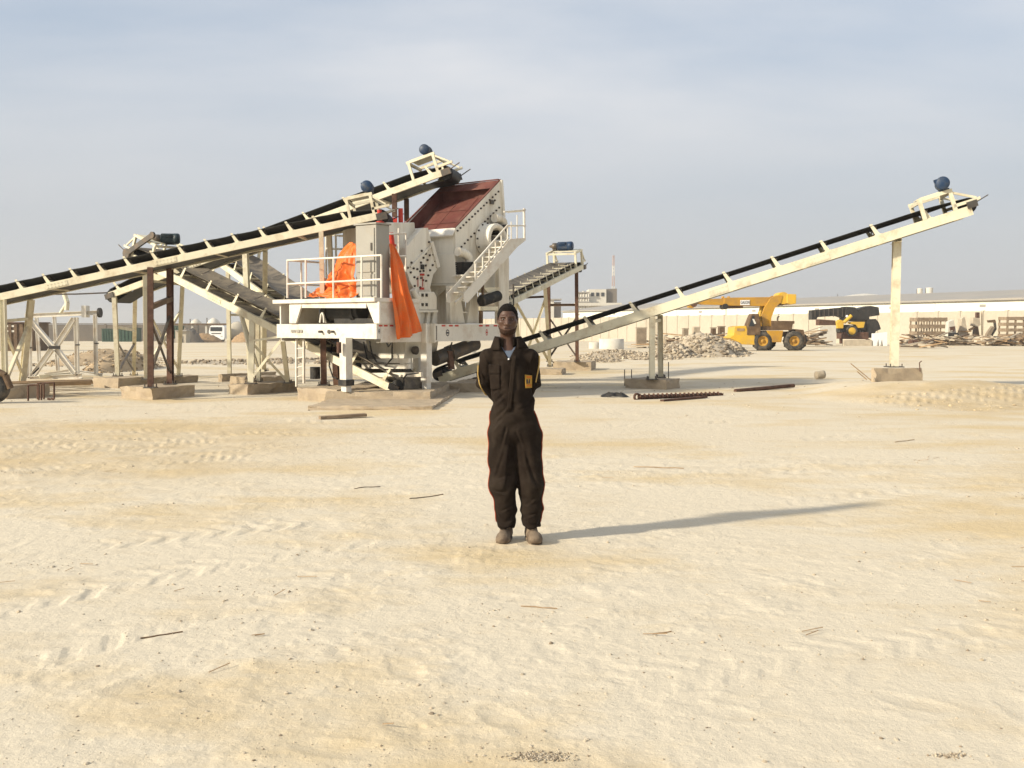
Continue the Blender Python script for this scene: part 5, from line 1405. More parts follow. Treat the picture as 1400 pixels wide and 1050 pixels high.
# dull red seam piping down the outside of both legs
for sgn in (-1, 1):
    pts = []
    for z_ in np.arange(0.985, 0.14, -0.012):
        mm_ = (np.abs(Vf[:, 2] - z_) < 0.008) & (np.abs(Vf[:, 1]) < 0.14); q = Vf[mm_]
        q = q[np.argsort(q[:, 0] * sgn)[-8:]]
        q = q[np.argmin(q[:, 1])]
        pts.append(Vector((q[0], q[1] - 0.004, z_)))
    for _ in range(2): pts = [pts[0]] + [(pts[k - 1] + pts[k] * 2 + pts[k + 1]) / 4 for k in range(1, len(pts) - 1)] + [pts[-1]]
    m = MB(); m.tube(pts, 0.005, 6); local_part(m, 'piping', M['seam'], cover)
# collar: folded lapels and the stand round the neck
def lapel(pts, name='lapel'):
    rows = []
    (a, b_, c_, d_) = [Vector(q) for q in pts]
    for i in range(6):
        row = []
        for j in range(6):
            q = (a.lerp(b_, j / 5)).lerp(d_.lerp(c_, j / 5), i / 5)
            row.append(q + Vector((0, -0.006 * math.sin(math.pi * i / 5) - 0.004 * math.sin(math.pi * j / 5), 0)))
        rows.append(row)
    m = MB(); m.sheet(rows); o = local_part(m, name, M['cloth'], cover)
    s = o.modifiers.new('thick', 'SOLIDIFY'); s.thickness = 0.005; s.offset = 0
fy = lambda px, py, l=0.012: (lx(px), front_y(lx(px), lz(py)) - l, lz(py))
lapel([(lx(682.5), -0.045, lz(461.5)), (lx(677), -0.020, lz(461)), fy(670.5, 479, .010), fy(684.5, 479.5, .014)])
lapel([(lx(706.5), -0.045, lz(461.5)), (lx(712), -0.020, lz(461)), fy(722.5, 477, .010), fy(707.0, 478.5, .014)])
rows = []
for i in range(5):
    row = []
    for j in range(29):
        an = math.radians(-150 + 300 * j / 28); r_ = 0.076 + 0.006 * i / 4
        zz = 1.466 + 0.072 * i / 4 - 0.012 * (1 - math.cos(an)) * 0.2
        row.append(Vector((-0.090 + r_ * math.sin(an) * 0.92, 0.022 + r_ * math.cos(an) * 0.98, zz)))
    rows.append(row)
m = MB(); m.sheet(rows); o = local_part(m, 'collar', M['cloth'], cover); s = o.modifiers.new('thick', 'SOLIDIFY'); s.thickness = 0.006; s.offset = 0

# work boots
for s, an, toe in ((-1, ANL, (-0.128, -0.155)), (1, ANR, (0.112, -0.155))):
    ax_, ay_ = an[0], an[1]
    xs5 = np.arange(-0.20, 0.20, 0.005) + (0.0); ys5 = np.arange(-0.24, 0.14, 0.005); zs5 = np.arange(-0.012, 0.20, 0.005)
    xs5 = xs5[(xs5 > min(ax_, toe[0]) - 0.09) & (xs5 < max(ax_, toe[0]) + 0.09)]
    p5 = grid_of(xs5, ys5, zs5); zz = p5[2]
    d = cone(p5, (ax_, ay_ + 0.02, 0.05), (toe[0], toe[1] + 0.05, 0.042), 0.043, 0.046)
    d = smin(d, ellip(p5, (toe[0], toe[1] + 0.015, 0.038), (0.056, 0.058, 0.043)), 0.02)
    d = smin(d, cone(p5, (ax_, ay_, 0.06), (ax_, ay_, 0.19), 0.044, 0.046), 0.03)
    d = smin(d, ellip(p5, (ax_, ay_ + 0.03, 0.035), (0.040, 0.042, 0.045)), 0.02)
    d = d - 0.004 * noise3(p5[0], p5[1], zz, 0.03, 4) - 0.002 * np.sin(p5[1] * 110) * np.exp(-((p5[1] - toe[1] - 0.07) / 0.03) ** 2)
    d = smax(d, 0.014 - zz, 0.004)
    V, Q = surface_nets(d, xs5, ys5, zs5)
    bo = bpy.data.objects.new('boot', np_mesh('boot', V, Q, M['boot'])); COL.objects.link(bo); bo.parent = man
    d = cone(p5, (ax_, ay_ + 0.025, 0.012), (toe[0], toe[1] + 0.03, 0.012), 0.046, 0.054)
    d = smax(smax(d, zz - 0.022, 0.003), 0.001 - zz, 0.003)
    V, Q = surface_nets(d, xs5, ys5, zs5)
    so_ = bpy.data.objects.new('sole', np_mesh('sole', V, Q, M['sole'])); COL.objects.link(so_); so_.parent = bo
    m = MB()
    for k in range(4):
        t_ = k / 3; yy = ay_ - 0.052 - 0.042 * t_; zz_ = 0.122 - 0.030 * t_; cxx = ax_ + (toe[0] - ax_) * (0.25 + 0.3 * t_)
        m.tube([(cxx - 0.024, yy + 0.012, zz_ - 0.006), (cxx, yy - 0.004, zz_ + 0.002), (cxx + 0.024, yy + 0.012, zz_ - 0.006)], 0.004, 6)
    local_part(m, 'lace', M['sole'], bo)

# ---------------------------------------------------------------- far boundary walls and buildings
def gy(y): return dip(y)
def wall_run(name, label, cat, p0, p1, top, mats, bay, thick=0.22, post=0.34, coping=0.0, panels=1, group=None):
    """a run of bays: panels between posts, each piece its own part"""
    p0 = Vector((p0[0], p0[1], 0)); p1 = Vector((p1[0], p1[1], 0)); d = (p1 - p0); L_ = d.length; d.normalize(); sd = Vector((-d.y, d.x, 0))
    t = thing(name, label, cat, (p0.x, p0.y, gy(p0.y)), group); n = int(L_ / bay)
    for k in range(n + 1):
        q = p0 + d * (k * bay); z0 = gy(q.y) - 0.2
        m = MB(); m.box((q.x, q.y, (z0 + top + 0.06) / 2), (post, thick + 0.16, top + 0.06 - z0), (d, sd, Z(1))); m.build('post', mats[1], t)
        if k == n: break
        q = p0 + d * ((k + .5) * bay); z0 = gy(q.y) - 0.2
        for r in range(panels):
            za = z0 + (top - z0) * r / panels + 0.006; zb_ = z0 + (top - z0) * (r + 1) / panels - 0.006
            m = MB(); m.box((q.x, q.y, (za + zb_) / 2), (bay - post - 0.01, thick, zb_ - za), (d, sd, Z(1))); m.build('panel', mats[0], t)
        if coping:
            m = MB(); m.box((q.x, q.y, top + coping / 2 + 0.065), (bay - 0.004, thick + 0.2, coping), (d, sd, Z(1))); m.build('coping', mats[1], t)
    return t
wall_run('boundary_wall', 'long dark grey yard wall across the left background', 'wall', (-118, 196), (-29, 206), 1.98, (M['wallgrey'], M['wallgrey']), 6.0, coping=0.16)
wall_run('boundary_wall', 'beige precast yard wall with posts across the right background', 'wall', (-8, 252.6), (76, 78.6), 3.45, (M['wallbeige'], M['wallbeige']), 3.3, panels=1, post=0.36)
# warehouse behind the beige wall
wd = Vector((22.2, -46.0, 0)).normalized(); ws = Vector((wd.y * -1, wd.x, 0))
if ws.y < 0: ws = -ws
w0 = Vector((11.9, 229.0, 0)); LW = 210.0
wh = thing('warehouse', 'long white warehouse with grey roof behind the beige wall', 'warehouse', (w0.x, w0.y, gy(229)))
for k in range(int(LW / 15)):
    q = w0 + wd * (15 * (k + .5))
    m = MB(); m.box((q.x, q.y, (4.95 - 2.2) / 2), (14.94, 0.3, 4.95 + 2.2), (wd, ws, Z(1))); m.build('wall_panel', M['whitewall'], wh)
    m = MB(); m.box((q.x - ws.x * .16, q.y - ws.y * .16, 4.25), (0.9, 0.06, 0.35), (wd, ws, Z(1))); m.build('vent_louvre', M['roofgrey'], wh)
    if k % 4 == 3:
        e = w0 + wd * (15 * (k + 1)); m = MB(); m.cyl((e.x - ws.x * .25, e.y - ws.y * .25, gy(e.y)), (e.x - ws.x * .25, e.y - ws.y * .25, 4.9), .09, 8); m.build('downpipe', M['pale'], wh)
a = w0 - wd * .5; b_ = w0 + wd * LW
for k in range(int(LW / 15)):
    p = w0 + wd * (15 * k) - ws * .5 + Z(5.0); q = w0 + wd * (15 * (k + 1) - .03) - ws * .5 + Z(5.0)
    m = MB(); m.prism([p, q, q + ws * 14 + Z(1.55), p + ws * 14 + Z(1.55)], Z(.15)); m.build('roof_sheet', M['roofgrey'], wh)
m = MB(); m.prism([w0 + Z(-2.2), w0 + Z(5.0), w0 + ws * 13.5 + Z(6.4), w0 + ws * 27 + Z(5.0), w0 + ws * 27 + Z(-2.2)], wd * .25 - wd * .5); m.build('gable_wall', M['whitewall'], wh)
m = MB(); m.box(tuple(w0 + wd * (LW / 2) - ws * .56 + Z(4.98)), (LW, .1, .16), (wd, ws, Z(1))); m.build('gutter', M['roofgrey'], wh)
# things on the skyline behind it
def tank(px, ytop, ybase, wpx, Y, name, label, mat='pale', dome=0.0, group=None, cat='tank'):
    c = P(px, ytop, Y); r = wpx / 2 / FPX * Y; zt = c.z; z0 = gy(Y)
    t = thing(name, label, cat, (c.x, Y, z0), group)
    m = MB(); m.cyl((c.x, Y, z0), (c.x, Y, zt - dome), r, 28); m.build('shell', M[mat], t)
    m = MB()
    if dome > 0: m.lathe((c.x, Y, zt - dome), (0, 0, 1), [(-.05, r * 1.04), (.0, r * 1.05), (dome * .45, r * .82), (dome * .8, r * .45), (dome, .12 * r), (dome * 1.02, 0)], 28)
    else: m.lathe((c.x, Y, zt), (0, 0, 1), [(-.1, r * 1.03), (.05, r * 1.03), (.12, r * .9), (.3, 0)], 28)
    m.build('roof', M[mat], t)
    m = MB(); m.tube([(c.x - r * 1.05, Y - .1, z0), (c.x - r * 1.05, Y - .1, zt)], .12, 6); m.build('pipe', M['steel'], t)
    return t
tank(1257.5, 395, 405, 7.5, 330, 'storage_tank', 'left one of two small pale tanks above the warehouse roof', group='twin tanks on the skyline')
tank(1270.5, 394, 405, 9.5, 330, 'storage_tank', 'right one of two small pale tanks above the warehouse roof', group='twin tanks on the skyline')
tank(1182, 401.5, 408, 70, 420, 'storage_tank', 'very wide low pale tank on the skyline behind the warehouse', dome=2.0)
tank(1135, 405.5, 410, 22, 420, 'storage_tank', 'low pale tank with a thin mast beside the widest skyline tank', dome=.8)
tank(268, 436, 444, 15, 232, 'storage_silo', 'left one of two pale domed silos behind the grey wall', dome=1.1, group='domed silos behind the grey wall', cat='silo')
tank(292, 434.5, 444, 17, 232, 'storage_silo', 'right one of two pale domed silos behind the grey wall', dome=1.3, group='domed silos behind the grey wall', cat='silo')
def px_box(mb, x0, y0, x1, y1, Y, dep):
    a = P(x0, y1, Y); b = P(x1, y0, Y)
    return mb.box(((a.x + b.x) / 2, Y + dep / 2, (a.z + b.z) / 2), (abs(b.x - a.x), dep, abs(b.z - a.z)))
def px_prism(mb, pts, Y, dep): return mb.prism([P(x, y, Y) for x, y in pts], Vector((0, dep, 0)))
# plant block with pipework, mast
pb = thing('plant_building', 'small grey industrial block with pipework on the skyline right of the man', 'building', tuple(P(820, 452, 300).xy) + (gy(300),))
m = MB(); px_box(m, 805, 395.5, 829, 452, 300, 10); m.build('wall', M['pale'], pb)
m = MB(); px_prism(m, [(829.2, 395), (843.5, 394.5), (843.5, 452), (829.2, 452)], 301, 9); m.build('side_block', M['wallgrey'], pb)
for x in (791, 794.5, 798, 802):
    m = MB(); q0, q1 = P(x, 452, 299), P(x, 398 + (x % 3), 299); m.cyl(q0, q1, .45, 8); m.build('pipe_stack', M['pale'], pb)
for y in (400, 407, 413):
    m = MB(); q0, q1 = P(789, y, 298.6), P(806, y, 298.6); m.cyl(q0, q1, .3, 6); m.build('pipe_run', M['roofgrey'], pb)
for k in range(3):
    m = MB(); px_box(m, 808 + k * 7, 400, 812 + k * 7, 405, 299.85, .14); m.build('window', M['glass'], pb)
m = MB(); px_box(m, 786, 414, 850, 418, 298, 4); m.build('roof_parapet', M['pale'], pb)
b2 = thing('far_building', 'small beige block on the skyline just right of the rear conveyor', 'building', tuple(P(752, 450, 290).xy) + (gy(290),))
m = MB(); px_box(m, 750, 410, 757.5, 450, 290, 9); m.build('wall', M['pale'], b2); m = MB(); px_box(m, 757.7, 413, 767, 450, 291, 8); m.build('side_wall', M['wallgrey'], b2)
m = MB(); px_box(m, 749, 408.5, 768, 410, 289.5, 10); m.build('roof', M['roofgrey'], b2)
ms = thing('radio_mast', 'tall red and white lattice mast, colours paled for haze, on the skyline', 'mast', tuple(P(838.5, 452, 305).xy) + (gy(305),))
zt0, zt1 = gy(305), P(838.5, 349, 305).z; cx_ = P(838.5, 400, 305).x
for s in range(8):
    za, zb_ = zt0 + (zt1 - zt0) * s / 8, zt0 + (zt1 - zt0) * (s + 1) / 8; ra, rb = .62 - .055 * s, .62 - .055 * (s + 1); m = MB()
    for i, j in ((-1, -1), (1, -1), (1, 1), (-1, 1)):
        m.beam((cx_ + i * ra, 305 + j * ra, za), (cx_ + i * rb, 305 + j * rb, zb_), .13, .13)
    for k in range(3):
        z1 = za + (zb_ - za) * k / 3; z2 = za + (zb_ - za) * (k + 1) / 3
        for sg in (-1, 1):
            m.beam((cx_ - ra * sg, 305 - ra, z1), (cx_ + ra * sg, 305 - ra, z2), .08, .08); m.beam((cx_ - ra, 305 - ra * sg, z1), (cx_ - ra, 305 + ra * sg, z2), .08, .08)
    m.build('mast_section', M['redwhite'] if s % 2 else M['pale'], ms)

# left background: container, green tanks, hut, mixer truck
rc = thing('shipping_container', 'dark rusty container with white stripes at the far left', 'container', tuple(P(20, 478, 68).xy) + (gy(68),))
m = MB(); px_box(m, -30, 442, 44, 480, 68, 2.4); m.build('body', M['brownpaint'], rc)
for y in (444.5, 451.5):
    m = MB(); px_box(m, 4, y, 21, y + 2.6, 67.97, .028); m.build('stripe', M['white'], rc)
for k in range(9):
    m = MB(); px_box(m, -28 + k * 8, 443, -25 + k * 8, 479, 67.94, .055); m.build('side_rib', M['brownpaint'], rc)
m = MB(); px_box(m, -31, 440.4, 45, 441.9, 67.9, 2.6); m.build('roof_rail', M['rust'], rc)
for (x0, y0, x1, y1, lab) in ((139, 450, 157, 470, 'green steel skip left of the leaning cream legs'), (162, 449, 187, 466, 'green steel tank between the leaning cream legs'), (228, 446, 246, 462, 'green container glimpsed right of the rusty legs')):
    Y = 180; t = thing('green_container', lab, 'container', tuple(P((x0 + x1) / 2, y1, Y).xy) + (gy(Y),), 'green containers along the grey wall')
    a_, c_ = P(x0, y0, Y), P(x1, y1, Y); m = MB(); m.box(((a_.x + c_.x) / 2, Y + 1.2, (a_.z + gy(Y)) / 2), (c_.x - a_.x, 2.4, a_.z - gy(Y))); m.build('body', M['green'], t)
    for k in range(5):
        xx = a_.x + (c_.x - a_.x) * (k + .5) / 5; m = MB(); m.box((xx, Y - .05, (a_.z + gy(Y)) / 2), (.15, .1, a_.z - gy(Y) - .3)); m.build('rib', M['green'], t)
    m = MB(); m.box(((a_.x + c_.x) / 2, Y + 1.2, a_.z + .05), (c_.x - a_.x + .2, 2.6, .1)); m.build('lid', M['green'], t)
ht = thing('site_hut', 'small beige hut with dark doorway right of the rusty legs', 'hut', tuple(P(247, 471, 150).xy) + (gy(150),))
m = MB(); px_box(m, 240, 453, 254, 472.5, 150, 2); m.build('wall', M['wallbeige'], ht); m = MB(); px_box(m, 245.5, 459, 249, 468, 149.9, .08); m.build('doorway', M['dark'], ht); m = MB(); px_box(m, 239, 451.5, 255, 452.9, 149.6, 2.8); m.build('roof', M['roofgrey'], ht)
cpy = thing('open_shed', 'dark flat canopy on posts along the grey wall near the white truck', 'shed', tuple(P(275, 466, 185).xy) + (gy(185),))
m = MB(); px_box(m, 232, 442.5, 312, 444.4, 185, 6); m.build('roof', M['brownpaint'], cpy)
for x in (236, 263, 282, 309):
    m = MB(); q = P(x, 444.4, 185.4); m.beam((q.x, 185.4, gy(185)), (q.x, 185.4, q.z), .35, .35); m.build('post', M['pale'], cpy)
tr = thing('mixer_truck', 'white concrete mixer truck parked before the grey wall', 'truck', tuple(P(310, 467, 176).xy) + (gy(176),))
YT = 176.0
def tp(x, y, Y=YT): return P(x, y, Y)
zg = gy(YT)
m = MB(); px_prism(m, [(286, 463), (285.5, 453), (287, 446.5), (289, 445), (305, 445), (307, 447), (307, 463)], YT, 2.2); cabn = m.build('cab', M['truckwhite'], tr, bevel=.04)
m = MB(); px_box(m, 287.5, 447.2, 303.5, 452.8, YT - .04, .05); m.build('windscreen', M['glass'], cabn)
m = MB(); px_box(m, 289, 455.3, 302, 456.6, YT - .04, .05); m.build('grille', M['steel'], cabn); m = MB(); px_box(m, 285.8, 461.2, 306, 464.3, YT - .1, .3); m.build('bumper', M['truckwhite'], cabn)
for x in (288, 302.5):
    m = MB(); px_box(m, x - 1.2, 459, x + 1.2, 460.6, YT - .05, .06); m.build('headlight', M['pale'], cabn)
for x, Y in ((288.5, YT + .6), (304, YT + .6), (316, YT + 3.5), (322, YT + 4.5), (328, YT + 5.5)):
    q = P(x, 465, Y); m = MB(); m.cyl((q.x - .15, Y, gy(Y) + .5), (q.x + .2, Y, gy(Y) + .5), .5, 16); m.build('wheel', M['tyre'], tr)
q0 = P(309, 455.5, YT + 3); q1 = P(340, 449.5, YT + 6); m = MB(); dd_ = (q1 - q0); m.lathe(q0, dd_, [(0, .5), (.4, 1.1), (dd_.length * .45, 1.7), (dd_.length * .6, 1.7), (dd_.length * .9, .9), (dd_.length, .7), (dd_.length, 0)], 24); m.build('drum', M['wallbeige'], tr)
m = MB(); m.beam(P(306, 461.5, YT + 2.3), P(338, 461, YT + 6), .9, .35); m.build('chassis', M['steel'], tr)

# ---------------------------------------------------------------- rubble
def rock_mesh(r, seed):
    rr = random.Random(seed); bm = bmesh.new(); bmesh.ops.create_icosphere(bm, subdivisions=1, radius=r)
    sx, sy, sz = rr.uniform(.7, 1.4), rr.uniform(.6, 1.2), rr.uniform(.45, .9)
    for v in bm.verts:
        k = rr.uniform(.7, 1.2); v.co = Vector((v.co.x * sx * k, v.co.y * sy * k, v.co.z * sz * k))
    out = ([tuple(v.co) for v in bm.verts], [tuple(v.index for v in f.verts) for f in bm.faces]); bm.free()
    return out
ROCKS = [rock_mesh(1.0, k) for k in range(14)]
def add_rock(m, c, r, rr):
    vs, fs = ROCKS[rr.randrange(14)]; a = rr.uniform(0, 6.28); t_ = rr.uniform(-.5, .5); ca, sa = math.cos(a), math.sin(a); ct, st_ = math.cos(t_), math.sin(t_)
    out = []
    for x, y, z in vs:
        y, z = y * ct - z * st_, y * st_ + z * ct
        out.append((c[0] + r * (x * ca - y * sa), c[1] + r * (x * sa + y * ca), c[2] + r * z))
    m.add(out, fs)
def rubble(label, blobs, n, rmin, rmax, seed, mats=('rock',), name='rubble_heap', core='rock', power=2.2):
    """blobs: (x, y, radius x, radius y, height) mounds; stones strewn on and round them"""
    rr = random.Random(seed); m = MB()
    def hgt(x, y):
        return max([0.0] + [h * max(0.0, 1 - ((x - bx) / rx) ** 2 - ((y - by) / ry) ** 2) for bx, by, rx, ry, h in blobs])
    for bx, by, rx, ry, h in blobs:        # earth core
        rows = []
        for i in range(17):
            for_row = []
            for j in range(25):
                u = -1.15 + 2.3 * j / 24; v = -1.15 + 2.3 * i / 16; x = bx + u * rx; y = by + v * ry
                z = hgt(x, y) * (0.88 + .3 * rr.random()) - .05
                for_row.append((x + rr.uniform(-.04, .04) * rx, y, z + gy(y)))
            rows.append(for_row)
        m.sheet(rows)
    for k in range(n):
        bx, by, rx, ry, h = blobs[rr.randrange(len(blobs))]
        a = rr.uniform(0, 6.28); q = math.sqrt(rr.random()) * 1.25
        x = bx + math.cos(a) * q * rx; y = by + math.sin(a) * q * ry
        r = rmin * (rmax / rmin) ** (rr.random() ** power)
        m.cur = rr.randrange(len(mats)) + 1; add_rock(m, (x, y, hgt(x, y) + gy(y) + r * .15), r, rr)
    loc = (blobs[0][0], blobs[0][1], gy(blobs[0][1]))
    o = single(m, name, [M[core]] + [M[q] for q in mats], label, 'rubble', loc, kind='stuff')
    return o
def gblob(px, py, wpx, hpx, depth):
    g = G(px, py); s = g.y / FPX
    return (g.x, g.y + depth * .6, wpx / 2 * s, depth, hpx * s)
M['rock_pale'] = material('pale_rubble', (0.45, 0.385, 0.29), 0.95, var=0.2, scale=2)
M['earth'] = material('tan_earth', (0.44, 0.33, 0.205), 0.95, dirt=(0.33, 0.24, 0.145), dirt_amt=0.45, dirt_scale=1.5, var=0.2)
M['clod'] = material('sand_clods', (0.52, 0.42, 0.27), 0.95, var=0.2)
M['rock_dark'] = material('dark_rubble', (0.24, 0.19, 0.135), 0.95, var=0.3, scale=2)
rubble('grey broken concrete heap left of the yellow crane', [gblob(968, 487, 100, 30, 3.0), gblob(925, 488, 60, 18, 2.4), gblob(1002, 484, 50, 17, 2.2)], 4200, .03, .17, 21, ('rock', 'rock_pale', 'rock_dark'))
rubble('low grey rubble strewn behind the right conveyor front legs', [gblob(850, 489, 110, 9, 2.8), gblob(895, 491, 70, 8, 2.2), gblob(820, 494, 60, 5, 2.0)], 2400, .025, .11, 22, ('rock', 'rock_pale', 'rock_dark'))
rubble('low band of dark rubble behind the conveyor legs at left', [gblob(300, 498, 170, 4, 2.5), gblob(390, 496, 120, 4, 3.0), gblob(480, 497, 90, 3, 2.5)], 900, .03, .12, 23, ('rock', 'rock_dark'))
rubble('sandy earth mound behind the white steel frame', [gblob(140, 508, 70, 24, 3.0), gblob(110, 498, 120, 18, 4.5)], 1100, .02, .10, 24, ('earth', 'rock', 'rock_dark'), core='earth')
rubble('reddish sand pile beside the white mixer truck', [(P(278, 468, 160).x, 160, 3.4, 2.5, 1.4), (P(340, 468, 158).x, 158, 3.0, 2.5, 1.7)], 60, .05, .2, 25, ('rock',), core='wood')
rubble('dark gravel mound beside the beige hut', [(P(258, 471, 156).x, 156, 2.4, 2.0, 2.2)], 60, .05, .2, 26, ('rock_dark',), core='wallgrey')

# concrete rings and half pipes behind the rubble
def ring(px, py, wpx, hpx, Y, label, name='concrete_ring'):
    g = P(px, py, Y); r = wpx / 2 / FPX * Y; h = hpx / FPX * Y; z0 = gy(Y)
    m = MB(); m.lathe((g.x, Y, z0), (0, 0, 1), [(0, r), (h, r), (h, r * .88), (.05, r * .88)], 24)
    single(m, name, M['pale'], label, 'concrete ring', (g.x, Y, z0), 'concrete rings behind the rubble')
ring(836, 470, 34, 14, 78, 'large pale concrete ring behind the rubble right of the man')
ring(813, 469, 16, 9, 80, 'small pale concrete ring beside the large one')
hp = MB(); g = P(925, 470, 80); r_ = 1.05; n = 14
for k in range(n):
    a0, a1 = math.pi * (1 + k / n), math.pi * (1 + (k + 1) / n)
    pa_, pb_ = Vector((g.x + r_ * math.cos(a0), 80, gy(80) + r_ + r_ * math.sin(a0))), Vector((g.x + r_ * math.cos(a1), 80, gy(80) + r_ + r_ * math.sin(a1)))
    hp.prism([pa_, pb_, pb_ + (Vector((g.x, 80, gy(80) + r_)) - pb_) * .1, pa_ + (Vector((g.x, 80, gy(80) + r_)) - pa_) * .1], Vector((0, 1.6, 0)))
single(hp, 'half_pipe', M['rock'], 'open half-round concrete pipe behind the rubble heap', 'pipe')
for i, (x0, y0, x1, y1, mt, lab) in enumerate(((935, 450, 941, 462, 'rock_dark', 'dark steel box standing behind the half pipe'), (949, 448, 957, 462, 'rock', 'grey concrete post block behind the rubble heap'), (974, 449, 979, 455, 'brownpaint', 'dark brown crate on the skyline of the rubble heap'), (871, 449, 884, 463, 'rock_dark', 'dark scrap box left of the half pipe'), (984, 447, 991, 460, 'brownpaint', 'rusty scrap cabinet left of the yellow crane cab'))):
    m = MB(); Y = 82 + i; a_ = P(x0, y0, Y); c_ = P(x1, y1, Y); m.box(((a_.x + c_.x) / 2, Y + .4, (a_.z + gy(Y)) / 2), (c_.x - a_.x, .8, a_.z - gy(Y))); m.box(((a_.x + c_.x) / 2, Y + .4, a_.z + .05), (c_.x - a_.x + .1, .9, .06)); single(m, 'scrap_box', M[mt], lab, 'scrap')

# ---------------------------------------------------------------- yellow mobile crane
YC = 68.5; WC = 2.3
cn = thing('mobile_crane', 'yellow rough-terrain crane with long level boom on big tyres', 'crane', tuple(P(1062, 478, YC).xy) + (gy(YC + 1),))
zc0 = gy(YC)
def cpart(pts, y0, y1, name, mat, par=cn, bevel=0.0):
    m = MB(); px_prism(m, pts, YC, .01); 
    m2 = MB(); m2.prism([P(x, y, YC) + Vector((0, y0, 0)) for x, y in pts], Vector((0, y1 - y0, 0)))
    return m2.build(name, M[mat], par, bevel=bevel)
bo = cpart([(993, 406.5), (1062, 405.5), (1062, 418.5), (993, 417.5)], .75, 1.55, 'boom', 'yellow', bevel=.03)
cpart([(962, 408.3), (993, 407.6), (993, 416.6), (962, 416)], .82, 1.48, 'boom_section', 'yellow', bo)
cpart([(953, 409.5), (962, 409.2), (962, 415.4), (953, 415.2)], .88, 1.42, 'boom_section', 'yellow', bo)
cpart([(944, 411), (954, 408.5), (955, 418), (950, 421), (944.5, 420)], .8, 1.5, 'boom_head', 'yellow', bo)
m = MB(); q = P(949, 415.5, YC + .7); m.cyl(q, q + Vector((0, .9, 0)), .22, 16); m.build('sheave', M['rust'], bo)
m = MB(); q = P(992, 419, YC + .6); m.cyl(q, q + Vector((0, 1.1, 0)), .20, 14); m.build('boom_roller', M['dark'], bo)
cpart([(997, 417.8), (1020, 418), (1020, 421), (997, 421)], .9, 1.4, 'lift_cylinder_guard', 'brownpaint', bo)
for x in (992, 1000): cpart([(x, 404.6), (x + 2, 404.6), (x + 2, 406.6), (x, 406.8)], .9, 1.4, 'boom_lug', 'yellow', bo)
pl_ = cpart([(1015.5, 410), (1028.5, 409.8), (1028.5, 416.8), (1015.5, 416.8)], .715, .745, 'name_plate', 'truckwhite', bo)
fc = bpy.data.curves.new('name_lettering', 'FONT'); fc.body = 'GALION'; fc.size = .30; fc.align_x = 'CENTER'; fc.align_y = 'CENTER'; fc.extrude = .004
fo = bpy.data.objects.new('name_lettering', fc); COL.objects.link(fo); dg_ = bpy.context.evaluated_depsgraph_get(); me_ = bpy.data.meshes.new_from_object(fo.evaluated_get(dg_)); bpy.data.objects.remove(fo)
me_.materials.clear(); me_.materials.append(M['black_print']); lo2 = bpy.data.objects.new('name_lettering', me_); COL.objects.link(lo2); lo2.parent = pl_
q = P(1022, 413.3, YC); lo2.rotation_euler = (math.pi / 2, 0, 0); lo2.scale = (.56, 1.05, 1); lo2.location = Vector((q.x, YC + .706, q.z)) - ORG[cn.name]
for y0, y1 in ((.45, .72), (1.58, 1.85)):
    cpart([(1046, 449), (1043.5, 432), (1048, 420), (1056, 408), (1064, 403.5), (1072, 404), (1070, 413), (1062, 421), (1057, 434), (1056, 449)], y0, y1, 'turret_cheek', 'yellow')
cpart([(1044, 446), (1060, 446), (1060, 451.5), (1044, 451.5)], .3, 2.0, 'turret_base', 'brownpaint')
m = MB(); m.cyl(P(1037, 441, YC + 1.15), P(1041.5, 418, YC + 1.15), .14, 12); m.build('lift_cylinder', M['bright_yellow'], cn)
m = MB(); q = P(1071, 407.5, YC + .5); m.cyl(q, q + Vector((0, 1.3, 0)), .42, 18); m.build('winch_drum', M['bright_yellow'], cn)
m = MB(); q = P(1069, 413, YC + .6); m.cyl(q, q + Vector((0, 1.1, 0)), .25, 14); m.build('winch_motor', M['brownpaint'], cn)
cpart([(1078.2, 401.6), (1091, 402), (1090.5, 415), (1083, 416.4), (1078, 414.5)], .35, 1.95, 'counterweight', 'bright_yellow', bevel=.04)
cb = cpart([(1021.5, 458), (1022.5, 443), (1028.5, 429), (1038, 429), (1040.5, 446), (1040, 458)], .05, 1.0, 'cab', 'brownpaint', bevel=.03)
cpart([(1024, 446), (1029, 432), (1031.5, 432), (1031.5, 446)], .02, .045, 'cab_window', 'glass', cb)
cpart([(1028.5, 436), (1031, 436), (1034, 442.5), (1031.5, 443)], .0, .018, 'wiper_arm', 'white', cb)
cpart([(997.5, 462), (1003.5, 458), (1005, 447), (1012, 445.5), (1021, 445.5), (1024, 458.5), (1030, 451.5), (1032.5, 451.5), (1032.5, 471.5), (1016, 471), (1007, 466)], .1, 2.2, 'front_deck', 'bright_yellow', bevel=.03)
cpart([(1008, 449), (1018, 449), (1018, 452.5), (1008, 452.5)], .07, .098, 'front_grille', 'wood')
cpart([(1049, 452), (1071.5, 452), (1069, 468), (1052, 468)], .1, 2.2, 'frame_tank', 'yellow', bevel=.03)
cpart([(1032.5, 455), (1092, 453), (1092, 460), (1032.5, 462)], .5, 1.8, 'chassis_frame', 'brownpaint')
hd_ = cpart([(1056.5, 451.5), (1056.5, 438.5), (1087.5, 438.8), (1087.5, 442.5), (1085, 443), (1084, 451.5)], .2, 2.1, 'engine_hood', 'brownpaint', bevel=.02)
m = MB(); q = P(1063, 438.5, YC + .6); m.tube([q, q + Z(.22), q + Z(.32) + Vector((.1, 0, 0))], .06, 8); m.build('exhaust', M['steel'], cn)
cpart([(1089, 450), (1100, 451), (1103.5, 471), (1096, 471.5), (1091, 460)], .2, 2.1, 'rear_outrigger', 'brownpaint')
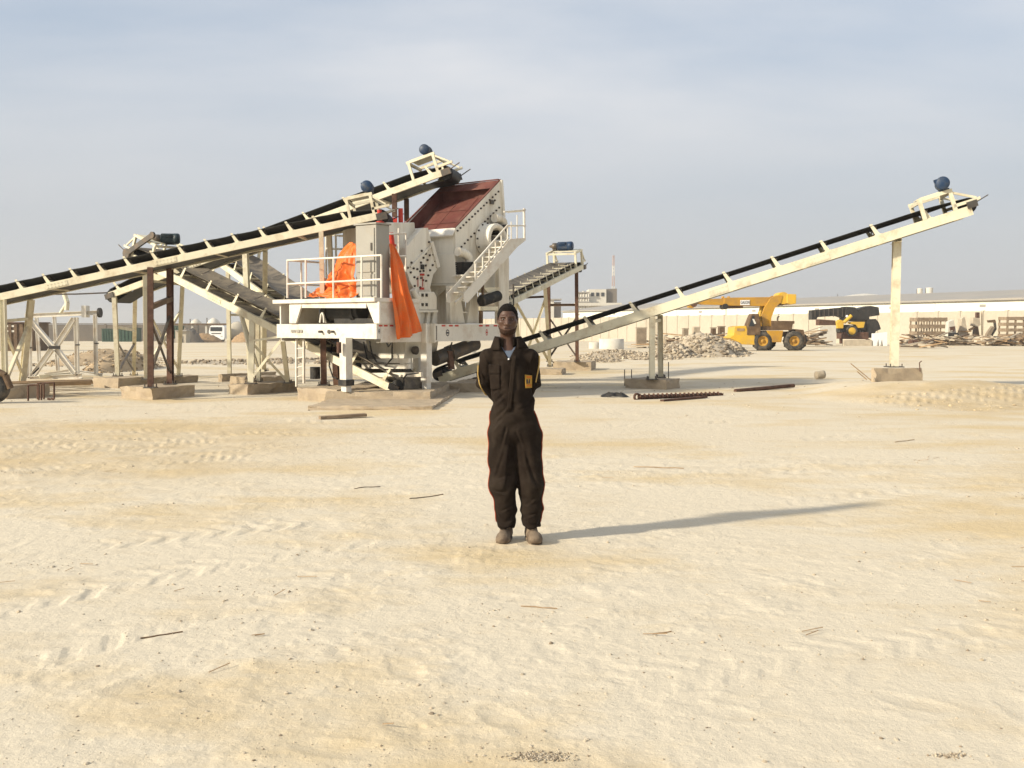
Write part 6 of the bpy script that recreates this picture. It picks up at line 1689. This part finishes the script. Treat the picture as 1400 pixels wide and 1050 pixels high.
for px, py, y in ((1043.5, 465.2, .05), (1086.5, 464.8, .05), (1049, 465.5, 1.75), (1091, 465, 1.75)):
    r = 13.6 / FPX * YC; q = P(px, py, YC + y); q = Vector((q.x, YC + y, gy(YC) + r * .985))
    m = MB(); m.lathe(q, (0, 1, 0), [(0.05, r * .52), (0.0, r * .60), (0.02, r * .82), (.07, r * .95), (.14, r), (.46, r), (.53, r * .95), (.58, r * .8), (.58, 0)], 28)
    for k in range(22):
        a = 2 * math.pi * k / 22; m.box(q + Vector((math.cos(a) * r * .985, .18 + .24 * (k % 2), math.sin(a) * r * .985)), (.07, .22, .09), (Vector((math.cos(a), 0, math.sin(a))), Vector((0, 1, 0)), Vector((-math.sin(a), 0, math.cos(a)))))
    wo = m.build('wheel', M['tyre'], cn)
    m = MB(); m.lathe(q, (0, 1, 0), [(.10, 0), (.10, r * .16), (.16, r * .2), (.18, r * .38), (.05, r * .5), (.07, r * .54)], 20); m.build('rim', M['yellow'], wo)

# ---------------------------------------------------------------- black and yellow crane farther back
YD = 108.0
ck2 = thing('crawler_crane', 'old black and yellow crane parked right of the yellow one', 'crane', tuple(P(1165, 466, YD).xy) + (gy(YD),))
def dpart(pts, y0, y1, name, mat, bevel=0.0):
    m = MB(); m.prism([P(x, y, YD) + Vector((0, y0, 0)) for x, y in pts], Vector((0, y1 - y0, 0))); return m.build(name, M[mat], ck2, bevel=bevel)
bb = dpart([(1112, 424), (1160, 419.6), (1160, 436), (1148, 432), (1136, 432.4), (1120, 433.5), (1119, 437), (1112, 437)], .6, 1.8, 'boom', 'dark', .02)
for k in range(7):
    x = 1116 + k * 6.3; m = MB(); y0 = 424.2 - .09 * (x - 1112); m.prism([P(x, y0, YD) + Vector((0, .5, 0)), P(x + 1.1, y0, YD) + Vector((0, .5, 0)), P(x + 1.1, 433, YD) + Vector((0, .5, 0)), P(x, 433, YD) + Vector((0, .5, 0))], Vector((0, .09, 0))); m.build('boom_rib', M['steel'], bb)
dpart([(1159, 419), (1171, 420), (1176, 429), (1178, 440), (1156, 438)], .3, 2.2, 'cab', 'dark', .02)
dpart([(1175, 423), (1178, 421), (1192, 418), (1203, 420), (1204, 431), (1190, 433), (1190, 437), (1176, 437)], .3, 2.4, 'counterweight', 'dark', .02)
dpart([(1178, 433), (1187, 433), (1187, 452), (1178, 450)], .6, 2.0, 'engine', 'steel')
dpart([(1187, 437), (1199, 436), (1203, 441), (1206, 450), (1199, 453), (1195, 462), (1187, 462)], .3, 2.2, 'engine_housing', 'dark', .02)
dpart([(1144, 441), (1149, 437), (1154, 439), (1153, 449), (1145, 449)], .0, .9, 'step_guard', 'bright_yellow', .03)
m = MB(); m.cyl(P(1154, 441, YD), P(1164, 431.5, YD), .2, 12); m.build('lift_cylinder', M['bright_yellow'], ck2)
dpart([(1163, 440), (1183, 440), (1181, 448), (1174, 448.5), (1170, 444), (1163, 443)], .0, 1.0, 'mudguard', 'bright_yellow', .03)
dpart([(1153, 454), (1188, 454), (1188, 464), (1153, 463.5)], .1, 2.3, 'track_frame', 'rust')
dpart([(1150, 447), (1160, 444), (1176, 446), (1180, 454), (1150, 454)], .3, 2.1, 'carbody', 'dark')
q = P(1165, 452.5, YD - .05); m = MB(); m.lathe(q, (0, 1, 0), [(0, 0), (0, .22), (.05, .3), (.05, .46), (.0, .62), (.3, .62), (.3, 0)], 20); m.build('wheel', M['tyre'], ck2)
m = MB(); m.lathe(q - Vector((0, .02, 0)), (0, 1, 0), [(0, 0), (0, .18), (.03, .40)], 16); m.build('rim', M['bright_yellow'], ck2)
q = P(1158.5, 432.5, YD - .1); m = MB(); m.lathe(q, (0, 1, 0), [(0, 0), (0, .12), (.1, .16), (.1, 0)], 12); m.build('work_lamp', M['truckwhite'], ck2)
dpart([(1150, 463), (1153, 463), (1153, 470), (1150, 470)], .2, .6, 'crawler_leg', 'rust'); dpart([(1186, 463.5), (1190, 463.5), (1190, 470), (1186, 470)], .2, .6, 'crawler_leg', 'rust')
for (pts, mt, lab, nm) in (([(1121, 446), (1143, 445), (1143, 472), (1121, 472)], 'pale', 'pale concrete slab propped left of the black crane', 'concrete_slab'),
                           ([(1120, 436.5), (1142, 438), (1143, 444.6), (1120, 444.8)], None, None, None),
                           ([(1102, 459), (1119, 460), (1119, 473), (1102, 473)], 'pale', 'low pale block with scrap left of the black crane', 'concrete_slab'),
                           ([(1154, 465), (1192, 464.5), (1192, 473), (1154, 473)], 'rock_pale', 'low pale slab in front of the black crane', 'concrete_slab'),
                           ([(1194, 456), (1213, 454), (1213, 473.5), (1208, 473.5), (1206, 464), (1203, 473.5), (1201, 464), (1198, 473.5), (1194, 473.5)], 'truckwhite', 'white trestle board right of the black crane', 'trestle')):
    if nm is None:
        m = MB(); m.prism([P(x, y, YD - 2.0) for x, y in pts], Vector((0, 1.2, 0))); single(m, 'rusty_tank', M['rust'], 'rusty tank seen above the propped pale slab', 'tank', (P(1131, 440, YD - 2).x, YD - 1.4, gy(YD)))
        continue
    m = MB(); m.prism([P(x, y, YD - 4.0) for x, y in pts], Vector((0, .5, 0))); single(m, nm, M[mt], lab, 'slab' if nm != 'trestle' else 'trestle')

# ---------------------------------------------------------------- scrap yard on the right
def crate(x0, y0, x1, y1, Y, dep, label, rows=4, cols=4, mat='greywood', name='timber_crate'):
    a_, c_ = P(x0, y0, Y), P(x1, y1, Y); z0 = gy(Y); zt = a_.z; t = thing(name, label, 'crate', ((a_.x + c_.x) / 2, Y, z0))
    for k in range(cols + 1):
        x = a_.x + (c_.x - a_.x) * k / cols
        for yy in (Y, Y + dep):
            m = MB(); m.box((x, yy, (z0 + zt) / 2), (.14, .12, zt - z0)); m.build('post', M[mat], t)
    for r in range(rows):
        z = z0 + (zt - z0) * (r + .7) / rows; hgt = (zt - z0) / rows * .55
        for yy in (Y - .1, Y + dep + .1):
            m = MB(); m.box(((a_.x + c_.x) / 2, yy, z), (c_.x - a_.x + .2, .06, hgt)); m.build('slat', M[mat], t)
        for xx in (a_.x - .11, c_.x + .11):
            m = MB(); m.box((xx, Y + dep / 2, z - .01), (.06, dep, hgt)); m.build('slat', M[mat], t)
    m = MB(); m.box(((a_.x + c_.x) / 2, Y + dep / 2, z0 + .12), (c_.x - a_.x - .1, dep - .1, .12)); m.build('floor', M[mat], t)
    return t
crate(1256, 434, 1293, 459, 112, 2.2, 'long slatted timber crate in the scrap yard at right', 4, 5)
crate(1378, 433, 1399, 460, 106, 1.8, 'tall slatted timber crate near the right edge', 5, 2)
def scrap(px, py, Y, label, parts, name='scrap_machine'):
    g = P(px, py, Y); t = thing(name, label, 'scrap', (g.x, Y, gy(Y)), 'scrapped machines in the yard')
    for nm, pts, y0, y1, mt in parts:
        m = MB(); m.prism([P(x, y, Y) + Vector((0, y0, 0)) for x, y in pts], Vector((0, y1 - y0, 0))); m.build(nm, M[mt], t)
    return t
scrap(1302, 459, 110, 'small scrapped machine right of the long slatted crate', (('housing', [(1297, 440), (1304, 437), (1306, 447), (1308, 460), (1296, 460)], 0, .8, 'pale'), ('hopper', [(1298, 447), (1305, 446), (1304, 453), (1299, 453)], -.2, -.02, 'rust'), ('base', [(1295, 455), (1309, 455), (1309, 460), (1295, 460)], -.3, -.21, 'dark')))
scrap(1318, 459, 111, 'pale cone-shaped scrap machine in the yard', (('cone', [(1315, 436), (1318.5, 433), (1320, 437), (1322, 450), (1326, 460), (1311, 460), (1314, 450)], 0, .9, 'rock_pale'), ('frame', [(1310, 452), (1327, 452), (1327, 454), (1310, 454)], -.2, -.02, 'wood')))
scrap(1337, 459, 112, 'upright scrap machine with dark top post in the yard', (('post', [(1336, 427), (1340, 427), (1340, 435), (1336, 435)], .1, .5, 'rust'), ('pole', [(1344, 427), (1345, 427), (1345, 458), (1344, 458)], .3, .4, 'wood'), ('body', [(1331, 434), (1339, 435), (1341, 444), (1337, 447), (1330, 445)], 0, .8, 'rock_pale'), ('leg', [(1334, 446.5), (1338, 446.5), (1340, 460), (1333, 460)], .1, .7, 'brownpaint'), ('arm', [(1326, 450), (1334, 446), (1334, 448), (1327, 453)], .1, .4, 'wood')))
scrap(1359, 459, 110, 'leaning scrap frame left of the tall crate', (('plate', [(1350, 456), (1357, 446), (1360, 448), (1354, 460), (1349, 460)], 0, .5, 'rock_dark'), ('frame', [(1352, 438), (1362, 437), (1363, 441), (1353, 441)], .2, .5, 'brownpaint'), ('hoop', [(1360, 441), (1363, 441), (1364, 450), (1358, 460), (1356, 460), (1361, 450)], .2, .35, 'steel')))
def planks(label, px0, px1, y, Y, n, seed, mats=('greywood', 'wood', 'rock_pale', 'brownpaint'), hmax=1.0, lmax=3.4, name='scrap_timber'):
    rr = random.Random(seed); m = MB()
    for k in range(n):
        x = px0 + (px1 - px0) * rr.random(); YY = Y + rr.uniform(-2.5, 2.5); g = P(x, y, YY); l = rr.uniform(.8, lmax); a = rr.uniform(-.6, .6); e = rr.uniform(-.25, .3)
        d = Vector((math.cos(a), math.sin(a) * 1.4, math.sin(e))).normalized(); z = gy(YY) + rr.uniform(.05, hmax) * rr.random() + abs(d.z) * l * .5 + .05
        c = Vector((g.x, YY, z)); m.cur = rr.randrange(len(mats)); m.beam(c - d * l / 2, c + d * l / 2, rr.uniform(.12, .35), rr.uniform(.04, .14))
    Ym = Y; return single(m, name, [M[q] for q in mats], label, 'timber', (P((px0 + px1) / 2, y, Y).x, Y, gy(Y)), kind='stuff')
planks('loose scrap planks strewn along the yard at right', 1240, 1330, 457, 108, 130, 31)
planks('loose scrap planks strewn below the tall right crate', 1345, 1420, 457, 104, 110, 32)
planks('scrap timber heaped right of the yellow crane', 1096, 1122, 460, 100, 40, 33, hmax=1.6)
planks('thin boards lying on the sand right of the tall leg', 1243, 1285, 470, 84, 14, 34, hmax=.2)
planks('scrap timber behind the rubble heap', 880, 1000, 458, 84, 60, 35, hmax=1.2)
m = MB(); g = P(1249, 462, 96); m.cyl((g.x - .3, 96, gy(96) + .35), (g.x + .35, 96.2, gy(96) + .35), .34, 14); single(m, 'steel_drum', M['rust'], 'rusty drum lying right of the tall conveyor leg', 'drum')

# ---------------------------------------------------------------- white steel frame, tyre, timber and steel at left
YF = 30.5
wf = thing('steel_box_truss', 'white painted steel box frame with diagonal braces at the left', 'steel frame', tuple(G(80, 515).xy) + (0,))
def F(x, y, Y=YF): return P(x, y, Y)
def fpart(a, b, w, name='frame_bar', mat='white', Y=YF):
    m = MB(); m.ibeam(F(*a, Y), F(*b, Y), w, w, .012); return m.build(name, M[mat], wf)
fpart((39.5, 434), (39.5, 517), .13, 'post'); fpart((104, 434), (105.5, 513), .11, 'post'); fpart((34, 432), (134, 427.5), .13, 'top_bar'); fpart((40, 518), (112, 514), .16, 'bottom_bar')
fpart((50, 434), (54, 503), .09, 'post', 'white', YF + 1.6); fpart((74, 430), (79, 507), .09, 'post', 'white', YF + 1.6); fpart((130, 430), (131.5, 512), .10, 'post', 'white', YF + .8)
for a, b in (((43, 440), (71, 473)), ((101, 436), (77, 473)), ((71, 477), (46, 512)), ((77, 477), (103, 511))): fpart(a, b, .15, 'diagonal')
m = MB(); m.box(F(74.5, 475, YF - .1), (.34, .06, .10)); m.build('centre_plate', M['dark'], wf)
m = MB(); q = F(137, 427.5); m.cyl(q - Vector((.05, 0, 0)), q + Vector((.02, 0, 0)), .15, 16); m.build('end_flange', M['dark'], wf)
m = MB(); q = F(117, 426); m.box(q, (.13, .3, .36)); m.build('bracket', M['white'], wf)
for x, y in ((41, 475.5), (106, 471.5), (132, 469.5)):
    m = MB(); m.box(F(x, y, YF - .1 if x < 120 else YF + .7), (.09, .12, .04)); m.build('clamp', M['dark'], wf)
m = MB(); m.tube([F(86, 396, YF - .3), F(92, 413.5, YF - .3), F(91, 424, YF - .3)], .07, 10); m.tube([F(92, 413.5, YF - .3), F(82.5, 428, YF - .3)], .05, 8); m.build('bent_pipe', M['cream'], wf)
fpart((60, 512), (100, 506), .10, 'lower_bar', 'white', YF + 1.2); fpart((100, 507), (140, 513), .09, 'lower_bar', 'white', YF + .9)
fpart((39.5, 517), (54, 503), .08, 'side_bar')
sc_ = thing('angle_iron', 'cream steel angle lying on the sand before the white frame', 'steel bar', tuple(G(90, 517).xy) + (0,))
m = MB(); m.angle(G(52, 515, .08), G(98, 511, .12), .10); m.build('bar', M['cream'], sc_)
rr = random.Random(4)
tb = thing('timber_stack', 'low stack of tan planks on the sand behind the left block', 'timber', tuple(G(70, 526).xy) + (0,))
for k in range(7):
    lvl = k % 3; y_ = 524 + (k // 3) * 1.6; a_ = G(16 + rr.uniform(-3, 3), y_ + 1.5, .06 + lvl * .10); b_ = G(127 + rr.uniform(-4, 2), y_ - 1.5, .06 + lvl * .10)
    m = MB(); m.beam(a_ + Z(.03), b_ + Z(.03), .26, .075); m.build('plank', M['wood'], tb)
rb = thing('rebar_cage', 'rusty bent rebar hoops standing right of the left-edge block', 'rebar', tuple(G(58, 547).xy) + (0,))
for x0, x1, y0, yb in ((51.5, 74, 524, 546), (56.5, 60, 526, 547), (38.5, 53, 527, 548)):
    m = MB(); Y = G(x0, yb).y; m.tube([P(x0, yb, Y), P(x0, y0, Y), P(x1, y0 - 1, Y), P(x1, yb - 1, Y)], .02, 6); m.build('hoop', M['rust'], rb)
for x in (65, 70):
    m = MB(); Y = 20.9; m.tube([P(x, 545, Y), P(x + 4, 546, Y)], .025, 6); m.build('bar', M['rust'], rb)
wl = thing('wheel', 'dusty black tyre with yellow-brown hub at the left edge', 'wheel', tuple(G(-4, 551).xy) + (0,))
q = P(-15, 530, 20.6); r = .335; q.z = r
m = MB(); m.lathe(q, (0, 1, 0), [(0.03, r * .55), (0.0, r * .62), (0.02, r * .86), (.05, r * .97), (.09, r), (.22, r), (.27, r * .94), (.28, r * .6), (.28, 0)], 28); m.build('tyre', M['tyre'], wl)
m = MB(); m.lathe(q, (0, 1, 0), [(.05, 0), (.05, r * .2), (.1, r * .25), (.1, r * .4), (.03, r * .55), (.06, r * .58)], 20); m.build('rim', M['wood'], wl)
m = MB(); m.tube([q + Vector((.1, .1, r + .02)), q + Vector((.30, .1, r - .08)), q + Vector((.4, .1, -.02))], .07, 8); m.build('fender', M['brownpaint'], wl)

# ---------------------------------------------------------------- small things on the sand
def hg(px, py):
    g = G(px, py); return Vector((g.x, g.y, gz(g.x, g.y)))
au = thing('steel_auger', 'rusty spiral steel drill rod lying on the sand right of the man', 'steel rod', tuple(hg(925, 545)))
a_, b_ = hg(873, 546.5), hg(986, 540.5); a_.z += .06; b_.z += .02; m = MB(); m.cyl(a_, b_, .045, 10); rod = m.build('shaft', M['rust'], au)
m = MB(); dd_ = (b_ - a_); n = 150; s1 = dd_.cross(Z(1)).normalized(); u1 = s1.cross(dd_.normalized()); prev = None
for k in range(n + 1):
    an = k * .8; c = a_ + dd_ * (k / n); e0 = c + (s1 * math.cos(an) + u1 * math.sin(an)) * .03; e1 = c + (s1 * math.cos(an) + u1 * math.sin(an)) * .075
    if prev: m.add([prev[0], prev[1], e1, e0], [(0, 1, 2, 3)], True)
    prev = (e0, e1)
fo_ = m.build('flight', M['rust'], au); s_ = fo_.modifiers.new('t', 'SOLIDIFY'); s_.thickness = .012
m = MB(); m.lathe(a_ - dd_.normalized() * .05, s1, [(-.02, .05), (-.02, .09), (.02, .09), (.02, .05), (-.02, .05)], 14); m.build('eye', M['rust'], au)
a_, b_ = hg(1005, 536), hg(1085, 531.5); m = MB(); m.cyl(a_ + Z(.02), b_ + Z(.06), .05, 10); single(m, 'steel_pipe', M['rust'], 'thin rusty pipe lying on the sand beyond the spiral rod', 'pipe')
a_, b_ = hg(905, 549), hg(965, 544); m = MB(); m.beam(a_ + Z(.02), b_ + Z(.03), .10, .04); single(m, 'flat_bar', M['rust'], 'short rusty flat bar in front of the spiral rod', 'steel bar')
g = hg(1121, 519); m = MB(); m.lathe(g + Vector((-.13, -.02, .13)), (1, .25, .1), [(0, 0), (0, .10), (.01, .125), (.10, .115), (.20, .125), (.27, .12), (.28, 0)], 16); single(m, 'concrete_cylinder', M['rock'], 'short grey concrete cylinder lying on the sand near the tall leg', 'concrete core')
g = hg(840, 543); m = MB(); rows = []
for i in range(9):
    row = []
    for j in range(15):
        x = -.32 + .64 * j / 14; y = -.12 + .24 * i / 8; row.append(Vector((g.x + x, g.y + y + .05 * math.sin(j), g.z + .01 + max(0, .10 * (1 - (x / .34) ** 2) * (1 - (y / .13) ** 2) * (.6 + .8 * random.Random(i * 31 + j).random())))))
    rows.append(row)
m.sheet(rows); single(m, 'rag', M['dark'], 'crumpled dark rag on the sand between the man and the right conveyor', 'rag')
def stick(px0, py0, px1, py1, r, mat, label, bend=.004, name='stick', cat='stick'):
    a_, b_ = hg(px0, py0), hg(px1, py1); m = MB(); pts = []
    for k in range(6):
        q = lerp(a_, b_, k / 5); q.z = gz(q.x, q.y) + r * .7 + bend * .3 * math.sin(k * 2.1) ** 2; pts.append(q)
    m.tube(pts, r, 6); return single(m, name, M[mat], label, cat, tuple(a_))
stick(192, 873, 250, 867, .004, 'brownpaint', 'thin dark stick on the sand at lower left')
stick(892, 868, 918, 865, .003, 'wood', 'short thin stick on the sand at lower right')
stick(712, 830, 762, 833, .003, 'wood', 'dry yellow straw stalk in front of the man', .015)
stick(866, 638, 935, 641, .005, 'wood', 'long dry reed on the sand right of the man knees', .02)
stick(1223, 606, 1250, 603, .005, 'wood', 'dry reed on the sand below the right bank', .02)
stick(484, 668, 520, 665, .004, 'brownpaint', 'dark twig on the sand left of the man')
stick(560, 682, 606, 676, .005, 'brownpaint', 'dark twig on the sand close to the man left side')
m = MB()
a_, b_ = G(437, 571, .03), G(500, 567, .05); m.beam(a_, b_, .16, .05); single(m, 'plank', M['greywood'], 'short grey plank on the sand before the crusher', 'plank')
for px, py, wx, wy, n_, lab in ((741, 1036, .11, .035, 420, 'dark speckled gravel patch at the bottom edge below the man'), (1298, 1033, .06, .02, 120, 'small dark gravel patch at the bottom right edge')):
    g = hg(px, py); m = MB(); r3 = random.Random(px)
    for _ in range(n_):
        x, y = g.x + r3.gauss(0, wx * .55), g.y + r3.gauss(0, wy * .6); r_ = r3.uniform(.002, .006); m.cur = r3.randrange(3); add_rock(m, (x, y, gz(x, y) + r_ * .4), r_, r3)
    single(m, 'gravel_patch', [M['rock'], M['rock_dark'], M['rock_pale']], lab, 'gravel', tuple(g), kind='stuff')
for px, py, w_, lab in ((1185, 520, 1, 'thin rusty rods sticking up left of the tall block'),):
    t = thing('rebar_rods', lab, 'rebar', tuple(hg(1187, 520)))
    for x0, y0, x1, y1 in ((1191, 520, 1163, 497), (1185, 519, 1172, 508)):
        m = MB(); Y = 23.6; m.tube([P(x0, y0, Y), P(x1, y1, Y)], .012, 6); m.build('rod', M['wood'], t)
t = thing('anchor_rods', 'thin steel rods standing round the right conveyor front block', 'rebar', tuple(hg(860, 520)))
for x, y0, y1 in ((854, 505, 519), (863.5, 505, 517), (914, 495, 516)):
    m = MB(); Y = 26.8; q0, q1 = P(x, y1, Y), P(x, y0, Y); m.tube([Vector((q0.x, Y, .0)), q1], .014, 6); m.build('rod', M['steel'], t)
t = thing('hook_rod', 'thin bent hook rod standing at the right end of the tall block', 'rebar', tuple(hg(1259, 508)))
m = MB(); Y = 24.0; m.tube([P(1258, 508, Y), P(1257, 496, Y), P(1260, 493.5, Y)], .012, 6); m.build('rod', M['rust'], t)
# pebbles, clods and straw: far too many to count
rr = random.Random(77); m = MB()
def in_view():
    y = 1 / rr.uniform(1 / 30.0, 1 / 3.2); return (rr.uniform(-.56, .56) * y, y)
spots = [in_view() for _ in range(1300)]
cl = [in_view() for _ in range(34)]
for cx2, cy2 in cl:
    for _ in range(rr.randrange(12, 46)): spots.append((cx2 + rr.gauss(0, .22), cy2 + rr.gauss(0, .10)))
for _ in range(700): spots.append((rr.uniform(-11, 12), rr.uniform(17.5, 29)))
sx = np.array([s[0] for s in spots]); sy = np.array([s[1] for s in spots]); sz = ground_height(sx, sy)
for x, y, z in zip(sx, sy, sz):
    if math.hypot(x - PG.x, y - PG.y) < .28 or y < 3.0: continue
    r = .0022 * (rr.random() ** -.38) * (1 + y * .09); r = min(r, .008 + .0010 * y)
    m.cur = rr.choice((0, 0, 1, 1, 1, 2)); add_rock(m, (x, y, z + r * .1), r, rr)
single(m, 'pebbles', [M['rock'], M['rock_pale'], M['rock_dark']], 'small pebbles and clods scattered over the sand', 'pebbles', (0, 0, 0), kind='stuff')
m = MB(); b0, b1 = Vector((*BERM[0], 0)), Vector((*BERM[-1], 0)); bd = (b1 - b0).normalized(); bn = Vector((-bd.y, bd.x, 0)); cs = []
for _ in range(240):
    q = b0 + bd * rr.uniform(.2, 11) + bn * rr.choice((rr.gauss(-.5, .6), rr.gauss(.9, .35))); cs.append((q.x, q.y))
cz_ = ground_height(np.array([c[0] for c in cs]), np.array([c[1] for c in cs]))
for (x, y), z in zip(cs, cz_):
    r = min(.010 * (rr.random() ** -.45), .04); add_rock(m, (x, y, z + r * .15), r, rr)
single(m, 'sand_clods', M['clod'], 'loose sand clods along the graded bank at right', 'clods', (b0.x, b0.y, 0), kind='stuff')
m = MB()
for k in range(40):
    cx2, cy2 = cl[rr.randrange(20)]; x, y = cx2 + rr.gauss(0, .4), cy2 + rr.gauss(0, .2)
    if y < 3.0: continue
    z = gz(x, y) + .006; a = rr.uniform(-1, 1); l = rr.uniform(.03, .14); m.beam((x, y, z), (x + l * math.cos(a), y + l * math.sin(a), z + rr.uniform(0, .02)), .004, .003)
single(m, 'straw_litter', M['wood'], 'fine dry straw litter scattered on the sand', 'straw', (0, 0, 0), kind='stuff')

# ---------------------------------------------------------------- dusty air
m = MB(); m.box((0, 350, 11.5), (3400, 2700, 29.0))
hm = bpy.data.materials.new('dust_haze'); hm.use_nodes = True
hn = hm.node_tree.nodes; hn.clear(); ho_ = hn.new('ShaderNodeOutputMaterial'); pv = hn.new('ShaderNodeVolumePrincipled')
pv.inputs['Color'].default_value = (0.93, 0.91, 0.87, 1); pv.inputs['Density'].default_value = 0.0006; pv.inputs['Anisotropy'].default_value = 0.25
hm.node_tree.links.new(pv.outputs[0], ho_.inputs['Volume'])
single(m, 'haze', hm, 'thin pale dust haze in the air over the yard', 'haze', (0, 350, -3.0), kind='stuff')
